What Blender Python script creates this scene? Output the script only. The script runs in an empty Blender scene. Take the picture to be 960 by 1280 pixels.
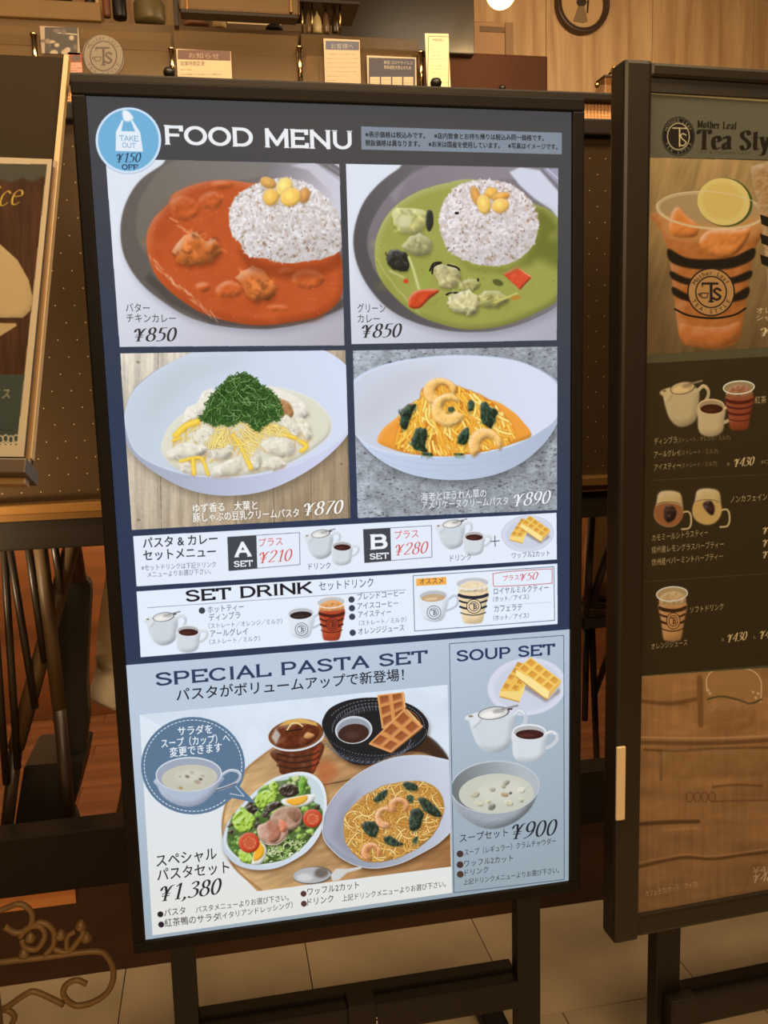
import bpy, bmesh, math, random
import numpy as np
from mathutils import Vector, Matrix

random.seed(7)
RS = np.random.RandomState(11)

# ---------------------------------------------------------------- camera
F = 1100.0                                   # focal length in pixels of the 960x1280 frame
ax = Vector((0.9809, -0.0533, 0.187)).normalized()          # world X seen by the camera (x right, y down, z forward)
az = Vector((-0.0265, -0.9894, -0.143)); az = (az - ax * az.dot(ax)).normalized()
ay = az.cross(ax).normalized()
SIGN_Z = 1.08                                # height of the display's centre
tc = Vector((-0.044, 0.032, 1.329))          # display centre in camera space
CR = np.array([[ax[0], ay[0], az[0]], [ax[1], ay[1], az[1]], [ax[2], ay[2], az[2]]])   # world -> camera
CAM = np.array([0, 0, SIGN_Z]) - CR.T @ np.array(tc)
cd = bpy.data.cameras.new('camera'); cam = bpy.data.objects.new('camera', cd)
bpy.context.scene.collection.objects.link(cam); bpy.context.scene.camera = cam
m = Matrix([[CR[0][0], -CR[1][0], -CR[2][0], CAM[0]], [CR[0][1], -CR[1][1], -CR[2][1], CAM[1]],
            [CR[0][2], -CR[1][2], -CR[2][2], CAM[2]], [0, 0, 0, 1]])
cam.matrix_world = m
cd.sensor_fit = 'VERTICAL'; cd.sensor_height = 36.0; cd.lens = 36.0 * F / 1280.0
cd.clip_start = 0.05; cd.clip_end = 60

# ---------------------------------------------------------------- world, lights, exposure
sc = bpy.context.scene
sc.view_settings.view_transform = 'Standard'; sc.view_settings.look = 'None'
sc.view_settings.exposure = 0.0; sc.view_settings.gamma = 1.0
w = bpy.data.worlds.new('dim_hall'); sc.world = w; w.use_nodes = True
w.node_tree.nodes['Background'].inputs[0].default_value = (0.20, 0.125, 0.06, 1)
w.node_tree.nodes['Background'].inputs[1].default_value = 0.18

def area(name, loc, target, size, power, col):
    d = bpy.data.lights.new(name, 'AREA'); d.shape = 'RECTANGLE'; d.size = size[0]; d.size_y = size[1]
    d.energy = power; d.color = col
    o = bpy.data.objects.new(name, d); sc.collection.objects.link(o); o.location = loc
    o.rotation_euler = (Vector(target) - Vector(loc)).to_track_quat('-Z', 'Y').to_euler()
    return o
WARM = (1.0, 0.67, 0.36)
area('hall_ceiling_light', (0.3, -3.3, 2.7), (0.2, 0.1, 0.8), (1.8, 0.9), 82, WARM)
area('hall_ceiling_light', (0.1, -0.45, 3.0), (0.1, 0.05, 0.0), (2.8, 0.5), 92, (1.0, 0.72, 0.42))
area('added_far_wall_light', (-3.4, -3.8, 2.9), (-3.4, -5.3, 0.6), (2.4, 0.6), 420, (1.0, 0.74, 0.44))  # added lamp for the unseen tan wall mirrored in the glass
area('cafe_ceiling_light', (1.6, 2.0, 3.0), (1.4, 3.6, 1.9), (1.6, 0.6), 17, (1.0, 0.79, 0.52))
area('cafe_ceiling_light', (-0.9, 1.6, 3.2), (-0.9, 2.6, 1.6), (1.6, 0.8), 4, (1.0, 0.72, 0.42))
area('cafe_floor_fill', (-0.3, 1.5, 1.75), (-0.5, 3.3, 0.3), (2.4, 0.5), 36, (1.0, 0.70, 0.40))  # added fill lamp to brighten the cafe floor and orange boards

sl = bpy.data.lights.new('added_glass_spot', 'SPOT'); sl.energy = 80; sl.color = (1.0, 0.76, 0.46); sl.spot_size = 1.5; sl.spot_blend = 1.0; sl.shadow_soft_size = 0.04  # added spot in front of the glass, makes the tan glow low left
so = bpy.data.objects.new('added_glass_spot', sl); sc.collection.objects.link(so); so.location = (-1.10, 0.30, 0.98)
so.rotation_euler = (Vector((-0.84, 0.63, 1.16)) - so.location).to_track_quat('-Z', 'Y').to_euler()

# ---------------------------------------------------------------- geometry helpers
def ray(px, py):
    d = CR.T @ np.array([(px - 480) / F, (py - 640) / F, 1.0]); return d
def at(px, py, Y):
    d = ray(px, py); t = (Y - CAM[1]) / d[1]; return Vector(CAM + d * t)
def atz(px, py, z=0.0):
    d = ray(px, py); t = (z - CAM[2]) / d[2]; return Vector(CAM + d * t)
def hit(px, py, O, N):
    d = ray(px, py); t = np.dot(np.array(O) - CAM, np.array(N)) / np.dot(d, np.array(N)); return Vector(CAM + d * t)

def lin(c):
    return tuple((x / 255 / 12.92) if x / 255 <= 0.04045 else ((x / 255 + 0.055) / 1.055) ** 2.4 for x in c)
MATS = {}
def mat(name, col, rough=0.5, metal=0.0, spec=0.5, noise=None, emit=None, alpha=None, bump=None, lincol=False):
    if name in MATS: return MATS[name]
    mt = bpy.data.materials.new(name); mt.use_nodes = True; nt = mt.node_tree; b = nt.nodes['Principled BSDF']
    c = tuple(col) if lincol else lin(col)
    b.inputs['Base Color'].default_value = (*c, 1); b.inputs['Roughness'].default_value = rough
    b.inputs['Metallic'].default_value = metal; b.inputs['Specular IOR Level'].default_value = spec
    if noise:                                  # (scale xyz, amount, detail)
        (sx, sy, sz), amt, det = noise
        tx = nt.nodes.new('ShaderNodeTexCoord'); mp = nt.nodes.new('ShaderNodeMapping')
        mp.inputs['Scale'].default_value = (sx, sy, sz)
        nz = nt.nodes.new('ShaderNodeTexNoise'); nz.inputs['Detail'].default_value = det; nz.inputs['Scale'].default_value = 1
        rp = nt.nodes.new('ShaderNodeValToRGB'); e = rp.color_ramp.elements
        e[0].position = 0.3; e[1].position = 0.7
        e[0].color = (*[x * (1 - amt) for x in c], 1); e[1].color = (*[min(1, x * (1 + amt)) for x in c], 1)
        nt.links.new(tx.outputs['Object'], mp.inputs[0]); nt.links.new(mp.outputs[0], nz.inputs['Vector'])
        nt.links.new(nz.outputs['Fac'], rp.inputs[0]); nt.links.new(rp.outputs[0], b.inputs['Base Color'])
        if bump:
            bp = nt.nodes.new('ShaderNodeBump'); bp.inputs['Strength'].default_value = bump; bp.inputs['Distance'].default_value = 0.003
            nt.links.new(nz.outputs['Fac'], bp.inputs['Height']); nt.links.new(bp.outputs[0], b.inputs['Normal'])
    if emit:
        b.inputs['Emission Color'].default_value = (*lin(emit[0]), 1); b.inputs['Emission Strength'].default_value = emit[1]
    if alpha is not None: b.inputs['Alpha'].default_value = alpha
    MATS[name] = mt; return mt

COL = sc.collection
def thing(name, label, cat, loc=(0, 0, 0), rz=0.0, group=None, kind=None):
    o = bpy.data.objects.new(name, None); COL.objects.link(o); o.location = loc; o.rotation_euler = (0, 0, rz)
    o.empty_display_size = 0.05
    if kind: o['kind'] = kind
    else: o['label'] = label; o['category'] = cat
    if group: o['group'] = group
    return o
def tag(o, label=None, cat=None, group=None, kind=None):
    if label: o['label'] = label
    if cat: o['category'] = cat
    if group: o['group'] = group
    if kind: o['kind'] = kind
    return o
def link(name, me, mt, parent=None, M=None, local=False):
    o = bpy.data.objects.new(name, me); COL.objects.link(o)
    if mt:
        for x in (mt if isinstance(mt, (list, tuple)) else [mt]): me.materials.append(x)
    if parent:
        o.parent = parent
        if not local:
            bpy.context.view_layer.update() if False else None
            o.matrix_parent_inverse = Matrix.Identity(4)
            o.matrix_local = wm(parent).inverted() @ (M or Matrix.Identity(4))
        elif M: o.matrix_local = M
    elif M: o.matrix_world = M
    return o
def wm(o):
    M = Matrix.LocRotScale(o.location, o.rotation_euler, o.scale)
    return (wm(o.parent) @ M) if o.parent else M
def recenter(me):
    n = len(me.vertices); co = np.empty(n * 3, np.float32); me.vertices.foreach_get('co', co); co = co.reshape(-1, 3)
    c = (co.min(0) + co.max(0)) / 2; me.vertices.foreach_set('co', (co - c).ravel()); me.update()
    return Vector([float(x) for x in c])
def mesh_obj(name, bm, mt, parent=None, smooth=False):
    me = bpy.data.meshes.new(name); bmesh.ops.recalc_face_normals(bm, faces=bm.faces); bm.to_mesh(me); bm.free()
    if smooth:
        for p in me.polygons: p.use_smooth = True
    c = recenter(me)
    return link(name, me, mt, parent, Matrix.Translation(c))
def bbox(bm, lo, hi, bev=0.0, seg=2):
    ret = bmesh.ops.create_cube(bm, size=1.0)
    for v in ret['verts']:
        v.co = Vector([lo[i] + (v.co[i] + 0.5) * (hi[i] - lo[i]) for i in range(3)])
    if bev:
        ed = list({e for v in ret['verts'] for e in v.link_edges})
        bmesh.ops.bevel(bm, geom=ed, offset=bev, segments=seg, affect='EDGES', profile=0.6)
def box(name, lo, hi, mt, parent=None, bev=0.0, seg=2):
    bm = bmesh.new(); bbox(bm, lo, hi, bev, seg); return mesh_obj(name, bm, mt, parent)
def obox(name, O, U, N, lo, hi, mt, parent=None, bev=0.0):
    """box in a frame: origin O, U right, N depth (away from viewer), third axis world up"""
    U = Vector(U).normalized(); N = Vector(N).normalized(); W = U.cross(N); W = W if W.z > 0 else -W
    bm = bmesh.new(); bbox(bm, lo, hi, bev)
    c = [(lo[i] + hi[i]) / 2 for i in range(3)]
    for v in bm.verts: v.co -= Vector(c)
    me = bpy.data.meshes.new(name); bmesh.ops.recalc_face_normals(bm, faces=bm.faces); bm.to_mesh(me); bm.free()
    R = Matrix((U, N, W)).transposed().to_4x4()
    M = Matrix.Translation(Vector(O)) @ R @ Matrix.Translation(c)
    return link(name, me, mt, parent, M)
def tube(bm, pts, r, n=8, caps=True):
    pts = [Vector(p) for p in pts]; rings = []
    rr = r if isinstance(r, (list, tuple)) else [r] * len(pts)
    up = None
    for i, p in enumerate(pts):
        t = (pts[min(i + 1, len(pts) - 1)] - pts[max(i - 1, 0)]).normalized()
        if up is None: up = t.orthogonal().normalized()
        up = (up - t * up.dot(t)).normalized(); s = t.cross(up)
        rings.append([bm.verts.new(p + (up * math.cos(a) + s * math.sin(a)) * rr[i]) for a in [k * 2 * math.pi / n for k in range(n)]])
    for a, b in zip(rings, rings[1:]):
        for k in range(n): bm.faces.new((a[k], a[(k + 1) % n], b[(k + 1) % n], b[k]))
    if caps: bm.faces.new(rings[0][::-1]); bm.faces.new(rings[-1])
def tube_obj(name, pts, r, mt, parent=None, n=8):
    bm = bmesh.new(); tube(bm, pts, r, n); return mesh_obj(name, bm, mt, parent, smooth=True)
def lathe(bm, c, prof, n=24, axis='z'):
    rings = []
    for (r, h) in prof:
        ring = []
        for k in range(n):
            a = 2 * math.pi * k / n
            if axis == 'z': q = Vector((r * math.cos(a), r * math.sin(a), h))
            else: q = Vector((r * math.cos(a), -h, r * math.sin(a)))
            ring.append(bm.verts.new(Vector(c) + q))
        rings.append(ring)
    for a, b in zip(rings, rings[1:]):
        for k in range(n): bm.faces.new((a[k], a[(k + 1) % n], b[(k + 1) % n], b[k]))
    if prof[0][0] > 1e-6: bm.faces.new(rings[0][::-1])
    if prof[-1][0] > 1e-6: bm.faces.new(rings[-1])
def lathe_obj(name, c, prof, mt, parent=None, n=24, axis='z'):
    bm = bmesh.new(); lathe(bm, c, prof, n, axis); bmesh.ops.remove_doubles(bm, verts=bm.verts, dist=1e-6)
    return mesh_obj(name, bm, mt, parent, smooth=True)

# ---------------------------------------------------------------- print engine: draws lettering and printed pictures in code
NT = RS.rand(256, 256).astype(np.float32)
def vnoise(x, y):
    xi = np.floor(x).astype(int); yi = np.floor(y).astype(int); fx = x - xi; fy = y - yi
    fx = fx * fx * (3 - 2 * fx); fy = fy * fy * (3 - 2 * fy)
    a = NT[yi & 255, xi & 255]; b = NT[yi & 255, (xi + 1) & 255]; c = NT[(yi + 1) & 255, xi & 255]; d = NT[(yi + 1) & 255, (xi + 1) & 255]
    return (a * (1 - fx) + b * fx) * (1 - fy) + (c * (1 - fx) + d * fx) * fy
def fbm(x, y, s=10.0, o=3, seed=0):
    v = 0; a = 0.5; t = 0
    for i in range(o):
        v = v + a * vnoise(x / s * 2 ** i + seed * 17.3 + i * 31, y / s * 2 ** i + seed * 7.7 + i * 13); t += a; a *= 0.55
    return v / t - 0.5
def sm(pts, closed=True, n=6):
    P = np.array(pts, float); N = len(P); out = []
    rng = N if closed else N - 1
    for i in range(rng):
        p0 = P[(i - 1) % N] if closed or i > 0 else P[0]; p1 = P[i]; p2 = P[(i + 1) % N]
        p3 = P[(i + 2) % N] if closed or i + 2 < N else P[-1]
        for k in range(n):
            t = k / n
            out.append(0.5 * ((2 * p1) + (-p0 + p2) * t + (2 * p0 - 5 * p1 + 4 * p2 - p3) * t * t + (-p0 + 3 * p1 - 3 * p2 + p3) * t ** 3))
    if not closed: out.append(P[-1])
    return np.array(out)
def ellp(cx, cy, rx, ry, rot=0, n=40, a0=0, a1=360):
    a = np.radians(np.linspace(a0, a1, n, endpoint=(a1 - a0) % 360 != 0)); c, s = math.cos(math.radians(rot)), math.sin(math.radians(rot))
    x = rx * np.cos(a); y = ry * np.sin(a)
    return np.stack([cx + x * c - y * s, cy + x * s + y * c], 1)
def area2(p):
    return np.sum(p[:, 0] * np.roll(p[:, 1], -1) - np.roll(p[:, 0], -1) * p[:, 1])
def ribbon(P, w, closed=False, taper=False):
    """list of same-orientation polygons that cover the stroke P"""
    P = np.array(P, float); out = []
    if closed: P = np.vstack([P, P[:1]])
    n = len(P)
    for i in range(n - 1):
        a, b = P[i], P[i + 1]; d = b - a; L = math.hypot(*d)
        if L < 1e-6: continue
        wa = w * (math.sin(math.pi * (0.12 + 0.76 * i / (n - 1))) if taper else 1); wb = w * (math.sin(math.pi * (0.12 + 0.76 * (i + 1) / (n - 1))) if taper else 1)
        q = np.array([-d[1], d[0]]) / L / 2
        out.append(np.array([a + q * wa, b + q * wb, b - q * wb, a - q * wa]))
        if w > 0.8: out.append(ellp(b[0], b[1], wb / 2, wb / 2, 0, 8))
    if w > 0.8: out.append(ellp(P[0][0], P[0][1], w / 2 * (0.4 if taper else 1), w / 2 * (0.4 if taper else 1), 0, 8))
    return [p if area2(p) > 0 else p[::-1] for p in out]

TEXTS = {}
def text_edges(s, bold):
    """outline triangles of a string in Blender's own font, as signed edges; returns edges, width, line top, line bottom"""
    k = (s, bold)
    if k in TEXTS: return TEXTS[k]
    cu = bpy.data.curves.new('t', 'FONT'); cu.body = s; cu.size = 1.0; cu.resolution_u = 3; cu.offset = bold; cu.fill_mode = 'FRONT'
    o = bpy.data.objects.new('t', cu); COL.objects.link(o)
    dg = bpy.context.evaluated_depsgraph_get(); me = o.evaluated_get(dg).to_mesh()
    me.calc_loop_triangles()
    v = np.empty(len(me.vertices) * 3, np.float32); me.vertices.foreach_get('co', v); v = v.reshape(-1, 3)[:, :2].astype(float)
    t = np.empty(len(me.loop_triangles) * 3, np.int32); me.loop_triangles.foreach_get('vertices', t); t = t.reshape(-1, 3)
    T = v[t]; ar = (T[:, 1, 0] - T[:, 0, 0]) * (T[:, 2, 1] - T[:, 0, 1]) - (T[:, 2, 0] - T[:, 0, 0]) * (T[:, 1, 1] - T[:, 0, 1])
    T[ar < 0] = T[ar < 0][:, ::-1]
    E = np.concatenate([T[:, [0, 1]], T[:, [1, 2]], T[:, [2, 0]]]).reshape(-1, 4)
    r = (E, v[:, 0].min(), v[:, 0].max(), v[:, 1].min(), v[:, 1].max())
    o.evaluated_get(dg).to_mesh_clear(); bpy.data.objects.remove(o); bpy.data.curves.remove(cu)
    TEXTS[k] = r; return r

# letterforms drawn by hand: wide capitals with small spurs, and a broad-nib italic
def arc(cx, cy, rx, ry, a0, a1, n=14):
    a = np.radians(np.linspace(a0, a1, n)); return [(cx + rx * math.cos(t), cy + ry * math.sin(t)) for t in a]
WIDE = {
 'A': (1.0, [[(0.08, 0), (0.5, 1)], [(0.5, 1), (0.92, 0)], [(0.22, .33), (0.78, .33)]], [(0.08, 0), (0.92, 0)]),
 'B': (0.9, [[(0.12, 0), (0.12, 1)], [(0.12, 1), (0.55, 1)] + arc(0.55, .76, .22, .24, 90, -90) + [(0.12, .52)], [(0.55, .52)] + arc(0.58, .26, .25, .26, 90, -90) + [(0.12, 0)]], [(0.12, 0), (0.12, 1)]),
 'C': (1.0, [arc(0.52, .5, .44, .5, 40, 320, 24)], []),
 'D': (1.0, [[(0.12, 0), (0.12, 1)], [(0.12, 1), (0.45, 1)] + arc(0.45, .5, .46, .5, 90, -90, 20) + [(0.12, 0)]], [(0.12, 0), (0.12, 1)]),
 'E': (0.88, [[(0.12, 0), (0.12, 1)], [(0.12, 1), (0.8, 1)], [(0.12, .52), (0.62, .52)], [(0.12, 0), (0.82, 0)], [(.8, 1), (.8, .86)], [(.82, 0), (.82, .14)]], [(0.12, 0), (0.12, 1)]),
 'F': (0.86, [[(0.12, 0), (0.12, 1)], [(0.12, 1), (0.8, 1)], [(0.12, .5), (0.62, .5)], [(.8, 1), (.8, .84)]], [(0.12, 0), (0.12, 1)]),
 'I': (0.34, [[(0.17, 0), (0.17, 1)]], [(0.17, 0), (0.17, 1)]),
 'K': (0.98, [[(0.12, 0), (0.12, 1)], [(0.85, 1), (0.14, .38)], [(0.38, .58), (0.9, 0)]], [(0.12, 0), (0.12, 1), (0.85, 1), (0.9, 0)]),
 'L': (0.82, [[(0.12, 0), (0.12, 1)], [(0.12, 0), (0.78, 0)], [(.78, 0), (.78, .16)]], [(0.12, 0), (0.12, 1)]),
 'M': (1.2, [[(0.12, 0), (0.12, 1)], [(0.12, 1), (0.6, .12)], [(0.6, .12), (1.08, 1)], [(1.08, 1), (1.08, 0)]], [(0.12, 0), (1.08, 0)]),
 'N': (1.06, [[(0.12, 0), (0.12, 1)], [(0.12, 1), (0.94, 0)], [(0.94, 0), (0.94, 1)]], [(0.12, 0), (0.94, 1)]),
 'O': (1.08, [arc(0.54, .5, .46, .5, 0, 360, 30)], []),
 'P': (0.88, [[(0.12, 0), (0.12, 1)], [(0.12, 1), (0.52, 1)] + arc(0.52, .72, .26, .28, 90, -90) + [(0.12, .44)]], [(0.12, 0), (0.12, 1)]),
 'R': (0.98, [[(0.12, 0), (0.12, 1)], [(0.12, 1), (0.52, 1)] + arc(0.52, .74, .26, .26, 90, -90) + [(0.12, .48)], [(0.5, .48), (0.88, 0)]], [(0.12, 0), (0.12, 1), (0.9, 0)]),
 'S': (0.9, [sm([(0.8, .8), (0.62, .97), (0.4, 1), (0.16, .9), (0.13, .72), (0.3, .57), (0.62, .46), (0.8, .3), (0.74, .1), (0.5, 0), (0.26, .02), (0.08, .2)], False, 4)], []),
 'T': (0.94, [[(0.47, 0), (0.47, 1)], [(0.06, 1), (0.88, 1)], [(.06, 1), (.06, .85)], [(.88, 1), (.88, .85)]], [(0.47, 0)]),
 'U': (1.04, [[(0.14, 1), (0.14, .38)] + arc(0.52, .38, .38, .38, 180, 360) + [(0.9, 1)]], [(0.14, 1), (0.9, 1)]),
 ' ': (0.42, [], []),
}
NIB = {
 '0': (.5, [arc(.24, .5, .2, .5, 0, 360, 26)]), '1': (.42, [sm([(.08, .82), (.2, .93), (.26, 1)], False, 3), [(.26, 1), (.24, .02)], [(.12, .01), (.36, .01)]]),
 '2': (.5, [sm([(.06, .78), (.12, .95), (.26, 1), (.4, .92), (.41, .72), (.3, .45), (.12, .17), (.02, .03)], False, 4), sm([(.02, .04), (.25, .03), (.45, .08)], False, 3)]),
 '3': (.48, [sm([(.08, .85), (.2, .99), (.36, .93), (.37, .74), (.18, .56)], False, 4), sm([(.18, .56), (.38, .47), (.42, .22), (.28, .03), (.1, 0), (0, .08)], False, 4)]),
 '4': (.5, [[(.36, 1), (.0, .3)], [(.0, .3), (.5, .3)], [(.38, 1), (.36, 0)]]),
 '5': (.48, [sm([(.45, 1), (.3, .98), (.14, .98)], False, 3), [(.14, .98), (.1, .6)], sm([(.1, .6), (.26, .62), (.4, .48), (.38, .18), (.22, .02), (.02, .03)], False, 4)]),
 '7': (.48, [sm([(.04, .9), (.2, .96), (.46, .97)], False, 3), sm([(.46, .97), (.28, .5), (.16, 0)], False, 4)]),
 '8': (.5, [arc(.25, .76, .16, .24, 0, 360, 20), arc(.24, .26, .21, .27, 0, 360, 20)]),
 '9': (.5, [arc(.24, .68, .19, .32, 0, 360, 20), sm([(.43, .7), (.4, .35), (.24, .08), (.03, -.04)], False, 4)]),
 '\u00a5': (.56, [sm([(-.06, .66), (-.02, .84), (.1, .9), (.17, .75), (.24, .42)], False, 4), sm([(.52, .92), (.42, .88), (.32, .66), (.24, .42), (.22, 0)], False, 4), [(.04, .44), (.42, .44)], [(.04, .3), (.4, .3)], [(.12, 0), (.32, 0)]]),
 ',': (.22, [sm([(.08, .08), (.12, -.02), (.02, -.16)], False, 3)]),
 'T': (.72, [[(.36, 1), (.36, 0)], [(.04, 1), (.68, 1)], [(.04, 1), (.02, .8)], [(.68, 1), (.7, .8)], [(.2, 0), (.52, 0)]]),
 'e': (.5, [sm([(.06, .4), (.42, .42), (.4, .62), (.24, .7), (.08, .55), (.06, .3), (.14, .06), (.28, 0), (.42, .1)], False, 4)]),
 'a': (.52, [sm([(.08, .56), (.2, .7), (.36, .64), (.37, .4), (.37, .1), (.46, .02)], False, 4), sm([(.36, .42), (.12, .32), (.06, .14), (.16, 0), (.36, .12)], False, 4)]),
 'S': (.62, [sm([(.52, .78), (.44, .97), (.26, 1), (.1, .88), (.12, .68), (.32, .52), (.5, .36), (.52, .14), (.34, 0), (.16, .02), (.06, .22)], False, 4)]),
 't': (.36, [sm([(.16, .95), (.16, .5), (.16, .14), (.24, 0), (.34, .06)], False, 4), [(.02, .66), (.32, .66)]]),
 'y': (.56, [[(.06, .68), (.28, .02)], sm([(.5, .68), (.28, .02), (.18, -.26), (.04, -.26)], False, 4), [(0, .68), (.16, .68)], [(.4, .68), (.56, .68)]]),
 'l': (.28, [[(.14, 1), (.14, 0)], [(.04, 0), (.26, 0)], [(.04, 1), (.14, 1)]]),
 'M': (.9, [[(.1, 0), (.12, 1)], [(.12, 1), (.42, .05)], [(.42, .05), (.76, 1)], [(.76, 1), (.78, 0)], [(0, 0), (.2, 0)], [(.68, 0), (.9, 0)], [(.0, 1), (.14, 1)]]),
 'o': (.5, [arc(.25, .34, .2, .35, 0, 360, 20)]), 'h': (.54, [[(.1, 1), (.1, 0)], sm([(.1, .45), (.26, .7), (.42, .6), (.42, 0)], False, 4), [(0, 0), (.2, 0)], [(.34, 0), (.52, 0)]]),
 'r': (.4, [[(.1, .7), (.1, 0)], sm([(.1, .45), (.22, .68), (.36, .62)], False, 4), [(0, 0), (.22, 0)]]),
 'L': (.64, [[(.14, 1), (.14, 0)], [(.02, 0), (.58, 0)], [(.58, 0), (.6, .24)], [(.02, 1), (.28, 1)]]),
 'f': (.34, [sm([(.34, .94), (.2, 1), (.14, .85), (.14, 0)], False, 4), [(.02, .66), (.3, .66)], [(.04, 0), (.26, 0)]]),
 'i': (.26, [[(.13, .68), (.13, 0)], [(.13, .95), (.13, .85)]]), 'c': (.46, [sm([(.4, .56), (.26, .7), (.1, .56), (.06, .32), (.12, .06), (.26, 0), (.42, .12)], False, 4)]),
 ' ': (.3, []),
}
def glyph_polys(s, font, weight=None, slant=0.0):
    x = 0; out = []
    if font == 'wide':
        t = weight or 0.17
        for ch in s:
            wd, strokes, spurs = WIDE[ch]
            for st in strokes:
                P = np.array(st, float); P[:, 1] = t / 2 + P[:, 1] * (1 - t)
                n = len(P)
                for i in range(n - 1):
                    a, b = P[i], P[i + 1]; d = b - a; L = math.hypot(*d)
                    if L < 1e-6: continue
                    u = d / L; ww = t * (0.80 + 0.25 * abs(u[1])) ; q = np.array([-u[1], u[0]]) * ww / 2; e = u * t * (0.34 if n == 2 and abs(u[1]) < 0.97 and abs(u[0]) < .97 else 0.12 if n > 2 else 0.44)
                    out.append(np.array([a - e + q, b + e + q, b + e - q, a - e - q]) + [x, 0])
            for (sx, sy) in spurs:
                yy = t * 0.17 if sy < .5 else 1 - t * 0.17
                out.append(np.array([(sx - t * .72, yy - t * .13), (sx + t * .72, yy - t * .13), (sx + t * .72, yy + t * .13), (sx - t * .72, yy + t * .13)]) + [x, 0])
            x += wd + 0.09
    else:
        nb = weight or 0.12; ang = math.radians(12); nv = np.array([math.cos(ang), math.sin(ang)]) * nb / 2
        for ch in s:
            wd, strokes = NIB[ch]
            for st in strokes:
                P = np.array(st, float)
                for a, b in zip(P, P[1:]):
                    d = b - a; L = math.hypot(*d)
                    if L < 1e-6: continue
                    q = np.array([-d[1], d[0]]) / L * 0.022; e = d / L * 0.015
                    for pl in (np.array([a - nv, a + nv, b + nv, b - nv]), np.array([a + q - e, b + q + e, b - q + e, a - q - e])):
                        out.append(pl + [x, 0])
            x += wd + 0.03 + nb * 0.35
    res = []
    for p in out:
        p = p.copy(); p[:, 0] += p[:, 1] * slant
        a = area2(p)
        if abs(a) < 1e-9: continue
        res.append(p if a > 0 else p[::-1])
    return res, x

def boxblur(m, r):
    r = int(round(r))
    if r < 1: return m
    for axx in (0, 1):
        for _ in range(2):
            c = np.cumsum(np.pad(m, [(r + 1, r) if i == axx else (0, 0) for i in range(2)], mode='edge'), axis=axx)
            m = (c[2 * r + 1:] - c[:-2 * r - 1]) / (2 * r + 1) if axx == 0 else (c[:, 2 * r + 1:] - c[:, :-2 * r - 1]) / (2 * r + 1)
    return m

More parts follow.
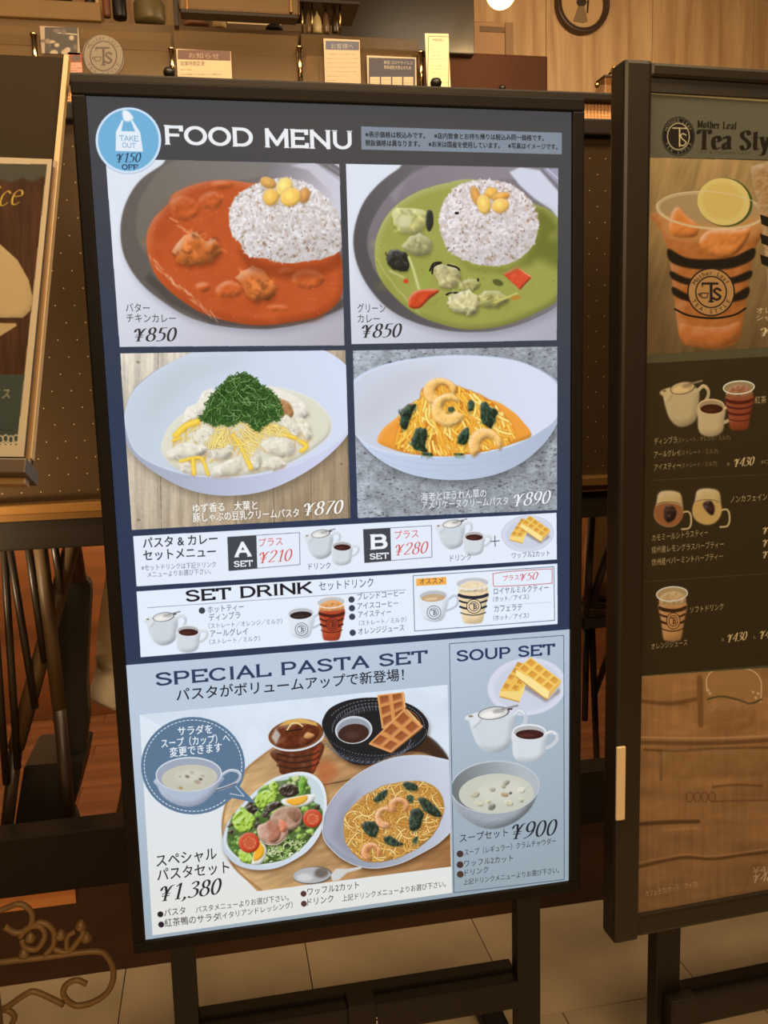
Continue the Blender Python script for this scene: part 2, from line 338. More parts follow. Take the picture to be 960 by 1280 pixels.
class Canvas:
    """a printed sheet lying on a real plane; drawn in metres, addressed through the surveyed positions of its marks"""
    def __init__(s, O, U, V, w, h, res, base):
        s.O, s.U, s.V, s.w, s.h = np.array(O, float), np.array(U, float), np.array(V, float), w, h
        s.W, s.H = int(round(w * res)), int(round(h * res)); s.res = res
        K = np.array([[F, 0, 480], [0, F, 640], [0, 0, 1]]) @ CR
        s.C2P = np.stack([K @ s.U / res, K @ s.V / res, K @ (s.O - CAM)], 1)
        s.P2C = np.linalg.inv(s.C2P)
        X, Y = np.meshgrid(np.arange(s.W) + .5, np.arange(s.H) + .5)
        q = np.einsum('ij,jyx->iyx', s.C2P, np.stack([X, Y, np.ones_like(X)])); s.X = (q[0] / q[2]).astype(np.float32); s.Y = (q[1] / q[2]).astype(np.float32)
        s.img = np.empty((s.H, s.W, 3), np.float32); s.img[:] = base
        s.k = 1 / np.hypot(s.X[s.H // 2, s.W // 2 + 1] - s.X[s.H // 2, s.W // 2], 0.0001)  # canvas px per surveyed px
        s.clip = None; s.T = None
    def c(s, P):
        P = np.asarray(P, float)
        if s.T: P = np.stack([s.T[0] + (P[:, 0] - s.T[2]) * s.T[4], s.T[1] + (P[:, 1] - s.T[3]) * s.T[5] + (P[:, 0] - s.T[2]) * s.T[4] * s.T[6]], 1)
        q = s.P2C @ np.stack([P[:, 0], P[:, 1], np.ones(len(P))]); return np.stack([q[0] / q[2], q[1] / q[2]], 1)
    def mask(s, polys, pad=2, edges=None):
        SS = 3
        if edges is None:
            E = []
            for p in polys:
                p = s.c(p); E.append(np.concatenate([p, np.roll(p, -1, 0)], 1))
            E = np.concatenate(E)
        else: E = edges
        x0 = int(max(0, math.floor(min(E[:, 0].min(), E[:, 2].min())) - pad)); x1 = int(min(s.W, math.ceil(max(E[:, 0].max(), E[:, 2].max())) + pad))
        y0 = int(max(0, math.floor(min(E[:, 1].min(), E[:, 3].min())) - pad)); y1 = int(min(s.H, math.ceil(max(E[:, 1].max(), E[:, 3].max())) + pad))
        if x1 <= x0 or y1 <= y0: return None
        w, h = (x1 - x0) * SS, (y1 - y0) * SS
        E = (E - [x0, y0, x0, y0]) * SS
        sg = np.where(E[:, 3] > E[:, 1], 1, -1); lo = np.minimum(E[:, 1], E[:, 3]); hi = np.maximum(E[:, 1], E[:, 3])
        r0 = np.clip(np.ceil(lo - .5), 0, h).astype(int); r1 = np.clip(np.ceil(hi - .5), 0, h).astype(int); n = np.maximum(r1 - r0, 0)
        idx = np.repeat(np.arange(len(E)), n)
        if len(idx) == 0: return None
        off = np.arange(len(idx)) - np.repeat(np.cumsum(n) - n, n); row = r0[idx] + off
        e = E[idx]; x = e[:, 0] + (row + .5 - e[:, 1]) * (e[:, 2] - e[:, 0]) / (e[:, 3] - e[:, 1])
        col = np.clip(np.ceil(x - .5), 0, w).astype(int)
        acc = np.bincount(row * (w + 1) + col, weights=sg[idx], minlength=h * (w + 1)).reshape(h, w + 1)
        m = (np.abs(np.cumsum(acc, 1)[:, :w]) > .5).astype(np.float32)
        return m.reshape(y1 - y0, SS, x1 - x0, SS).mean((1, 3)), (y0, y1, x0, x1)
    def put(s, mk, col, a=1.0, soft=0.0, sharpclip=True):
        if mk is None: return
        m, (y0, y1, x0, x1) = mk
        if soft: m = boxblur(m, soft * s.k)
        m = m * a
        if s.clip is not None: m = m * s.clip[y0:y1, x0:x1]
        if callable(col): col = col(s.X[y0:y1, x0:x1], s.Y[y0:y1, x0:x1])
        r = s.img[y0:y1, x0:x1]; m = m[..., None]; r += (np.asarray(col, np.float32) - r) * m
    def poly(s, P, col, a=1.0, soft=0.0, smooth=False):
        if smooth: P = sm(P)
        s.put(s.mask([P], pad=2 + int(soft * s.k * 2.2)), col, a, soft)
    def polys(s, L, col, a=1.0, soft=0.0):
        L = [p if area2(p) > 0 else p[::-1] for p in L]
        if L: s.put(s.mask(L, pad=2 + int(soft * s.k * 2.2)), col, a, soft)
    def ell(s, cx, cy, rx, ry, rot, col, a=1.0, soft=0.0): s.poly(ellp(cx, cy, rx, ry, rot), col, a, soft)
    def line(s, P, w, col, a=1.0, soft=0.0, smooth=False, closed=False, taper=False):
        if smooth: P = sm(P, closed)
        if s.T: w = w / abs(s.T[4])
        s.polys(ribbon(P, w, closed, taper), col, a, soft)
    def blob(s, P, col, rel=0.6, r=3.0, na=0.12, ns=4.0, a=1.0, soft=0.3, smooth=True, seed=0, amb=0.0):
        """printed picture of a rounded morsel: tone follows a soft relief of its outline plus mottling"""
        if smooth: P = sm(P)
        mk = s.mask([P], pad=int(r * s.k * 2) + 3)
        if mk is None: return
        m, (y0, y1, x0, x1) = mk; X, Y = s.X[y0:y1, x0:x1], s.Y[y0:y1, x0:x1]
        h = boxblur(m, r * s.k) + na * 1.6 * fbm(X, Y, ns * 1.7, 2, seed)
        gy, gx = np.gradient(h); sh = (gx * 0.55 + gy * 0.85) * r * s.k
        v = np.clip(1 + rel * sh + na * .7 * fbm(X, Y, ns * 1.1, 2, seed + 3) - amb, 0.3, 1.7)[..., None]
        c = np.array(col, np.float32); out = np.where(v < 1, c * v, c + (255 - c) * (v - 1) * .9)
        if soft: m = boxblur(m, soft * s.k)
        m = m * a
        if s.clip is not None: m = m * s.clip[y0:y1, x0:x1]
        rg = s.img[y0:y1, x0:x1]; rg += (out - rg) * m[..., None]
    def setclip(s, P):
        if P is None: s.clip = None; return
        mk = s.mask([P]); s.clip = np.zeros((s.H, s.W), np.float32); m, (y0, y1, x0, x1) = mk; s.clip[y0:y1, x0:x1] = m
    def text(s, st, x0, y0, x1, y1, h, col, bold=0.0, a=1.0, soft=0.0, fill=True, slant=0.0, halo=None, ref=None):
        """Blender-font text from baseline start to baseline end; h = height of the letters"""
        E, xa, xb, ya, yb = text_edges(st, 0.0)
        A, B = s.c([(x0, y0), (x1, y1)]); T = s.T; sy = h * (abs(T[5]) if T else 1) * s.kv(x0, y0)
        W = xb - xa; H = 0.80 if ref is None else ref                   # CJK glyph height in em
        d = (B - A) / W; k = sy / H
        def tr(X, Y): X = X - xa + slant * Y; return np.stack([A[0] + d[0] * X, A[1] + d[1] * X - k * (Y + (0.06 if ref is None else 0))], 1)
        Q = np.concatenate([tr(E[:, 0], E[:, 1]), tr(E[:, 2], E[:, 3])], 1)
        mk = s.mask(None, pad=6, edges=Q)
        if halo: s.put(mk, halo[0], halo[1], halo[2])
        s.put(mk, col, a, soft)
        if bold: s.put(s.mask(None, pad=6, edges=Q + bold * k * 1.6), col, a, soft); s.put(s.mask(None, pad=6, edges=Q - [bold * k, 0, bold * k, 0]), col, a, soft)
    def kv(s, x, y):
        q = s.P2C @ np.array([[x, x], [y, y + 1], [1, 1]]); return abs(q[1, 1] / q[2, 1] - q[1, 0] / q[2, 0])
    def glyphs(s, st, font, x0, y0, x1, y1, h, col, weight=None, slant=0.0, a=1.0, soft=0.0, halo=None):
        L, W = glyph_polys(st, font, weight, slant)
        A, B = s.c([(x0, y0), (x1, y1)]); sy = h * (abs(s.T[5]) if s.T else 1) * s.kv(x0, y0)
        xs = np.concatenate([p[:, 0] for p in L]); xa, xb = xs.min(), xs.max(); d = (B - A) / (xb - xa)
        E = []
        for p in L:
            q = np.stack([A[0] + d[0] * (p[:, 0] - xa), A[1] + d[1] * (p[:, 0] - xa) - sy * p[:, 1]], 1); E.append(np.concatenate([q, np.roll(q, -1, 0)], 1))
        mk = s.mask(None, pad=6, edges=np.concatenate(E))
        if halo: s.put(mk, halo[0], halo[1], halo[2])
        s.put(mk, col, a, soft)
    def arctext(s, st, cx, cy, r, a0, a1, h, col, bold=0.01, inward=False, ry=None):
        """letters set round a circle; angles in degrees, 0 = right, clockwise"""
        ry = ry or r; n = len(st); EE = []
        for i, ch in enumerate(st):
            if ch == ' ': continue
            E, xa, xb, ya, yb = text_edges(ch, 0.0); t = math.radians(a0 + (a1 - a0) * (i + .5) / n)
            ux, uy = math.cos(t), math.sin(t)
            if not inward: up = (ux, uy); rt = (-uy, ux)
            else: up = (-ux, -uy); rt = (uy, -ux)
            k = h / 0.72; xm = (xa + xb) / 2
            def tr(X, Y):
                lx, ly = (X - xm) * k, (Y - .36) * k
                P = np.stack([cx + ux * r + rt[0] * lx + up[0] * ly, cy + (uy * r + rt[1] * lx + up[1] * ly) * ry / r], 1); return s.c(P)
            EE.append(np.concatenate([tr(E[:, 0], E[:, 1]), tr(E[:, 2], E[:, 3])], 1))
        s.put(s.mask(None, edges=np.concatenate(EE)), col)
    def material(s, name, emit=None, illum=None, rough=0.5, spec=0.3):
        im = bpy.data.images.new(name, s.W, s.H); px = np.ones((s.H, s.W, 4), np.float32)
        d = np.clip(s.img, 0, 255) / 255
        if illum is not None:
            l = np.where(d <= .04045, d / 12.92, ((d + .055) / 1.055) ** 2.4) / np.array(illum, np.float32)
            l = np.clip(l, 0, .92); d = np.where(l <= .0031308, l * 12.92, 1.055 * l ** (1 / 2.4) - .055)
        px[..., :3] = d; im.pixels.foreach_set(px[::-1].ravel()); im.update(); im.pack()
        mt = bpy.data.materials.new(name); mt.use_nodes = True; nt = mt.node_tree; b = nt.nodes['Principled BSDF']
        tx = nt.nodes.new('ShaderNodeTexImage'); tx.image = im; tx.extension = 'EXTEND'
        b.inputs['Roughness'].default_value = rough; b.inputs['Specular IOR Level'].default_value = spec
        if emit:
            b.inputs['Base Color'].default_value = (0.004, 0.004, 0.005, 1); b.inputs['Emission Strength'].default_value = emit
            nt.links.new(tx.outputs[0], b.inputs['Emission Color'])
        else: nt.links.new(tx.outputs[0], b.inputs['Base Color'])
        return mt
    def sheet(s, name, mt, parent=None, thick=0.002):
        """thin slab whose front face carries the print"""
        U, V = Vector(s.U), Vector(s.V); N = V.cross(U).normalized()      # towards the viewer when U right, V down
        if N.dot(Vector(CAM) - Vector(s.O)) < 0: N = -N
        O = Vector(s.O); P = [O, O + U * s.w, O + U * s.w + V * s.h, O + V * s.h]
        me = bpy.data.meshes.new(name); c = sum(P, Vector()) / 4
        vs = [p - c for p in P] + [p - c - N * thick for p in P]
        me.from_pydata(vs, [], [(0, 3, 2, 1), (4, 5, 6, 7), (0, 1, 5, 4), (1, 2, 6, 5), (2, 3, 7, 6), (3, 0, 4, 7)])
        uv = me.uv_layers.new(name='u'); UVv = [(0, 1), (1, 1), (1, 0), (0, 0)]
        for p in me.polygons:
            for li in p.loop_indices: uv.data[li].uv = UVv[me.loops[li].vertex_index % 4]
        edge = mat('print_edge', (60, 55, 48), 0.6)
        o = link(name, me, [mt, edge], parent, Matrix.Translation(c))
        for i, p in enumerate(me.polygons): p.material_index = 0 if i == 0 else 1
        return o
# ---------------------------------------------------------------- the printed pictures, drawn in code
def cr(ox, oy, z):
    def f(*uv):
        if len(uv) == 1 and len(uv[0]) > 2: uv = uv[0]
        return [(ox + u / z, oy + v / z) for u, v in uv]
    return f
def rnd(a, b): return a + (b - a) * random.random()
def grad(c0, c1, p0, p1):
    """gradient from colour c0 at p0 to c1 at p1"""
    c0, c1 = np.array(c0, float), np.array(c1, float); d = np.array(p1, float) - p0; L2 = (d ** 2).sum()
    def f(X, Y):
        t = np.clip(((X - p0[0]) * d[0] + (Y - p0[1]) * d[1]) / L2, 0, 1)[..., None]; return c0 + (c1 - c0) * t
    return f
def noisy(fn, amp, sc, seed=0, sx=1, sy=1, o=3):
    def f(X, Y):
        b = fn(X, Y) if callable(fn) else np.array(fn, float) + np.zeros(X.shape + (3,))
        return b * (1 + amp * 2 * fbm(X * sx, Y * sy, sc, o, seed))[..., None]
    return f
def inside(P):
    P = np.array(P); n = len(P)
    def f(x, y):
        c = False; j = n - 1
        for i in range(n):
            if (P[i][1] > y) != (P[j][1] > y) and x < (P[j][0] - P[i][0]) * (y - P[i][1]) / (P[j][1] - P[i][1]) + P[i][0]: c = not c
            j = i
        return c
    return f
def scatter(P, n):
    P = np.array(P); f = inside(P); lo, hi = P.min(0), P.max(0); out = []
    while len(out) < n:
        x, y = rnd(lo[0], hi[0]), rnd(lo[1], hi[1])
        if f(x, y): out.append((x, y))
    return out
def rice(C, P, n=900, tone=(1, 1, 1)):
    P = sm(P); P0 = np.array(P); c = P0.mean(0); sx, sy = np.ptp(P0[:, 0]) / 2, np.ptp(P0[:, 1]) / 2
    C.poly(P, (206, 198, 196), soft=0.6)
    pts = scatter(P, n)
    for ly, (cols, part) in enumerate([(((178, 164, 156), (196, 184, 178), (190, 176, 170), (150, 116, 92), (186, 160, 130)), .26), (((218, 210, 212), (230, 224, 226), (212, 196, 186)), .34), (((238, 235, 240), (248, 247, 250), (232, 226, 226)), .40)]):
        lot = [p for i, p in enumerate(pts) if (i % 100) / 100 >= sum((0, .26, .60)[ly:ly + 1]) and (i % 100) / 100 < (.26, .60, 1.0)[ly]]
        for ci, col in enumerate(cols):
            for sh in (0, 1, 2):
                L = []
                for i, (x, y) in enumerate(lot):
                    if i % len(cols) != ci: continue
                    d = (x - c[0]) / sx * .35 + (y - c[1]) / sy * .75
                    b = 0 if d < -.15 else 1 if d < .4 else 2
                    if b == sh: L.append(ellp(x, y, rnd(2.2, 3.4), rnd(.95, 1.35), rnd(0, 180), 8))
                k = (1.0, .96, .87)[sh]; C.polys(L, [col[j] * k * tone[j] for j in range(3)], a=.9, soft=.25)
    C.polys([ellp(x, y, rnd(.8, 1.8), rnd(.5, .9), rnd(0, 180), 8) for x, y in scatter(P, n // 40)], (110, 70, 60), a=.7)
def almonds(C, z, L):
    for (x, y, rx, ry, rot, col) in L:
        p = z((x, y))[0]; k = z((0, 0), (1, 0)); s = k[1][0] - k[0][0]
        P = ellp(p[0], p[1], rx * s, ry * s, rot, 24)
        C.poly(ellp(p[0] + .8, p[1] + 1.2, rx * s * 1.04, ry * s * 1.04, rot, 24), (150, 110, 70), a=.4, soft=.8)
        C.blob(P, col, rel=.55, r=2.0, na=.05, smooth=False, seed=int(x)); C.line(list(P), .5, [c * .75 for c in col], a=.55, closed=True)
        C.poly(ellp(p[0] - rx * s * .15, p[1] - ry * s * .2, rx * s * .4, ry * s * .45, rot, 20), [min(255, c * 1.18 + 12) for c in col], a=.5, soft=1)
def strands(C, P, n, cols, w=1.5, L=14, curl=.6, edge=(150, 100, 30), layers=6, flow=None, ea=.5):
    P = sm(P); f = inside(P)
    pts = scatter(P, n)
    for ly in range(layers):
        for ci, col in enumerate(cols):
            lot = []
            for i in range(ly * len(cols) + ci, len(pts), layers * len(cols)):
                x, y = pts[i]; a = flow(x, y) + rnd(-.5, .5) if flow else rnd(0, 6.3); da = rnd(-curl, curl); q = [(x, y)]
                for k in range(6):
                    x += math.cos(a) * L / 6; y += math.sin(a) * L / 6; a += da * .5
                    if not f(x, y): break
                    q.append((x, y))
                if len(q) > 2: lot.append(q)
            if edge: C.polys([r for q in lot for r in ribbon(q, w * 1.55)], edge, a=ea, soft=.3)
            C.polys([r for q in lot for r in ribbon(q, w)], col, a=.95, soft=.2)
            C.polys([r for q in lot for r in ribbon(np.array(q) - [.15 * w, .2 * w], w * .3)], [min(255, c * 1.12 + 14) for c in col], a=.6, soft=.2)
def greens(C, P, seed, dark=(28, 48, 34), mid=(58, 92, 60)):
    crum(C, P, dark, seed, 18, .12, .8, (90, 70, 20), .4, .6, 1.7); P = sm(P)
    for i in range(2): C.polys([r for x, y in scatter(P, 9) for r in ribbon(sm([(x, y), (x + rnd(-2, 2), y + rnd(1, 3)), (x + rnd(-3, 3), y + rnd(3, 6))], False, 3), rnd(.5, 1.1))], (mid, (110, 140, 110))[i], a=.55, soft=.3)
def crum(C, P, col, seed=0, n=14, jit=.10, rel=.8, shadow=(90, 60, 30), sa=.45, lo=.72, hi=1.2):
    """printed picture of a folded, uneven morsel"""
    P = sm(P, True, 3); c = P.mean(0); R = np.hypot(*(P - c).T).mean(); rs = np.random.RandomState(seed + 50)
    P = c + (P - c) * (1 + rs.uniform(-jit, jit, (len(P), 1)))
    C.poly(P + [.06 * R + .3, .12 * R + .5], shadow, a=sa, soft=max(.8, R * .1)); C.blob(P, col, rel=rel, r=max(1.5, R * .22), na=.22, ns=R * .45, smooth=False, seed=seed)
    f = inside(P * .86 + c * .14)
    for k in range(n):
        x, y = scatter(P, 1)[0]
        if not f(x, y): continue
        a = rs.uniform(0, 6.28); l = R * rs.uniform(.12, .34); w = R * rs.uniform(.05, .13); k_ = lo if k % 2 else hi
        q = sm([(x, y), (x + l * math.cos(a), y + l * math.sin(a)), (x + 1.9 * l * math.cos(a + .6), y + 1.9 * l * math.sin(a + .6))], False, 4)
        cc = [min(255, v * k_ + (18 if k_ > 1 else 0)) for v in col]; C.polys(ribbon(q, w * 1.4, taper=True), cc, a=.6, soft=R * .045)
def shrimp(C, cx, cy, r, w, a0, a1, col=(246, 176, 100), sy=1.0):
    a = np.radians(np.linspace(a0, a1, 22)); P = np.stack([cx + r * np.cos(a), cy + r * sy * np.sin(a)], 1)
    n = len(P); lf, rt = [], []
    for i, p in enumerate(P):
        t = i / (n - 1); ww = w * (.55 + .45 * math.sin(math.pi * min(1, t * 1.25 + .12)) ** .7) / 2 if t < .85 else w * (.6 - (t - .85) * 2.4) / 2
        u = np.array([math.cos(a[i]), math.sin(a[i]) * sy]); lf.append(p + u * ww); rt.append(p - u * ww)
    poly = np.array(lf + rt[::-1])
    C.poly(poly + [.8, 1.4], (130, 70, 30), a=.5, soft=1.2); C.blob(poly, col, rel=.9, r=2.6, na=.12, ns=3, smooth=False, seed=int(cx))
    for i in range(3, n - 3, 3):
        C.line([P[i] + (lf[i] - P[i]) * .9, P[i] + (rt[i] - P[i]) * .5], .8, [c * .82 for c in col], a=.55, soft=.3)
    C.line([p + (q - p) * .45 for p, q in zip(P[2:-4], lf[2:-4])], .9, (255, 228, 190), a=.55, soft=.4)
def emblem(C, cx, cy, r, ink, paper=None, ry=None, ring=True, letters=True, lw=1.0, pale=False):
    ry = ry or r; k = ry / r; q = r; r_ = r
    if C.T: lw = lw * abs(C.T[4])
    if paper is not None: C.poly(ellp(cx, cy, r, ry), paper)
    if pale: C.poly(ellp(cx, cy, r, ry), ink); C.poly(ellp(cx, cy, r * .66, ry * .66), paper if paper is not None else ink); 
    fg = ink
    C.line(list(ellp(cx, cy, r, ry)), r * .06 * lw, fg, closed=True)
    C.line(list(ellp(cx, cy, r * .66, ry * .66)), r * .055 * lw, fg, closed=True)
    if r * (abs(C.T[4]) if C.T else 1) > 10:
        tc_ = fg if not pale else paper
        C.arctext('Mother Leaf', cx, cy, r * .82, 205, 335, r * .19, tc_, ry=ry * .82)
        C.arctext('TEA STYLE', cx, cy, r * .82, 160, 20, r * .18, tc_, inward=True, ry=ry * .82)
    s = r * .5
    lk = abs(C.T[4]) if C.T else 1.0; r = r * lk
    C.line([(cx - s * .75, cy - s * .72 * k), (cx + s * .55, cy - s * .72 * k)], r * .10, fg); C.line([(cx, cy - s * .72 * k), (cx, cy + s * .8 * k)], r * .12, fg)
    C.line([(cx - s * .75, cy - s * .72 * k), (cx - s * .75, cy - s * .5 * k)], r * .06, fg); C.line([(cx - s * .2, cy + s * .8 * k), (cx + s * .2, cy + s * .8 * k)], r * .06, fg)
    C.line([(cx + s * .8, cy - s * .15 * k), (cx + s * .5, cy - s * .3 * k), (cx + s * .25, cy - s * .1 * k), (cx + s * .5, cy + s * .15 * k), (cx + s * .8, cy + s * .4 * k), (cx + s * .5, cy + s * .65 * k), (cx + s * .15, cy + s * .5 * k)], r * .10, fg, smooth=True)
    if r > 12:
        C.line([(cx - s * .9, cy + s * .1), (cx - s * .25, cy + s * .1), (cx - s * .35, cy + s * .5), (cx - s * .8, cy + s * .5), (cx - s * .9, cy + s * .1)], r * .04, fg)
        C.line([(cx - s * .9, cy + s * .2), (cx - s * 1.1, cy + s * .15), (cx - s * .95, cy + s * .4)], r * .04, fg)

def setT(C, ax_, ay_, bx, by, sx, sy, shear=0): C.T = (ax_, ay_, bx, by, sx, sy, shear)
def teaset(C, x, y, sx, sy, tint=(1, 1, 1), sheen=1.0, liquid=(62, 30, 30)):
    """white teapot with metal lid and a cup of black coffee, as drawn for the soup panel; (x, y) = lid centre"""
    setT(C, x, y, 355, 625, sx / 6.19, sy / 6.19); t = lambda c: [a * b for a, b in zip(c, tint)]
    C.line([(510, 640), (555, 612), (598, 640), (600, 690), (570, 735)], 5.0 * sx, t((196, 204, 212)), smooth=True); C.line([(512, 636), (555, 606), (592, 632)], 1.6 * sx, t((235, 238, 242)), smooth=True)
    C.blob([(170, 680), (188, 780), (228, 870), (290, 922), (350, 935), (430, 915), (485, 870), (505, 780), (515, 660), (470, 620), (350, 600), (240, 630)], t((206, 214, 222)), rel=.55, r=5 * sx, na=.02)
    C.blob([(130, 668), (170, 640), (250, 625), (265, 680), (200, 745), (172, 700)], t((218, 224, 230)), rel=.4, r=2 * sx, na=.02); C.ell(178, 652, 18, 9, 0, t((130, 110, 80)), a=.8, soft=.2)
    C.ell(355, 628, 124, 50, -8, t((120, 122, 126))); C.ell(352, 628, 112, 43, -8, t((214, 214, 212))); C.ell(335, 640, 80, 26, -8, t((240, 238, 232)), soft=.8); C.ell(395, 610, 50, 18, -10, t((150, 148, 146)), a=.7, soft=.8)
    C.line([(420, 598), (540, 570)], 2.6 * sx, t((150, 148, 148))); C.line([(470, 598), (496, 596)], 2 * sx, t((60, 55, 55)))
    C.line([(745, 800), (790, 775), (838, 790), (842, 835), (800, 880), (752, 900)], 4.6 * sx, t((200, 206, 212)), smooth=True); C.line([(755, 790), (800, 768), (836, 790)], 1.4 * sx, t((238, 240, 244)), smooth=True)
    C.blob([(500, 775), (500, 870), (505, 950), (540, 995), (620, 1012), (700, 995), (745, 955), (757, 870), (760, 790), (630, 720)], t((212, 218, 226)), rel=.5, r=4 * sx, na=.02)
    C.ell(630, 772, 131, 60, 0, t((226, 230, 235))); C.ell(630, 776, 120, 50, 0, t((176, 178, 180))); C.ell(634, 793, 108, 37, 0, t(liquid)); C.ell(610, 800, 60, 14, 0, t((110, 60, 50)), a=.45, soft=.6)
    C.T = None
def waffles_plate(C, x, y, sx, sy, plate=True, tint=(1, 1, 1)):
    setT(C, x, y, 610, 425, sx / 6.19, sy / 6.19)
    if plate:
        C.ell(612, 422, 308, 226, -6, (212, 216, 232)); C.ell(618, 425, 262, 186, -6, (203, 208, 224), soft=.8); C.line(list(ellp(612, 422, 306, 224, -6)), 1.0 * sx, (190, 194, 214), closed=True)
        C.poly([(600, 400), (780, 520), (860, 430), (870, 470), (760, 545), (590, 440)], (110, 90, 80), a=.55, soft=1.5 * sx)
    C.poly([(405, 458), (430, 410), (540, 235), (585, 245), (620, 300), (600, 420), (548, 462)], (236, 190, 88)); C.poly([(405, 458), (548, 462), (600, 405), (590, 450), (552, 542), (400, 500)], (244, 214, 130)); C.line([(405, 500), (550, 540)], 2 * sx, (196, 140, 60), a=.7)
    for (u, v) in [(455, 420), (525, 432), (490, 350), (560, 385), (525, 300), (550, 255)]: C.blob([(u - 28, v + 8), (u - 8, v - 24), (u + 28, v - 10), (u + 8, v + 24)], (212, 150, 62), rel=-.3, r=1.2 * sx, na=.05, smooth=False)
    top = [(540, 285), (640, 195), (878, 375), (788, 462)]; C.poly([(530, 290), (785, 450), (775, 520), (740, 505), (525, 345)], (250, 226, 150)); C.poly([(788, 455), (878, 372), (868, 410), (772, 522)], (222, 180, 100))
    C.line([(528, 345), (740, 505), (772, 520)], 1.6 * sx, (190, 140, 70), a=.8); C.poly(top, (243, 203, 98))
    T = np.array(top, float)
    for i in range(4):
        for j in range(2):
            q = []
            for (a, b) in ((i + .14, j + .14), (i + .86, j + .14), (i + .86, j + .86), (i + .14, j + .86)):
                s, r = a / 4, b / 2; q.append(T[0] * (1 - s) * (1 - r) + T[3] * s * (1 - r) + T[2] * s * r + T[1] * (1 - s) * r)
            C.blob(q, (222, 160, 66), rel=-.35, r=1.3 * sx, na=.08, smooth=False, seed=i)
    C.T = None
def icedcup(C, x, y, sx, sy, body, stripe, foam=None, embl=True, rimc=(214, 218, 226), paper=None, tint=(1, 1, 1)):
    """clear striped tumbler drawn from (x, y) = rim centre; local scale as on the set-drink row"""
    setT(C, x, y, 408, 145, sx / 5.05, sy / 5.05); t = lambda c: [a * b for a, b in zip(c, tint)]
    C.blob([(318, 200), (335, 300), (348, 388), (380, 402), (440, 402), (472, 385), (490, 300), (508, 195), (410, 180)], t(body), rel=.45, r=4 * sx, na=.06)
    C.ell(408, 146, 108, 40, -3, t(rimc)); C.ell(408, 148, 98, 33, -3, t([c * .9 for c in rimc]))
    if foam: C.blob([(320, 175), (345, 150), (400, 132), (460, 138), (500, 165), (495, 195), (410, 205), (330, 200)], t(foam), rel=.5, r=2 * sx, na=.35, ns=2.5)
    for v, th in ((232, 20), (268, 11), (305, 13), (343, 6)):
        dx = (v - 200) * .09; P = [(320 + dx, v - 10), (350 + dx, v), (410, v + 6), (470 - dx, v), (504 - dx, v - 12)]
        C.line(P, th / 5.05 * sx * 1.0, t(stripe), smooth=True)
    if embl: emblem(C, 417, 293, 46, t(stripe), t(paper if paper is not None else body), ry=44, lw=1.6)
    C.line(list(ellp(408, 146, 107, 39, -3)), 1.1 * sx, t((238, 240, 244)), closed=True)
    C.T = None

SCR_W, SCR_H = 0.69, 0.69 * 1.7778
D = Canvas((-SCR_W / 2, 0, SIGN_Z + SCR_H / 2), (1, 0, 0), (0, 0, -1), SCR_W, SCR_H, 1750, (66, 68, 72))
SLATE = (45, 59, 82)
D.poly([(90, 100), (740, 100), (740, 1200), (90, 1200)], lambda X, Y: np.array([70., 70, 72]) + (np.array([44., 58, 84]) - [70, 70, 72]) * np.clip((Y - 170 + (300 - X) * .25) / 420, 0, 1)[..., None])  # grey-to-slate drift paints in the screen's viewing-angle tint shift
# header: emblem of the take-out offer, title, note
D.glyphs('FOOD MENU', 'wide', 206, 181, 441, 187.5, 25, (236, 238, 242), weight=.195, soft=.2)
D.poly([(451.5, 158), (702.5, 166), (702.5, 193), (452, 187)], (128, 139, 152))
D.text('※表示価格は税込みです。　※店内飲食とお持ち帰りは税込み同一価格です。', 457, 171.5, 680, 176, 6.6, (35, 38, 44), bold=.006)
D.text('税抜価格は異なります。　※お米は国産を使用しています。　※写真はイメージです。', 457, 182, 697, 187, 6.6, (35, 38, 44), bold=.006)
# --- picture 1: butter chicken curry
z = cr(100, 100, 2.6667); Q = [(131.9, 198.2), (424.3, 205), (430.8, 431.9), (149.5, 433.7)]
D.setclip(Q); D.poly(Q, grad((224, 230, 242), (176, 172, 184), (170, 250), (420, 430)))
bowl = z((330, 245), (270, 285), (200, 335), (155, 405), (136, 480), (140, 560), (165, 625), (210, 685), (270, 735), (350, 785), (440, 815), (560, 830), (680, 825), (780, 798), (900, 730), (980, 500), (900, 330), (800, 262), (600, 240))
D.poly(sm(np.array(bowl) + [3, 5]), (120, 118, 130), a=.45, soft=4); D.poly(bowl, grad((96, 90, 84), (120, 114, 118), (150, 300), (400, 230)), smooth=True)
D.line(sm(bowl)[:60], 1.3, (158, 156, 158), a=.8, soft=.4)
D.poly(z((300, 275), (440, 262), (600, 262), (660, 300), (560, 330), (400, 345), (330, 385), (260, 450), (225, 520), (222, 580), (190, 520), (190, 440), (215, 370)), grad((112, 106, 96), (128, 122, 120), (180, 290), (340, 210)), smooth=True, soft=.8)
D.poly(z((230, 640), (330, 730), (460, 790), (600, 812), (760, 790), (880, 725), (880, 760), (780, 805), (620, 830), (440, 812), (300, 745), (215, 665)), (74, 66, 64), a=.8, soft=1.2)
D.poly(z((640, 270), (760, 262), (870, 330), (900, 460), (860, 470), (800, 380), (720, 330), (620, 322)), grad((126, 120, 126), (206, 202, 214), (335, 212), (420, 250)), soft=1.5)
D.poly(z((700, 285), (760, 300), (835, 370), (868, 440), (876, 460), (872, 330), (780, 272)), (206, 204, 218), a=.8, soft=1)
for q in [[(800, 285), (868, 335)], [(830, 285), (870, 312)]]: D.line(z(*q), 1.6, (150, 150, 170), a=.7, soft=.4)
curry = z((222, 520), (245, 462), (292, 415), (315, 378), (390, 345), (480, 333), (560, 342), (660, 360), (800, 450), (872, 600), (878, 680), (862, 740), (800, 785), (700, 808), (600, 818), (500, 806), (400, 773), (310, 713), (255, 655), (228, 590))
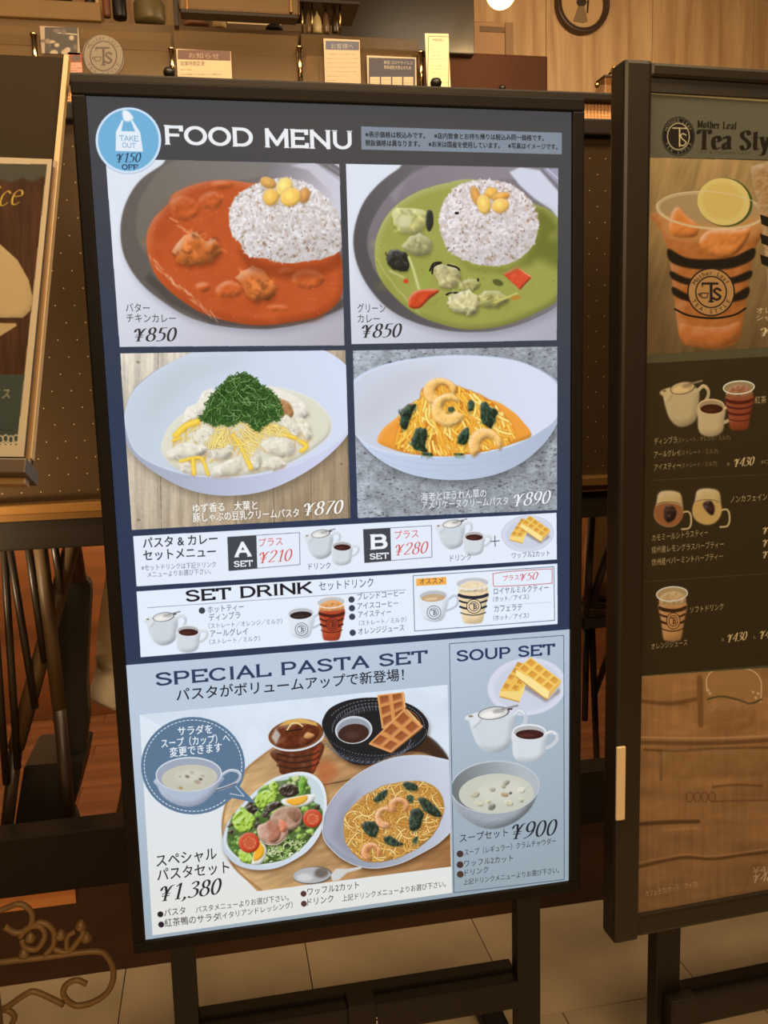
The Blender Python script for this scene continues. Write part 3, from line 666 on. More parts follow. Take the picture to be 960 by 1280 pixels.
D.blob(curry, (190, 84, 38), rel=.5, r=4, na=.07, ns=14, smooth=True)
CC = sm(curry)
for x, y in scatter(CC, 26): D.ell(x, y, rnd(6, 16), rnd(3, 8), rnd(-30, 30), ((170, 66, 26), (214, 108, 58))[random.randrange(2)], a=.28, soft=3)
for (u, v, rx, ry, s) in [(350, 430, 52, 42, 1), (440, 400, 42, 30, 2), (475, 350, 40, 12, 7), (500, 700, 48, 28, 3), (760, 665, 55, 34, 4), (690, 640, 30, 14, 5), (410, 690, 26, 16, 8), (660, 760, 40, 10, 9)]:
    P = [(u + rx * math.cos(a) * rnd(.85, 1.1), v + ry * math.sin(a) * rnd(.85, 1.1)) for a in np.linspace(0, 6, 9)]; D.blob(z(*P), (208, 98, 44), rel=.8, r=3.5, na=.22, ns=6, soft=1.2, seed=s)
for (P, s) in [([(315, 590), (330, 530), (390, 508), (425, 540), (440, 522), (462, 560), (455, 595), (400, 618), (350, 618)], 5), ([(524, 660), (550, 630), (590, 622), (625, 650), (655, 690), (640, 725), (590, 735), (555, 715)], 6)]:
    crum(D, z(*P), (200, 106, 46), s, 34, .12, 1.0, (110, 40, 12), .6, .58, 1.22)
for k in range(30):
    x, y = scatter(CC, 1)[0]; D.line(sm([(x, y), (x + rnd(3, 7), y + rnd(-1, 1.5)), (x + rnd(7, 12), y + rnd(-2, 2))], False, 3), rnd(.8, 1.8), (228, 128, 76), a=.28, soft=.8)
D.poly(z((300, 400), (400, 350), (520, 345), (420, 400), (330, 460), (270, 560), (240, 560), (250, 470)), (150, 58, 24), a=.30, soft=5)
D.poly(z((300, 690), (420, 760), (600, 800), (780, 775), (860, 720), (800, 800), (600, 816), (400, 773)), (160, 62, 24), a=.4, soft=3)
for k in range(46):
    t = k / 46; u = 235 + 215 * t + rnd(-6, 6); v = 590 + 200 * t ** .85 + rnd(-8, 8); D.line(z((u, v), (u + rnd(8, 22), v + rnd(8, 20))), rnd(.6, 1.6), (236, 184, 150), a=rnd(.3, .8), soft=.4)
for u, v in [(300, 460), (325, 485), (345, 500), (370, 505)]: D.line(z((u, v), (u + 26, v + 14)), 2, (232, 160, 112), a=.7, soft=.6)
D.polys([ellp(x, y, rnd(.5, 1.2), rnd(.5, .9), 0, 8) for x, y in scatter(CC, 60)], (232, 150, 100), a=.7, soft=.3)
D.poly(z((520, 560), (620, 612), (720, 622), (820, 606), (875, 570), (880, 620), (800, 660), (680, 668), (560, 630)), (128, 48, 18), a=.55, soft=3)
rp = z((497, 450), (510, 405), (540, 372), (600, 343), (680, 325), (760, 345), (825, 395), (860, 450), (874, 520), (868, 565), (820, 592), (760, 603), (690, 610), (620, 595), (560, 585), (535, 545), (505, 510))
rice(D, rp, 1500)
almonds(D, z, [(627, 342, 28, 18, 25, (214, 160, 84)), (748, 384, 18, 26, 10, (206, 150, 84)), (681, 357, 26, 33, 20, (246, 214, 120)), (636, 390, 26, 28, 0, (240, 190, 92)), (702, 390, 35, 30, -25, (246, 200, 100))])
D.text('バター', 157.5, 390, 187.5, 390.5, 10, (78, 76, 74)); D.text('チキンカレー', 158.5, 403, 220, 403.5, 10, (78, 76, 74))
D.glyphs('¥850', 'nib', 168, 426.5, 222, 426.5, 17, (52, 50, 52), weight=.13, slant=.22, soft=.15)
# --- picture 2: green curry
z = cr(420, 140, 2.8235); Q = [(432.4, 204.8), (698, 210.1), (696.2, 425.4), (439.5, 430.4)]
D.setclip(Q); D.poly(Q, grad((222, 228, 240), (172, 170, 184), (470, 260), (690, 420)))
bowl = z((300, 165), (215, 205), (140, 265), (90, 335), (63, 430), (70, 520), (110, 610), (180, 690), (270, 740), (380, 770), (480, 778), (580, 770), (690, 735), (800, 665), (880, 500), (850, 260), (700, 165))
D.poly(sm(np.array(bowl) + [3, 5]), (120, 118, 130), a=.45, soft=4); D.poly(bowl, grad((84, 80, 82), (124, 118, 126), (450, 300), (620, 220)), smooth=True); D.line(sm(bowl)[:72], 1.2, (150, 148, 152), a=.8, soft=.4)
D.poly(z((130, 380), (190, 290), (280, 215), (400, 175), (640, 180), (700, 230), (560, 238), (400, 250), (290, 280), (200, 340), (150, 420), (138, 520), (160, 590), (128, 540), (110, 460)), grad((118, 112, 118), (140, 132, 140), (460, 320), (600, 210)), smooth=True, soft=.8)
D.poly(z((612, 212), (650, 195), (720, 205), (790, 285), (790, 385), (760, 345), (700, 305), (650, 260)), (208, 212, 228), soft=1)
D.poly(z((730, 200), (790, 200), (790, 262)), (160, 156, 178), soft=.5); D.line(z((745, 200), (790, 240)), 1.2, (215, 218, 235), soft=.3)
D.poly(z((190, 290), (270, 215), (330, 190), (250, 240), (210, 320)), (150, 144, 154), a=.6, soft=2)
soup = z((136, 500), (150, 420), (200, 340), (290, 280), (400, 248), (480, 238), (620, 262), (690, 318), (750, 345), (800, 400), (830, 520), (790, 655), (700, 712), (600, 752), (480, 768), (380, 752), (280, 712), (200, 645), (150, 575))
D.blob(soup, (156, 158, 76), rel=.5, r=4, na=.05, ns=14); SP = sm(soup)
D.poly(z((690, 330), (750, 350), (800, 420), (800, 560), (720, 520), (660, 540), (712, 420)), (92, 94, 34), a=.7, soft=5)
for x, y in scatter(SP, 16): D.ell(x, y, rnd(6, 14), rnd(3, 8), rnd(-30, 30), ((132, 134, 54), (176, 176, 92))[random.randrange(2)], a=.3, soft=3)
D.polys([ellp(x, y, rnd(.5, 1.3), rnd(.4, .7), rnd(0, 180), 8) for x, y in scatter(SP, 110)], (108, 112, 46), a=.7, soft=.2)
for k in range(22):
    t = k / 22; D.line(z((145 + 150 * t, 520 + 190 * t ** .8 + rnd(-6, 6)), (155 + 150 * t, 530 + 190 * t ** .8)), 1.0, (205, 205, 140), a=.5, soft=.4)
crum(D, z((200, 345), (240, 338), (315, 350), (318, 395), (285, 430), (230, 425), (205, 395)), (198, 194, 124), 7, 20, .06, .8, (100, 104, 44)); D.ell(*z((240, 385))[0], 9, 8, 0, (214, 208, 168), a=.7, soft=1.6)
D.blob(z((322, 350), (340, 352), (344, 395), (330, 422), (318, 400)), (40, 44, 40), rel=.6, r=1.5, na=.2)
crum(D, z((235, 470), (265, 438), (310, 432), (342, 465), (330, 500), (290, 512), (250, 495)), (168, 164, 112), 1, 24, .12, .9, (90, 90, 40))
crum(D, z((178, 515), (190, 488), (230, 488), (258, 520), (250, 560), (215, 558), (190, 545)), (38, 40, 36), 2, 20, .08, 1.0, (70, 70, 30), .45, .5, 1.7)
D.line(z((257, 512), (275, 560), (293, 625)), 3.6, (184, 190, 112), soft=.4); D.line(z((257, 512), (275, 560), (293, 625)), 1.0, (215, 216, 160), soft=.4); D.line(z((325, 565), (312, 618)), 7, (150, 164, 70), soft=.5); D.line(z((190, 560), (240, 585)), 2.5, (190, 186, 120), soft=.5)
D.blob(z((255, 665), (275, 635), (320, 625), (365, 630), (330, 660), (295, 692), (262, 690)), (206, 72, 34), rel=1, r=2, na=.15); D.ell(*z((247, 597))[0], 3.5, 2.8, 0, (200, 74, 44), soft=.4)
crum(D, z((350, 545), (390, 538), (432, 555), (440, 590), (415, 625), (375, 618), (352, 585)), (192, 182, 128), 3, 30, .14, 1, (70, 70, 30))
for q in [[(332, 560), (345, 535), (372, 532), (345, 545), (340, 570)], [(395, 540), (425, 548), (436, 558)], [(390, 645), (410, 638), (440, 640)], [(480, 630), (500, 612), (502, 590)]]: D.line(z(*q), 2.4, (30, 30, 28), smooth=True, soft=.2)
crum(D, z((440, 600), (490, 588), (505, 612), (470, 635), (440, 630)), (176, 170, 104), 4, 16, .12, .9, (70, 70, 30))
crum(D, z((395, 665), (425, 640), (470, 628), (500, 650), (505, 690), (480, 712), (430, 708), (400, 690)), (212, 202, 148), 5, 30, .1, 1.1, (70, 70, 30))
crum(D, z((505, 650), (540, 628), (590, 640), (610, 665), (570, 690), (520, 685)), (172, 166, 98), 6, 24, .14, .9, (80, 80, 34)); D.line(z((560, 672), (640, 640)), 2.6, (196, 190, 104), soft=.4); D.ell(*z((635, 655))[0], 6, 3, -10, (180, 130, 50), soft=.6)
D.blob(z((590, 572), (638, 545), (692, 583), (650, 628)), (214, 78, 46), rel=.9, r=1.6, na=.2, smooth=False); D.line(z((638, 547), (690, 583)), .9, (240, 170, 120), a=.8); D.ell(*z((572, 602))[0], 7, 4, 20, (90, 92, 40), soft=.6)
D.poly(z((420, 500), (480, 545), (600, 550), (700, 490), (690, 540), (600, 570), (470, 562)), (110, 112, 44), a=.5, soft=3)
rp = z((366, 390), (372, 340), (400, 290), (455, 250), (540, 240), (620, 258), (680, 305), (710, 365), (712, 415), (695, 470), (650, 515), (590, 540), (520, 540), (450, 520), (400, 490), (375, 440))
rice(D, rp, 1500, (1, .985, .99))
almonds(D, z, [(548, 285, 23, 20, 0, (236, 178, 80)), (494, 297, 16, 38, -20, (210, 152, 78)), (582, 298, 32, 15, -12, (226, 164, 76)), (522, 325, 24, 35, -10, (242, 198, 104)), (580, 330, 30, 26, -15, (244, 196, 104))])
D.ell(*z((427, 357))[0], 2.8, 1.8, 0, (30, 26, 28))
D.text('グリーン', 447, 390.5, 482, 391, 10, (78, 76, 74)); D.text('カレー', 447.5, 403.5, 475, 404, 10, (78, 76, 74))
D.glyphs('¥850', 'nib', 452.5, 422, 503, 421.5, 17, (52, 50, 52), weight=.13, slant=.22, soft=.15)
# --- picture 3: soy-milk cream pasta with shiso
z = cr(130, 420, 3.0); Q = [(150, 441.7), (432, 437.8), (438.3, 647.7), (164.7, 662.7)]
D.setclip(Q)
def wood(X, Y):
    a = np.clip((X - 150) / 260 * .65 + (Y - 440) / 220 * .5, 0, 1)[..., None]
    c = np.array([232., 224, 208]) * (1 - a) + np.array([158., 138, 112]) * a
    n = fbm(X * 1.0, Y * .06, 4, 4, 5) * .34 + fbm(X * .5, Y * .05, 9, 2, 9) * .3 + fbm(X, Y, 3, 2, 3) * .08
    gap = ((X + Y * -.02) % 47 < 1.3) * .22
    return c * (1 + n - gap)[..., None]
D.poly(Q, wood)
for u, v in [(128, 98), (300, 720), (545, 745), (130, 690), (890, 480)]: D.ell(*z((u, v))[0], 2.2, 1.4, 30, (110, 95, 75), a=.7, soft=.5)
bowl = [(78, 290), (105, 210), (170, 145), (260, 95), (350, 55), (480, 30), (700, 20), (830, 55), (925, 130), (960, 250), (925, 350), (880, 412), (800, 482), (700, 542), (600, 582), (500, 598), (400, 595), (300, 570), (190, 512), (115, 450), (85, 400), (76, 340)]
D.poly(sm(np.array(z(*bowl)) + [2, 6]), (96, 84, 66), a=.55, soft=5)
D.poly(z(*bowl), grad((164, 172, 190), (206, 210, 238), (170, 600), (400, 600)), smooth=True)
inner = z((80, 330), (84, 275), (110, 210), (175, 148), (260, 97), (350, 58), (480, 33), (700, 24), (830, 58), (920, 130), (950, 250), (915, 345), (870, 398), (780, 455), (650, 505), (500, 530), (330, 522), (200, 485), (115, 428))
D.poly(inner, grad((196, 209, 222), (214, 222, 244), (160, 560), (420, 460)), smooth=True); D.line(list(sm(inner)), 1.4, (216, 220, 240), a=.9, closed=True, soft=.3)
D.poly(z((280, 100), (480, 60), (560, 80), (480, 120), (320, 180), (220, 280), (170, 360), (150, 300), (190, 190)), (188, 198, 204), a=.6, soft=10)
D.polys([ellp(x, y, .6, .4, 0, 6) for x, y in [z((780 - 620 * t + rnd(-2, 2), 458 + 74 * math.sin(t * 2.4) + rnd(-1, 1)))[0] for t in np.linspace(0, .9, 40)]], (140, 140, 150), a=.7)
pool = z((213, 420), (225, 375), (260, 320), (330, 270), (420, 215), (600, 190), (720, 210), (800, 250), (848, 310), (848, 365), (800, 415), (710, 470), (600, 510), (480, 526), (350, 522), (270, 498), (228, 455))
D.blob(pool, (222, 220, 202), rel=.35, r=3, na=.05, ns=10); D.line(sm(pool)[30:70], .9, (240, 238, 226), a=.8, soft=.4)
z = cr(200, 450, 4.3636)
for (P, s) in [([(200, 240), (240, 170), (300, 165), (320, 230), (290, 290), (230, 290)], 1), ([(150, 260), (200, 240), (230, 300), (180, 340), (130, 330)], 2), ([(620, 160), (700, 180), (780, 230), (820, 300), (760, 330), (690, 270)], 3)]: crum(D, z(*P), (236, 230, 216), s, 16, .1, .7, (190, 170, 130), .4, .88, 1.06)
D.blob(z((640, 215), (700, 230), (730, 290), (700, 320), (650, 290)), (182, 132, 84), rel=.8, r=3, na=.3)
strands(D, z((70, 440), (150, 330), (260, 300), (420, 320), (600, 320), (780, 330), (820, 420), (780, 470), (600, 500), (420, 520), (280, 560), (120, 560)), 230, [(236, 212, 140), (242, 224, 160), (230, 190, 100)], w=1.3, L=17, curl=.5, edge=(176, 140, 84), layers=3, flow=lambda x, y: (1.9 if x < 300 else 1.1))
for (P, s) in [([(185, 400), (260, 340), (330, 430), (400, 480), (380, 540), (300, 545), (230, 500)], 1), ([(40, 500), (110, 455), (200, 455), (250, 500), (160, 545), (70, 540)], 2), ([(555, 460), (600, 425), (680, 415), (735, 450), (740, 510), (680, 530), (600, 510)], 3), ([(470, 430), (530, 480), (550, 560), (520, 610), (470, 590), (480, 510)], 4), ([(280, 600), (340, 560), (430, 535), (448, 590), (400, 630), (300, 630)], 5), ([(560, 575), (620, 525), (670, 545), (680, 580), (620, 600)], 6), ([(665, 310), (700, 300), (760, 390), (740, 420), (690, 400), (665, 350)], 7), ([(740, 310), (800, 330), (835, 410), (800, 430), (760, 370)], 8), ([(100, 560), (160, 555), (190, 620), (130, 610)], 9)]:
    crum(D, z(*P), (232, 224, 206), s, 22, .13, .75, (176, 140, 92), .5, .86, 1.07)
for q, w in [([(85, 410), (140, 360), (205, 335)], 7), ([(70, 440), (110, 425)], 3), ([(400, 412), (440, 470), (495, 588)], 5.5), ([(575, 350), (640, 390), (740, 425)], 4.5), ([(110, 552), (180, 535), (230, 540), (262, 625)], 3.5), ([(180, 540), (185, 620)], 5), ([(760, 440), (800, 470), (770, 495)], 5), ([(290, 295), (350, 280)], 4)]:
    D.line(np.array(z(*q)) + [.4, .9], w * 1.1, (170, 120, 30), a=.45, soft=.8, smooth=True); D.line(z(*q), w, (244, 202, 62), smooth=True, soft=.4); D.line(np.array(z(*q)) - [.5, .5], w * .35, (252, 226, 120), smooth=True, soft=.5, a=.8)
strands(D, z((330, 350), (450, 330), (600, 330), (720, 400), (640, 425), (560, 430), (480, 560), (420, 470), (340, 480), (240, 480)), 130, [(238, 216, 140), (244, 222, 130)], w=1.4, L=20, curl=.3, edge=(180, 140, 70), layers=3, flow=lambda x, y: (2.0 if x < 290 else .5))
D.polys([ellp(*z((rnd(190, 350), rnd(340, 520)))[0], .5, .5, 0, 6) for k in range(50)] + [ellp(*z((rnd(600, 760), rnd(250, 480)))[0], .5, .5, 0, 6) for k in range(24)], (90, 84, 76), a=.75)
mound = z((250, 285), (260, 235), (300, 175), (345, 130), (380, 92), (450, 74), (510, 95), (545, 135), (600, 165), (640, 210), (668, 270), (650, 320), (600, 335), (560, 365), (525, 382), (480, 340), (430, 328), (380, 355), (330, 345), (290, 355), (225, 325))
D.poly(sm(np.array(mound) + [1, 2.5]), (120, 100, 50), a=.5, soft=2)
mc = np.array(mound).mean(0); md0 = sm(mc + (np.array(mound) - mc) * .93, True, 4)
D.poly(md0, (34, 62, 24), soft=.8)
rim = [(x, y) for x, y in md0 for _ in range(2)]
for col in ((36, 68, 26), (70, 112, 46), (52, 92, 36)):
    D.polys([r for x, y in rim for r in ribbon(sm([(x + rnd(-2, 2), y + rnd(-2, 2)), (x + (x - mc[0]) * rnd(0, .14) + rnd(-3, 3), y + (y - mc[1]) * rnd(0, .14) + rnd(-3, 3)), (x + rnd(-5, 5), y + rnd(-4, 4))], False, 3), 1.0, taper=True)], col, a=.85, soft=.2)
strands(D, list(mc + (np.array(mound) - mc) * .98), 900, [(50, 92, 34), (76, 124, 48), (40, 76, 28), (62, 106, 44), (104, 150, 74), (46, 84, 34), (134, 170, 106)], w=.85, L=11, curl=.75, edge=(22, 44, 16), layers=5, ea=.6, flow=lambda x, y: (y - mc[1]) * .05 + (.9 if x > mc[0] else 2.2) + rnd(-1, 1))
D.T = None
D.text('ゆず香る　大葉と', 241.5, 641, 322, 636.5, 10, (244, 242, 238), bold=.012, halo=((70, 58, 44), .5, 1.2)); D.text('豚しゃぶの豆乳クリームパスタ', 241.5, 652.5, 374, 646, 10, (244, 242, 238), bold=.012, halo=((70, 58, 44), .6, 1.2))
D.glyphs('¥870', 'nib', 380, 644.5, 430, 641.5, 16.5, (250, 248, 244), weight=.13, slant=.22, halo=((70, 58, 44), .6, 1.2))
# --- picture 4: shrimp and spinach pasta
z = cr(430, 420, 2.9091); Q = [(441, 438.2), (697, 433.1), (696.4, 637.6), (447.2, 647.9)]
D.setclip(Q)
def stone(X, Y):
    n = fbm(X, Y, 12, 4, 2) * .45 + fbm(X, Y * 1.6, 3, 2, 8) * .28
    c = np.array([152., 158, 166]) + (np.array([190., 200, 214]) - [152, 158, 166]) * np.clip((620 - X - Y * .2) / 170, 0, 1)[..., None] * .8
    sp = (fbm(X * .7, Y * 1.4, 3.2, 2, 21) < -.24) * .3
    return c * (1 + n - sp)[..., None]
D.poly(Q, stone)
bowl = [(10, 200), (60, 140), (160, 100), (280, 78), (430, 68), (600, 82), (710, 120), (785, 175), (800, 250), (770, 330), (720, 400), (640, 465), (540, 507), (420, 524), (300, 516), (200, 488), (110, 435), (50, 370), (10, 300)]
D.poly(sm(np.array(z(*bowl)) + [1, 6]), (70, 74, 80), a=.55, soft=5); D.poly(z(*bowl), grad((196, 212, 236), (176, 188, 210), (460, 560), (680, 560)), smooth=True)
inner = z((10, 215), (60, 150), (160, 106), (280, 84), (430, 74), (600, 88), (705, 124), (775, 178), (790, 240), (770, 300), (715, 345), (620, 395), (500, 425), (350, 440), (200, 430), (90, 397), (30, 340), (8, 280))
D.poly(inner, grad((202, 208, 222), (216, 222, 240), (450, 520), (640, 450)), smooth=True); D.line(list(sm(inner)), 1.3, (220, 228, 244), a=.9, closed=True, soft=.3)
D.poly(z((100, 200), (200, 130), (420, 100), (300, 180), (180, 260), (90, 340), (50, 280)), (196, 196, 204), a=.5, soft=9)
for v, a in ((470, .25), (492, .2)): D.line(z((90, v - 60), (200, v - 20), (350, v), (500, v - 10), (640, v - 60)), 1, (150, 164, 190), a=a, smooth=True, soft=.6)
z = cr(460, 460, 4.3636)
sauce = z((52, 400), (75, 340), (130, 290), (200, 240), (300, 190), (640, 170), (780, 230), (860, 310), (888, 350), (885, 378), (800, 410), (660, 450), (520, 474), (350, 480), (200, 462), (100, 430))
D.blob(sauce, (238, 158, 62), rel=.4, r=3, na=.05, ns=8)
md = z((150, 430), (165, 330), (175, 250), (215, 205), (280, 170), (300, 110), (400, 80), (520, 110), (650, 165), (720, 230), (780, 300), (800, 390), (720, 430), (560, 465), (400, 478), (260, 465))
D.poly(md, (206, 128, 40), smooth=True, soft=1)
strands(D, md, 400, [(248, 200, 84), (244, 184, 66), (252, 220, 126), (236, 166, 60)], w=2.7, L=28, curl=.55, edge=(206, 130, 40), layers=6, flow=lambda x, y: (1.9 if x < 540 else 1.25 if x < 580 else 1.0))
for (P, s) in [([(175, 300), (180, 230), (240, 195), (265, 205), (235, 260), (210, 340), (180, 325)], 1), ([(240, 385), (262, 330), (300, 325), (322, 360), (310, 420), (325, 455), (280, 450), (235, 425)], 2), ([(490, 380), (520, 335), (548, 328), (552, 380), (535, 418), (495, 412)], 3), ([(612, 200), (645, 182), (665, 215), (712, 235), (700, 265), (670, 325), (628, 300)], 4), ([(548, 180), (580, 185), (572, 230), (550, 235)], 5), ([(440, 215), (470, 215), (465, 238), (440, 235)], 6), ([(300, 460), (350, 465), (350, 478), (300, 474)], 7), ([(460, 468), (520, 466), (515, 476)], 8)]: greens(D, z(*P), s)
p = z((400, 128))[0]; shrimp(D, p[0], p[1], 15.5, 14.5, 75, 380, (250, 198, 112), .82)
p = z((440, 222))[0]; shrimp(D, p[0], p[1], 15, 15.5, 20, 325, (252, 204, 116), 1.0)
p = z((648, 425))[0]; shrimp(D, p[0], p[1], 16, 14.5, 140, 375, (250, 198, 116), 1.0)
z = cr(430, 420, 2.9091)
D.text('海老とほうれん草の', 526.5, 626.5, 608, 621.5, 9.6, (226, 230, 236), bold=.006, halo=((70, 76, 84), .5, 1.2)); D.text('アメリケーヌクリームパスタ', 527.5, 637, 635.5, 631, 9.6, (226, 230, 236), bold=.006, halo=((70, 76, 84), .6, 1.2))
D.glyphs('¥890', 'nib', 642, 633, 689, 629, 16, (238, 242, 248), weight=.12, slant=.22, halo=((70, 76, 84), .6, 1.2))
D.setclip(None)
# --- the take-out roundel, over the corner of picture 1
D.ell(160.5, 175.5, 41.5, 41.8, 0, (60, 90, 160), a=.5, soft=.6); D.ell(160.5, 175.5, 41, 41.3, 0, (206, 226, 244)); D.ell(160.5, 175.3, 38, 38.5, 0, (112, 176, 216))
z = cr(110, 120, 9.6)
D.poly(z((335, 430), (410, 285), (425, 295), (400, 420), (565, 425), (515, 300), (535, 290), (628, 440), (660, 668), (332, 660)), (226, 236, 246)); D.blob(z((418, 175), (480, 180), (520, 225), (545, 265), (500, 305), (440, 300), (418, 250)), (236, 242, 248), rel=.15, r=1, na=.02)
D.glyphs('TAKE', 'wide', 149.5, 176, 172.8, 177, 7.2, (112, 160, 200), weight=.13); D.glyphs('OUT', 'wide', 153, 184.5, 170, 185.3, 6.6, (112, 160, 200), weight=.13)
D.glyphs('¥150', 'nib', 146, 203, 177, 202.5, 11.5, (34, 44, 70), weight=.11, slant=.22); D.glyphs('OFF', 'wide', 152.5, 212, 173, 212.5, 6.8, (24, 30, 56), weight=.16)
# --- set rows
WHITE = (226, 236, 250)
D.poly([(166.3, 670.3), (695.9, 641), (696.3, 699.4), (170.6, 733.1)], (228, 236, 250)); D.poly([(170.6, 739.4), (696.9, 704.4), (697.2, 780), (175.9, 821.6)], (228, 238, 252))
D.text('パスタ & カレー', 179, 685.5, 272, 679.5, 12, (52, 56, 66), bold=.008); D.text('セットメニュー', 179.5, 701, 270, 695.5, 12, (52, 56, 66), bold=.008)
D.text('※セットドリンクは下記ドリンク', 177, 713.5, 270, 709, 6.6, (118, 124, 138)); D.text('メニューよりお選び下さい。', 184.5, 722, 264, 717.5, 6.6, (118, 124, 138))
def setbox(x0, y0, x1, y1, xm, h, ch, price):
    sl = (y1 - y0) / (x1 - x0); R = [(x0, y0), (x1, y1), (x1 + .6, y1 + h - 2), (x0 + 1.6, y0 + h)]
    D.line(R, 1.0, (120, 126, 142), closed=True, a=.8); D.poly([(x0, y0), (xm, y0 + sl * (xm - x0)), (xm + 1.2, y0 + sl * (xm - x0) + h - .6), (x0 + 1.6, y0 + h)], (66, 70, 78))
    D.glyphs(ch, 'wide', x0 + 8.5, y0 + 25.5, x0 + 30.5, y0 + 24.3, 19.5, (240, 244, 250), weight=.22); D.glyphs('SET', 'wide', x0 + 8, y0 + 37.8, x0 + 32, y0 + 36.4, 8, (240, 244, 250), weight=.2)
    D.text('プラス', x0 + 39.5, y0 + 12.2, x0 + 69, y0 + 10, 9.5, (214, 92, 92)); D.glyphs('¥' + price, 'nib', x0 + 40, y0 + 32.5, x0 + 81.5, y0 + 29.2, 14.5, (208, 88, 84), weight=.1, slant=.22)
setbox(284.5, 671.5, 374.5, 665.8, 320.5, 42, 'A', '210'); setbox(454.3, 662, 539.5, 657, 488, 41.5, 'B', '280')
teaset(D, 401, 667, .60, .64); teaset(D, 565.5, 654.5, .61, .64)
D.text('ドリンク', 386, 712.5, 413.5, 711, 7.8, (96, 102, 114)); D.text('ドリンク', 563, 702, 589, 700, 7.4, (96, 102, 114)); D.text('ワッフル2カット', 640, 698.2, 687.5, 694.8, 6.6, (96, 102, 114))
D.line([(613.5, 677), (624.5, 676)], 1.1, (80, 84, 96)); D.line([(618.7, 670), (619.2, 683)], 1.1, (80, 84, 96))
D.setclip([(166.3, 670.3), (695.9, 641), (696.3, 699.4), (170.6, 733.1)]); waffles_plate(D, 659.5, 667.5, .66, .62); D.setclip(None)
D.glyphs('SET DRINK', 'wide', 232.5, 752.8, 391, 741.5, 15, (28, 28, 36), weight=.18); D.text('セットドリンク', 399, 738.5, 467, 733.5, 10.5, (78, 84, 94))
D.line([(184.5, 759.8), (507, 737.3)], .9, (150, 156, 172), a=.9)
teaset(D, 204.5, 771, .69, .72)
def bullet(x, y, r=4.0, c=(60, 66, 78)): D.ell(x, y, r, r, 0, c, soft=.15)
bullet(252.5, 763.3, 4)
for st, x0, y0, x1, y1, h, c in [('ホットティー', 260, 766.5, 305, 762.5, 7.8, 92), ('ディンブラ', 261.5, 776.5, 300.5, 773, 8, 92), ('（ストレート／オレンジ／ミルク）', 261, 786, 353, 779.5, 6, 116), ('アールグレイ', 263, 796.5, 310, 793.5, 8, 92), ('（ストレート／ミルク）', 262, 806, 325, 801, 6, 116),
    ('ブレンドコーヒー', 447, 750.5, 505.5, 745, 7.6, 92), ('アイスコーヒー', 447, 762, 498, 758, 7.6, 92), ('アイスティー', 448, 772.5, 489, 769, 7.6, 92), ('（ストレート／ミルク）', 449, 782.5, 508, 777.5, 6, 116), ('オレンジジュース', 448, 793.5, 505.5, 788.5, 7.6, 92)]: D.text(st, x0, y0, x1, y1, h, (c, c + 6, c + 18))
for x, y in ((439.5, 749.5), (440, 760.3), (440.3, 771), (441, 791)): bullet(x, y, 3.9)
# mug and iced tea
def mug(x, y, s, liquid, sq=1.0):
    setT(D, x, y, 193, 300, s / 5.333, s / 5.333 * sq)
    D.line([(280, 330), (325, 300), (345, 330), (330, 370), (272, 400)], 2.8 * s, (190, 200, 212), smooth=True)
    D.blob([(105, 305), (112, 380), (125, 440), (165, 465), (205, 470), (250, 455), (272, 400), (283, 310), (190, 270)], (222, 230, 240), rel=.4, r=4 * s, na=.01)
    D.ell(193, 300, 90, 42, -3, (226, 232, 240)); D.ell(193, 303, 82, 35, -3, (186, 190, 198)); D.ell(193, 315, 73, 25, -4, liquid); D.ell(180, 322, 40, 8, -4, [min(255, c * 1.25 + 20) for c in liquid], a=.5, soft=.6)
    D.T = None
    setT(D, x, y, 193, 300, s / 5.333, s / 5.333 * sq); emblem(D, 197, 408, 42, (80, 88, 100), (224, 230, 240), lw=1.5); D.T = None
mug(376.2, 766.3, 1.0, (44, 34, 34)); icedcup(D, 414, 752.5, .85, .95, (176, 70, 40), (78, 30, 26), foam=(226, 160, 96), paper=(160, 62, 40))
D.line([(516.5, 719.8), (692.5, 708.5), (693.5, 775.5), (518.5, 789)], .9, (104, 114, 140), closed=True)
D.poly([(520.3, 723.4), (558, 721.2), (558, 730.7), (520.5, 732.7)], (242, 178, 84)); D.text('オススメ', 524.5, 731, 554.5, 729.2, 7, (96, 68, 40))
mug(541.7, 744.5, 1.09, (196, 168, 132), .95); icedcup(D, 590.8, 728.7, 1.0, 1.0, (236, 212, 170), (38, 42, 58), foam=(236, 216, 180))
P = sm([(618, 717), (640, 714.2), (686, 711.3), (690, 713), (690, 727), (686, 729.5), (640, 732.3), (620, 733), (617, 731), (616.5, 719)], True, 4); D.line(list(P), .9, (196, 108, 110), closed=True)
D.text('プラス', 629, 726.5, 649, 725, 6.4, (206, 84, 84)); D.glyphs('¥50', 'nib', 650, 726, 673, 724, 9, (206, 84, 84), weight=.1, slant=.22)
for st, x0, y0, x1, y1, h in [('ロイヤルミルクティー', 617.5, 743.5, 686, 738.5, 7.8), ('（ホット／アイス）', 616.5, 752.5, 661, 749, 6), ('カフェラテ', 618, 765.5, 653, 763, 7.8), ('（ホット／アイス）', 617, 775.8, 661, 772.5, 6)]: D.text(st, x0, y0, x1, y1, h, (90, 94, 110))
D.line([(617, 757.5), (690, 752.5)], .5, (150, 156, 180), a=.6)
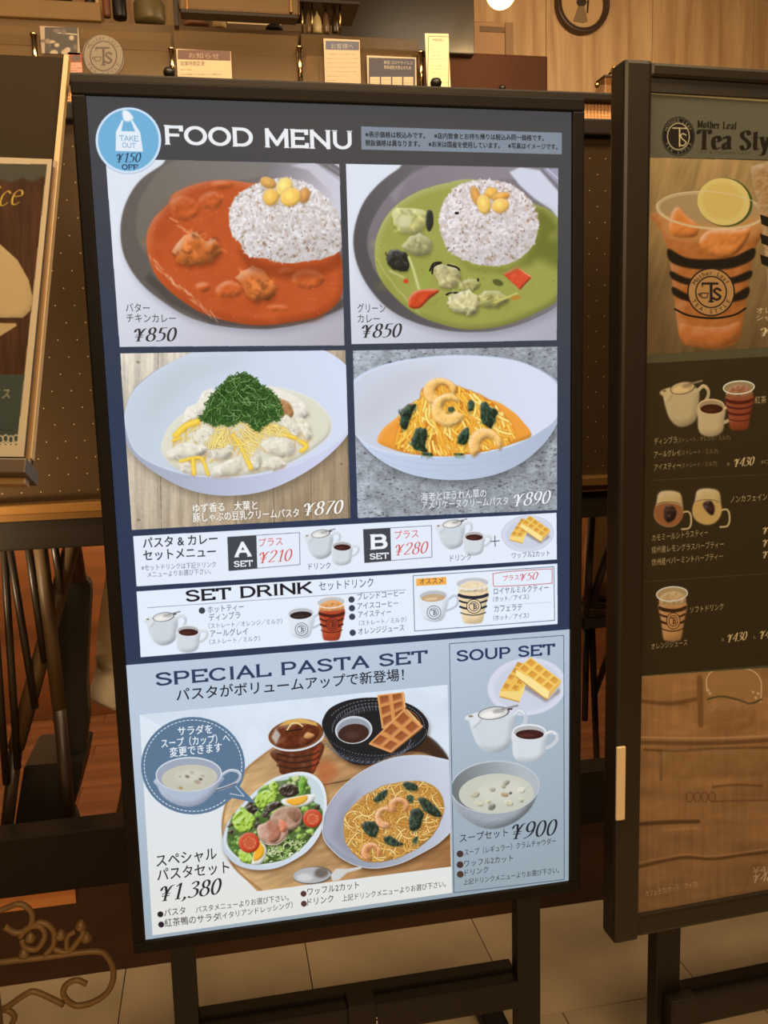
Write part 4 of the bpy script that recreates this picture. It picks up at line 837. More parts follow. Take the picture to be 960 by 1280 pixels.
# --- special set panel
D.poly([(155, 832), (159.4, 831.3), (709, 787), (730, 785), (730, 1200), (150, 1200)], grad((186, 202, 220), (150, 166, 176), (400, 830), (520, 1140)))  # the screen's dimming towards the bottom is painted into this gradient
D.glyphs('SPECIAL PASTA SET', 'wide', 195, 858, 535, 828.5, 17, (44, 60, 92), weight=.17); D.glyphs('SOUP SET', 'wide', 571, 827.5, 694, 818.5, 14.5, (36, 54, 92), weight=.18)
D.text('パスタがボリュームアップで新登場！', 221, 876.5, 505, 850.5, 14, (34, 38, 48), bold=.004)
Q = [(174.4, 893.8), (559.6, 856), (565.5, 1116), (190.6, 1169.4)]; D.poly(Q, grad((220, 232, 244), (226, 226, 222), (360, 880), (380, 1140)))
D.setclip(Q); 
D.poly([(174, 893), (560, 855), (560, 960), (300, 960)], lambda X, Y: np.array([214., 226, 240]) * (1 + .10 * fbm(X, Y, 40, 3, 4))[..., None])
Q2 = [(174.4, 893.8), (559.6, 856), (563.8, 1083.3), (320, 1114.5), (180, 1120)]; D.setclip(Q2)
tray = [(293, 1084), (280, 1050), (279, 1022), (287, 995), (306, 964), (330, 943), (365, 925), (420, 905), (480, 905), (534, 921), (559, 947), (600, 1010), (600, 1100), (322, 1115)]
def tw(X, Y):
    a = np.clip((X - 280) / 290, 0, 1)[..., None]; c = np.array([206., 170, 122]) * (1 - a) + np.array([150., 106, 66]) * a
    return c * (1 + .3 * fbm(X * .25, Y + X * .35, 5, 4, 3) + .22 * fbm(X * .1, Y + X * .3, 11, 2, 8))[..., None]
D.poly(tray, tw, smooth=False)
D.line([(330, 1116), (293, 1084), (280, 1050), (279, 1022), (287, 995), (306, 964), (335, 940), (352, 930)], 2.6, (168, 122, 76), smooth=True, soft=.4); D.line([(296, 1078), (285, 1048), (284, 1022), (292, 998), (310, 968)], 1, (232, 206, 164), smooth=True, a=.7, soft=.4)
D.poly([(530, 918), (559, 944), (566, 975), (540, 945), (500, 935)], (50, 34, 26), a=.9, soft=.8, smooth=True)
D.line([(400, 982), (440, 974), (470, 962)], 1.6, (60, 36, 22), smooth=True, a=.7, soft=.5); D.poly([(393, 955), (410, 948), (425, 965), (405, 985), (397, 975)], (176, 84, 44), a=.6, soft=4)
# iced tea on the tray
z = cr(280, 840, 3.3103)
D.blob(z((200, 325), (225, 385), (235, 420), (290, 432), (360, 425), (385, 390), (405, 290)), (96, 48, 28), rel=.5, r=4, na=.3, ns=6); D.poly(z((370, 330), (400, 300), (385, 390), (360, 420)), (176, 72, 40), a=.8, soft=1.5)
for v in (345, 368, 392): D.line(z((220, v - 6), (290, v + 8), (370, v - 4), (392, v - 18)), 2.2, (44, 26, 24), smooth=True, a=.7, soft=.3)
D.ell(*z((298, 258))[0], 37, 21, -8, (196, 204, 214)); D.ell(*z((298, 258))[0], 34.5, 18.5, -8, (120, 70, 38)); D.blob(z((205, 270), (215, 230), (270, 212), (330, 208), (385, 225), (392, 260), (350, 300), (270, 318), (215, 305)), (104, 48, 26), rel=.6, r=3, na=.6, ns=7)
D.poly(z((225, 225), (260, 200), (320, 192), (380, 208), (390, 225), (330, 212), (265, 218)), (214, 170, 92), soft=.6); D.poly(z((196, 270), (215, 235), (235, 260), (215, 300)), (206, 204, 200), a=.8, soft=.8)
D.line(z((262, 240), (280, 215), (305, 212), (325, 225)), 1.6, (236, 214, 150), smooth=True); D.line(z((258, 246), (325, 236)), 1.4, (30, 20, 18)); D.blob(z((330, 270), (345, 250), (375, 262), (352, 275)), (208, 150, 90), rel=.6, r=1.5, na=.3)
D.line(list(ellp(*z((298, 258))[0], 36.3, 20.5, -8)), 1.1, (228, 232, 238), closed=True)
# woven basket with a dish and two waffles
bk = z((410, 195), (440, 150), (510, 118), (600, 106), (700, 112), (790, 145), (840, 195), (845, 240), (825, 290), (780, 325), (700, 345), (650, 365), (600, 385), (540, 382), (490, 355), (455, 315), (425, 270), (408, 230))
D.poly(sm(np.array(bk) + [1, 4]), (60, 36, 22), a=.6, soft=3); D.poly(bk, (30, 31, 34), smooth=True)
def weave(L, cols, a=.8):
    D.polys([r for q, w in L for r in ribbon(q, w)], cols, a=a, soft=.2)
L = []
for k in range(34):
    t = -2.9 + k * .082; 
    for rr in (.72, .84, .95): 
        a = t + rr * .2; L.append((z((628 + 212 * rr * math.cos(a), 228 + 118 * rr * math.sin(a)), (628 + 212 * rr * math.cos(a + .035), 228 + 118 * rr * math.sin(a + .035))), .9))
weave(L, (168, 174, 184), .7)
L = []
for k in range(46):
    t = .1 + k * .064; L.append((z((628 + 214 * math.cos(t), 226 + 118 * math.sin(t)), (628 + 214 * math.cos(t + .03), 230 + 118 * math.sin(t + .03))), .8))
    if k % 2: L.append((z((600 + 175 * math.cos(t), 262 + 108 * math.sin(t)), (600 + 175 * math.cos(t + .04), 268 + 108 * math.sin(t + .04))), 1.0))
weave(L, (150, 160, 176), .7)
for rr, th0, th1, yo, cnt, cl in ((.60, 180, 360, -20, 30, (96, 102, 112)), (.68, 185, 355, -14, 34, (120, 126, 136)), (.78, 178, 362, -8, 38, (84, 90, 100)), (.88, 175, 365, -4, 42, (130, 136, 148))):
    L = []
    for k in range(cnt):
        t = math.radians(th0 + (th1 - th0) * k / cnt); x, y = 628 + 205 * rr * math.cos(t), 236 + yo + 112 * rr * math.sin(t); L.append((z((x, y), (x + 2, y + 12)), 1.0 if k % 2 else .6))
    weave(L, cl, .65)
for rr, yo in ((1.0, 16), (.95, 30), (.88, 46), (.80, 62), (.7, 76)):
    L = []
    for k in range(38):
        t = math.radians(20 + 140 * k / 38); x, y = 606 + 205 * rr * math.cos(t), 226 + yo + 108 * rr * math.sin(t); L.append((z((x, y), (x - 9, y + (2 if k % 2 else 5))), .9 if k % 3 else .5))
    weave(L, (104, 112, 126) if yo % 4 else (66, 72, 84), .7)
D.ell(*z((537, 240))[0], 23.2, 17.2, -5, (190, 198, 210)); D.ell(*z((537, 242))[0], 21, 15, -5, (150, 156, 168)); D.ell(*z((536, 255))[0], 19.5, 12, -8, (62, 40, 34)); D.ell(*z((530, 262))[0], 9, 5, 0, (96, 64, 54), a=.5, soft=1.5); D.line(list(ellp(*z((537, 240))[0], 22.8, 16.8, -5)), .9, (222, 228, 236), closed=True)
def wfl(top, n, m_, side, z):
    T = np.array(z(*top), float); D.poly(T + [1.5, 1.5], side); D.poly(T, (214, 146, 84))
    for i in range(n):
        for j in range(m_):
            q = []
            for a, b in ((i + .16, j + .14), (i + .86, j + .14), (i + .86, j + .86), (i + .16, j + .86)):
                s, r = a / n, b / m_; q.append(T[0] * (1 - s) * (1 - r) + T[1] * s * (1 - r) + T[2] * s * r + T[3] * (1 - s) * r)
            D.blob(q, (160, 88, 48), rel=-.5, r=1.4, na=.1, smooth=False, seed=i * 3 + j)
    D.line(list(T), .8, (240, 190, 130), closed=True, a=.8)
wfl([(635, 96), (742, 84), (750, 175), (655, 235)], 2, 3, (140, 84, 44), z); wfl([(600, 298), (745, 155), (818, 228), (690, 332)], 3, 2, (140, 84, 44), z)
D.line(z((742, 84), (750, 150)), 1.6, (236, 180, 116)); D.line(z((755, 155), (820, 225)), 2.4, (232, 176, 112)); D.line(z((748, 150), (795, 178), (818, 222)), 1, (150, 90, 48), smooth=True)
# salad
z = cr(270, 950, 6.4)
sb = z((60, 600), (54, 680), (80, 755), (150, 830), (260, 872), (380, 880), (500, 860), (620, 805), (740, 722), (830, 600), (880, 450), (886, 310), (855, 195), (785, 122), (690, 95), (580, 107), (450, 152), (320, 245), (190, 375), (100, 490))
D.poly(sm(np.array(sb) + [1.5, 3.5]), (80, 50, 28), a=.6, soft=3); D.poly(sb, grad((196, 208, 222), (222, 230, 236), (290, 1060), (400, 980)), smooth=True)
si = z((75, 600), (70, 660), (100, 725), (180, 790), (290, 830), (420, 835), (560, 795), (690, 710), (790, 590), (855, 450), (868, 320), (835, 205), (770, 140), (680, 115), (570, 125), (450, 172), (330, 262), (205, 385), (115, 500))
D.poly(si, grad((206, 218, 222), (196, 214, 222), (300, 1050), (400, 970)), smooth=True, soft=.4); D.line(list(sm(si)), .8, (232, 238, 242), closed=True, a=.8)
sal = z((90, 600), (130, 450), (200, 400), (310, 300), (430, 190), (560, 160), (680, 130), (740, 200), (780, 330), (850, 400), (840, 500), (780, 590), (700, 690), (560, 790), (420, 825), (290, 835), (180, 780), (100, 690))
D.blob(sal, (76, 104, 48), rel=.4, r=4, na=.5, ns=8); SL = sm(sal)
for i in range(170):
    x, y = scatter(SL, 1)[0]; c = random.choice([(150, 190, 70), (176, 210, 96), (96, 140, 52), (56, 88, 40), (128, 172, 70), (190, 206, 130), (70, 62, 50)]); r = rnd(2.2, 5.5)
    D.blob([(x + r * rnd(.5, 1.2) * math.cos(a), y + r * rnd(.4, 1.0) * math.sin(a)) for a in np.linspace(0, 5.6, 8)], c, rel=1.1, r=1.3, na=.4, ns=3, seed=i)
for P in [[(310, 330), (340, 270), (420, 240), (480, 300), (430, 370), (350, 385)], [(130, 470), (190, 400), (270, 420), (320, 480), (280, 560), (200, 580), (150, 540)], [(420, 200), (470, 170), (500, 230), (470, 290)], [(180, 740), (250, 730), (300, 790), (280, 830), (200, 810)]]:
    D.blob(z(*P), (166, 204, 74), rel=1.3, r=2, na=.7, ns=3.5); 
for P in [[(500, 240), (560, 190), (650, 210), (660, 270), (560, 300)], [(400, 370), (480, 330), (530, 360), (450, 410), (400, 450)], [(240, 380), (310, 360), (330, 410), (270, 420)]]: D.blob(z(*P), (62, 50, 42), rel=1.2, r=2, na=.6, ns=3)
D.blob(z((665, 170), (690, 125), (715, 150), (710, 230), (685, 275), (660, 240)), (122, 176, 66), rel=1, r=1.5, na=.4)
strands(D, z((420, 700), (560, 620), (680, 640), (740, 640), (600, 770), (430, 820)), 46, [(196, 206, 150), (150, 180, 100), (214, 220, 180)], w=1.4, L=9, curl=1.2, edge=(70, 90, 44), layers=2)
D.blob(z((525, 318), (600, 300), (740, 275), (790, 280), (785, 320), (740, 355), (650, 378), (550, 362)), (232, 234, 230), rel=.7, r=2, na=.06); D.blob(z((560, 322), (640, 300), (728, 285), (722, 330), (650, 365), (590, 355)), (238, 176, 58), rel=.6, r=1.5, na=.08)
D.blob(z((345, 640), (400, 700), (398, 770), (360, 830), (290, 838), (288, 800), (320, 700)), (230, 230, 222), rel=.7, r=2, na=.06); D.blob(z((340, 650), (385, 710), (375, 770), (330, 805), (298, 800), (310, 720)), (240, 176, 48), rel=.6, r=1.5, na=.06)
for (u, v, rx, ry) in ((265, 662, 84, 82), (772, 468, 78, 74)):
    p = z((u, v))[0]; D.blob(ellp(p[0], p[1], rx / 6.4, ry / 6.4, 0, 26), (206, 70, 44), rel=.8, r=2, na=.06, smooth=False); D.ell(p[0] + .5, p[1], rx / 9.4, ry / 9.4, 0, (196, 96, 64), a=.8, soft=.6)
    D.polys([ellp(p[0] + rx / 11 * math.cos(a) * rnd(.6, 1.1), p[1] + ry / 11 * math.sin(a) * rnd(.6, 1.1), .9, .45, math.degrees(a), 8) for a in np.linspace(0, 6.28, 22)], (238, 178, 110), a=.85)
D.poly(sm(np.array(z((450, 430), (540, 370), (660, 390), (690, 460), (640, 540), (570, 600), (500, 680), (400, 670), (340, 620), (330, 540), (400, 500))) + [1, 2]), (50, 50, 30), a=.5, soft=1.5)
for P, c in [([(330, 540), (400, 500), (470, 480), (570, 560), (560, 620), (500, 675), (420, 680), (350, 620)], (202, 160, 140)), ([(430, 480), (470, 410), (550, 370), (650, 380), (690, 440), (670, 520), (600, 560), (500, 540)], (184, 146, 122)), ([(400, 500), (450, 490), (520, 560), (500, 640), (430, 660), (420, 580)], (176, 116, 92)), ([(500, 480), (560, 500), (560, 570), (520, 570)], (222, 132, 100)), ([(560, 390), (650, 390), (680, 450), (640, 500), (580, 450)], (150, 108, 84))]:
    D.blob(z(*P), c, rel=.9, r=2.4, na=.3, ns=5)
D.line(z((340, 560), (345, 620), (400, 672), (500, 672), (565, 615)), .9, (232, 214, 200), smooth=True, a=.8)
# small pasta bowl
z = cr(400, 930, 5.647)
pb = z((20, 600), (38, 480), (110, 360), (220, 250), (360, 160), (520, 98), (680, 80), (820, 95), (960, 150), (1010, 350), (960, 560), (850, 690), (700, 780), (560, 845), (400, 877), (270, 862), (150, 805), (60, 720), (25, 660))
D.poly(sm(np.array(pb) + [1, 4]), (70, 44, 26), a=.65, soft=3); D.poly(pb, grad((150, 156, 172), (206, 214, 228), (430, 1060), (560, 970)), smooth=True); D.line(list(sm(pb)), 1.0, (206, 212, 222), closed=True, a=.9, soft=.2)
pi_ = z((32, 600), (50, 490), (118, 372), (228, 262), (366, 174), (522, 112), (680, 95), (815, 110), (950, 165), (985, 350), (940, 540), (840, 655), (700, 745), (560, 805), (410, 835), (280, 822), (160, 770), (72, 695), (36, 650))
D.poly(pi_, grad((164, 168, 184), (200, 208, 224), (430, 1040), (555, 960)), smooth=True)
D.poly(z((160, 420), (300, 300), (200, 500), (170, 620), (220, 740), (330, 830), (180, 770), (80, 660)), (128, 130, 146), a=.5, soft=4)
pc = z((165, 580), (175, 520), (210, 465), (290, 380), (400, 318), (520, 278), (640, 262), (760, 275), (840, 330), (876, 420), (862, 520), (800, 640), (700, 730), (560, 800), (430, 832), (300, 822), (210, 740), (172, 660))
D.blob(pc, (188, 136, 66), rel=.5, r=3, na=.1, ns=6)
strands(D, pc, 330, [(226, 180, 96), (212, 160, 78), (236, 202, 130), (196, 142, 64)], w=1.7, L=24, curl=.8, edge=(132, 82, 32), layers=6)
for (P, s) in [([(290, 570), (340, 545), (400, 560), (415, 610), (390, 660), (330, 640)], 1), ([(455, 660), (490, 645), (560, 690), (590, 710), (520, 720), (470, 700)], 2), ([(640, 480), (690, 450), (730, 500), (700, 600), (640, 620), (630, 560)], 3), ([(690, 385), (740, 380), (820, 450), (860, 500), (840, 520), (740, 470)], 4), ([(590, 270), (680, 285), (685, 330), (610, 320)], 5), ([(380, 390), (440, 330), (480, 330), (450, 390), (400, 410)], 6), ([(615, 360), (660, 370), (650, 410), (620, 400)], 7), ([(650, 680), (690, 650), (680, 700)], 8)]: greens(D, z(*P), s, (34, 48, 38), (70, 92, 60))
p = z((560, 435))[0]; shrimp(D, p[0], p[1], 9, 9.5, 120, 420, (226, 158, 104), .8); p = z((462, 515))[0]; shrimp(D, p[0], p[1], 9.5, 8, 60, 330, (232, 170, 118), 1.1); p = z((365, 762))[0]; shrimp(D, p[0], p[1], 9, 9, 100, 400, (226, 156, 100), .95)
# spoon
D.ell(391, 1094.5, 24.5, 11, -4, (92, 84, 78), soft=.3); D.ell(390, 1094, 23.5, 10, -4, (176, 178, 180)); D.ell(402, 1091, 9, 6.5, -8, (92, 82, 74), a=.8, soft=1.5); D.ell(381, 1097, 10, 5, 0, (214, 216, 216), a=.8, soft=1.5)
D.poly([(413, 1094), (420, 1086), (434, 1086), (452, 1083), (452, 1086), (434, 1091), (424, 1100), (416, 1102)], (206, 206, 204), soft=.3)
D.setclip(None)
# speech bubble
z = cr(170, 880, 6.0); BL = (92, 119, 147)
D.ell(241.3, 957.2, 65, 61, 0, BL); D.poly(z((745, 585), (800, 640), (898, 745), (800, 722), (690, 700)), BL)
for k in range(74):
    a = k * 360 / 74
    if 14 < a < 46: continue
    D.line(list(ellp(241.3, 957.2, 61, 57, 0, 3, a, a + 2.6)), 1.0, (222, 232, 242))
for q in ([(748, 618), (810, 690)], [(810, 692), (700, 672)]):
    A, B = np.array(z(*q)); n = 6
    for k in range(n): D.line([A + (B - A) * k / n, A + (B - A) * (k + .55) / n], 1.0, (222, 232, 242))
D.text('サラダを', 222.5, 919.5, 265.5, 916.5, 10, (236, 242, 248), bold=.008); D.text('スープ（カップ）へ', 202, 935, 287.5, 927.5, 10, (236, 242, 248), bold=.008); D.text('変更できます', 212.5, 946.5, 277.5, 939.5, 10.5, (236, 242, 248), bold=.01)
D.line(z((640, 535), (700, 500), (760, 508), (782, 545), (750, 590), (670, 625), (600, 645)), 3.6, (176, 184, 198), smooth=True); D.line(z((640, 530), (700, 494), (765, 500), (784, 530)), 1.3, (216, 222, 232), smooth=True); D.line(z((600, 650), (680, 625), (750, 598)), 1.4, (60, 64, 76), smooth=True, a=.8)
D.blob(z((148, 560), (160, 620), (200, 690), (270, 740), (350, 768), (430, 768), (510, 735), (580, 670), (630, 600), (645, 540), (395, 420)), (176, 188, 208), rel=.5, r=4, na=.02)
D.ell(*z((396, 528))[0], 41.6, 21.8, -2, (206, 214, 226)); D.ell(*z((396, 530))[0], 40, 20.2, -2, (158, 168, 186)); D.ell(*z((402, 555))[0], 35, 16.6, -3, (196, 194, 178)); D.ell(*z((410, 540))[0], 20, 8, -3, (210, 208, 194), a=.7, soft=2.5)
for (u, v, r, c) in [(385, 545, 3, (120, 104, 88)), (485, 565, 2.6, (90, 84, 76)), (460, 585, 4, (170, 150, 130)), (335, 630, 3, (170, 140, 90)), (420, 515, 2.5, (170, 160, 140)), (330, 545, 2, (160, 156, 140)), (500, 540, 3, (178, 166, 150))]: D.ell(*z((u, v))[0], r, r * .6, 20, c, a=.85, soft=.5)
# lettering of the special set
K = (40, 38, 40)
D.text('スペシャル', 196, 1084, 271, 1074, 14, K, bold=.002); D.text('パスタセット', 197, 1101.5, 287, 1091, 14, K, bold=.002)
D.glyphs('¥1,380', 'nib', 201, 1126.5, 278, 1117, 19.5, K, weight=.12, slant=.22)
bullet(200.5, 1143, 3.7, (40, 30, 40)); bullet(201.5, 1155.8, 3.7, (40, 30, 40)); bullet(379.5, 1117.3, 3.7, (84, 56, 50)); bullet(380, 1129.8, 3.7, (84, 56, 50))
D.text('パスタ', 205.5, 1146, 232, 1142.5, 8.6, (66, 60, 58)); D.text('パスタメニューよりお選び下さい。', 245, 1141.5, 361, 1121.5 + 4, 7.4, (84, 78, 74))
D.text('紅茶鴨のサラダ', 206, 1159, 275.5, 1150.5, 9, (66, 60, 58)); D.text('（イタリアンドレッシング）', 275, 1149.5, 366, 1135, 7.2, (84, 78, 74))
D.text('ワッフル2カット', 384.5, 1119.5, 449, 1110.5, 8.4, (72, 64, 60)); D.text('ドリンク', 384.5, 1132.5, 417, 1127.5, 8.4, (72, 64, 60)); D.text('上記ドリンクメニューよりお選び下さい。', 428, 1127, 557.5, 1108.5, 7.2, (84, 78, 74))
# soup panel
D.line([(562, 804.7), (704.9, 794.3), (705.5, 1099.5), (567.7, 1116)], .8, (70, 84, 106), closed=True)
D.setclip([(562, 804.7), (704.5, 794.3), (705, 1099.5), (567.7, 1116)])
waffles_plate(D, 658.5, 858.7, 1.0, 1.0); teaset(D, 617.3, 891, 1.0, 1.0)
z = cr(560, 940, 6.19)
sbp = z((30, 300), (30, 380), (60, 440), (120, 505), (200, 560), (280, 590), (350, 596), (440, 578), (540, 530), (630, 450), (685, 350), (704, 270), (600, 260), (300, 260))
D.blob(sbp, (160, 168, 178), rel=.8, r=6, na=.03)
rim = ellp(*z((365, 272))[0], 56, 33.2, -3, 60); D.poly(rim, (190, 198, 206)); D.poly(ellp(*z((366, 274))[0], 54.6, 31.8, -3, 60), grad((112, 118, 120), (176, 184, 192), (570, 990), (650, 960)))
D.ell(*z((375, 322))[0], 47, 25, -2, (198, 200, 188)); D.ell(*z((400, 300))[0], 30, 13, -5, (212, 212, 200), a=.7, soft=4)
for (u, v, rx, ry, c) in [(210, 330, 6, 4, (186, 180, 156)), (450, 240, 5, 3, (150, 150, 130)), (345, 290, 4, 3, (176, 172, 150)), (485, 318, 2, 1.6, (50, 50, 44)), (440, 330, 5, 3, (180, 150, 110)), (570, 295, 5, 4, (222, 218, 196)), (340, 425, 5, 4, (120, 122, 104)), (310, 385, 4, 3, (214, 210, 180)), (470, 395, 6, 4, (210, 206, 176)), (240, 400, 6, 3, (208, 204, 176)), (560, 370, 5, 3, (206, 204, 178)), (430, 265, 3, 3, (170, 166, 140))]:
    D.blob(ellp(*z((u, v))[0], rx, ry, rnd(-30, 30), 12), c, rel=1, r=1.2, na=.3, ns=2.5, soft=.7, a=.85)
D.setclip(None)
K = (34, 38, 50)
D.text('スープセット', 575, 1053.5, 635, 1045.5, 9.5, K); D.glyphs('¥900', 'nib', 640, 1049, 697, 1043.5, 19.5, K, weight=.11, slant=.22)
bullet(575.2, 1067.5, 4.2, (70, 50, 46)); bullet(575.2, 1081, 4.2, (70, 50, 46)); bullet(575.5, 1093, 4.2, (76, 56, 48))
for st, x0, y0, x1, y1, h in [('スープ（レギュラー）クラムチャウダー', 580.5, 1070, 695, 1055, 7.4), ('ワッフル2カット', 580.5, 1084, 641.5, 1076.5, 7.6), ('ドリンク', 581, 1095.5, 610.5, 1091, 7.6), ('上記ドリンクメニューよりお選び下さい。', 579.5, 1106.5, 699, 1091, 6.6)]: D.text(st, x0, y0, x1, y1, h, (58, 60, 70))

# ---------------------------------------------------------------- setting: floors, walls
FY = 0.62                                           # front plane of the cafe's screen wall
def tile_mat():
    mt = mat('beige_stone_tile', (188, 168, 138), 0.42, spec=0.35, noise=((5, 5, 5), .16, 6)); return mt
TM = tile_mat(); GROUT = mat('dark_grout', (46, 38, 28), 0.9)
fl = box('floor', (-6.2, -5.6, -0.06), (4.2, FY + .02, -0.004), GROUT); tag(fl, kind='structure')
J = [atz(383, 1189), atz(593, 1156), atz(818, 1173)]
x0_, x1_ = J[0].x, J[1].x; tw_ = (x1_ - x0_); yj = atz(720, 1262).y
tile_me = {}
def tile(xa, xb, ya, yb):
    k = (round(xb - xa, 4), round(yb - ya, 4))
    if k not in tile_me:
        bm = bmesh.new(); bbox(bm, (-(xb - xa) / 2 + .0012, -(yb - ya) / 2 + .0012, -.012), ((xb - xa) / 2 - .0012, (yb - ya) / 2 - .0012, 0), 0)
        me = bpy.data.meshes.new('tile'); bm.to_mesh(me); bm.free(); me.materials.append(TM); tile_me[k] = me
    o = bpy.data.objects.new('tile', tile_me[k]); COL.objects.link(o); o.parent = fl; o.location = Vector(((xa + xb) / 2, (ya + yb) / 2, random.uniform(-.0006, .0006))) - fl.location
ROWS = [FY + .02, yj]
while ROWS[-1] > -5.0: ROWS.append(ROWS[-1] - .6)
for r in range(len(ROWS) - 1):
    off = 0 if r == 0 else tw_ * (.22 if r % 2 else 0)
    for i in range(-13, 8):
        xa = x0_ + i * tw_ + (off if r else 0)
        if xa < -5.8 or xa > 3.4: continue
        tile(xa, xa + tw_, ROWS[r + 1], ROWS[r])
wf = mat('cafe_wood_floor', (120, 76, 46), 0.4, noise=((1.2, 14, 4), .35, 5))
f2 = box('floor', (-4.2, FY + .02, -0.06), (4.2, 5.2, -0.012), mat('floor_gap', (60, 34, 18), .8)); tag(f2, kind='structure')
pl_me = {}
for r in range(22):
    y0 = FY + .10 + r * .12
    for i in range(6):
        xa = -2.9 + i * .95 + (r % 3) * .31
        if 'p' not in pl_me:
            bm = bmesh.new(); bbox(bm, (-.474, -.0592, -.012), (.474, .0592, 0)); me = bpy.data.meshes.new('plank'); bm.to_mesh(me); bm.free(); me.materials.append(wf); pl_me['p'] = me
        o = bpy.data.objects.new('plank', pl_me['p']); COL.objects.link(o); o.parent = f2; o.location = Vector((xa + .475, y0, 0)) - f2.location
# across the hall: unseen tan and russet walls, added to tint the dark glass's reflections
wfr = box('wall_front', (-6.2, -5.6, 0), (-2.25, -5.4, 1.38), mat('tan_plaster', (206, 178, 130), .8)); tag(wfr, kind='structure')
wf2 = box('wall_front', (-2.25, -5.6, 0), (4.2, -5.4, 1.9), mat('russet_boards', (70, 38, 24), .6, noise=((12, 1, 1), .3, 4))); tag(wf2, kind='structure')
wc = box('trim_1', (-4.2, 3.44, 0), (4.2, 3.499, 1.02), mat('orange_timber_dado', (148, 80, 40), .4, noise=((1.2, 4, 14), .3, 4))); tag(wc, kind='structure')
# rear wall of the cafe: pale timber boards with an upright grain
WY = 3.5
def wood_wall_mat():
    mt = bpy.data.materials.new('pale_timber_board'); mt.use_nodes = True; nt = mt.node_tree; b = nt.nodes['Principled BSDF']
    tx = nt.nodes.new('ShaderNodeTexCoord'); mp = nt.nodes.new('ShaderNodeMapping'); mp.inputs['Scale'].default_value = (9, 9, .7)
    nz = nt.nodes.new('ShaderNodeTexNoise'); nz.inputs['Scale'].default_value = 1.5; nz.inputs['Detail'].default_value = 7; nz.inputs['Roughness'].default_value = .6; nz.inputs['Distortion'].default_value = .6
    oi = nt.nodes.new('ShaderNodeObjectInfo'); ad = nt.nodes.new('ShaderNodeVectorMath'); ad.operation = 'ADD'
    rp = nt.nodes.new('ShaderNodeValToRGB'); e = rp.color_ramp.elements; e[0].position = .3; e[0].color = (*lin((168, 126, 84)), 1); e[1].position = .68; e[1].color = (*lin((214, 176, 128)), 1)
    nt.links.new(tx.outputs['Object'], mp.inputs[0]); nt.links.new(mp.outputs[0], ad.inputs[0]); nt.links.new(oi.outputs['Location'], ad.inputs[1]); nt.links.new(ad.outputs[0], nz.inputs['Vector']); nt.links.new(nz.outputs['Fac'], rp.inputs[0]); nt.links.new(rp.outputs[0], b.inputs['Base Color'])
    b.inputs['Roughness'].default_value = .5; return mt
WM = wood_wall_mat()
wb = box('wall_back', (-4.2, WY + .03, -.06), (5.0, WY + .15, 3.4), mat('wall_core', (96, 66, 40), .8)); tag(wb, kind='structure')
pan_me = None
for i in range(14):
    xa = -3.9 + i * .62
    if pan_me is None:
        bm = bmesh.new(); bbox(bm, (-.3085, -.015, -1.7), (.3085, .015, 1.7), .002); pan_me = bpy.data.meshes.new('panel'); bm.to_mesh(pan_me); bm.free(); pan_me.materials.append(WM)
    o = bpy.data.objects.new('panel', pan_me); COL.objects.link(o); o.parent = wb; o.location = Vector((xa + .31, WY + .0145, 1.69)) - wb.location

# ---------------------------------------------------------------- screen wall with dotted glass (stands behind the signs)
BLACK = mat('black_lacquer', (26, 20, 15), 0.45, spec=.2); SATIN = mat('satin_black_metal', (26, 22, 17), .45, spec=.2)
zt = at(750, 119, FY).z
zs = [at(750, y, FY).z for y in (119, 130, 149.5, 170, 594, 604, 640)]
sw = thing('screen_wall', 'long black screen wall with dotted dark glass behind the menu signs', 'partition', (0, FY, 0))
XL, XR = -1.75, 1.75
box('top_rail', (XL, FY - .02, zs[1]), (XR, FY + .14, zs[0]), BLACK, sw, .004)
wk = box('woven_band', (XL, FY + .006, zs[2]), (XR, FY + .05, zs[1]), mat('woven_cane', (176, 132, 84), .6), sw)
bm = bmesh.new()
for i in range(5): 
    z_ = zs[2] + (zs[1] - zs[2]) * (i + .5) / 5; bbox(bm, (XL, FY - .001, z_ - .0028), (XR, FY + .008, z_ + .0028))
for i in range(436):
    x_ = XL + .005 + i * .008; bbox(bm, (x_ - .0018, FY - .003, zs[2]), (x_ + .0018, FY + .007, zs[1]))
tag(mesh_obj('cane_weave', bm, mat('cane_strand', (196, 148, 98), .6), sw), kind='stuff')
box('upper_beam', (XL, FY - .01, zs[3]), (XR, FY + .06, zs[2]), BLACK, sw, .004)
GL = mat('dark_tinted_glass', (66, 52, 36), .17, spec=.45, metal=.40)
gp = box('glass_panel', (XL, FY + .012, zs[5]), (XR, FY + .03, zs[3]), GL, sw)
bm = bmesh.new(); sp = .038
for r in range(24):
    for c in range(92):
        x_ = XL + .05 + c * sp + (r % 2) * sp / 2; z_ = zs[3] - .045 - r * .0345
        if z_ < zs[5] + .01: continue
        vs = [bm.verts.new((x_ + .0014 * math.cos(a), FY + .0112, z_ + .0014 * math.sin(a))) for a in (0, 1.05, 2.09, 3.14, 4.19, 5.24)]; bm.faces.new(vs)
tag(mesh_obj('dot_pattern', bm, mat('frosted_dot', (140, 118, 86), .5), gp), kind='stuff')
BR = mat('brushed_brass', (150, 112, 62), .35, metal=.8)
box('brass_ledge', (XL, FY - .03, zs[5] - .001), (XR, FY + .02, zs[4]), BR, sw, .003)
box('brass_lip', (XL, FY - .022, zs[5] - .016), (XR, FY + .02, zs[5] - .001), mat('aged_brass', (120, 88, 48), .4, metal=.7), sw, .002)
box('middle_beam', (XL, FY - .012, zs[6] - .01), (XR, FY + .06, zs[5] - .016), BLACK, sw, .004)
zb0, zb1 = at(60, 1113, FY).z, at(60, 1040, FY).z
box('lower_beam', (XL, FY - .012, zb0), (XR, FY + .06, zb1), BLACK, sw, .004)
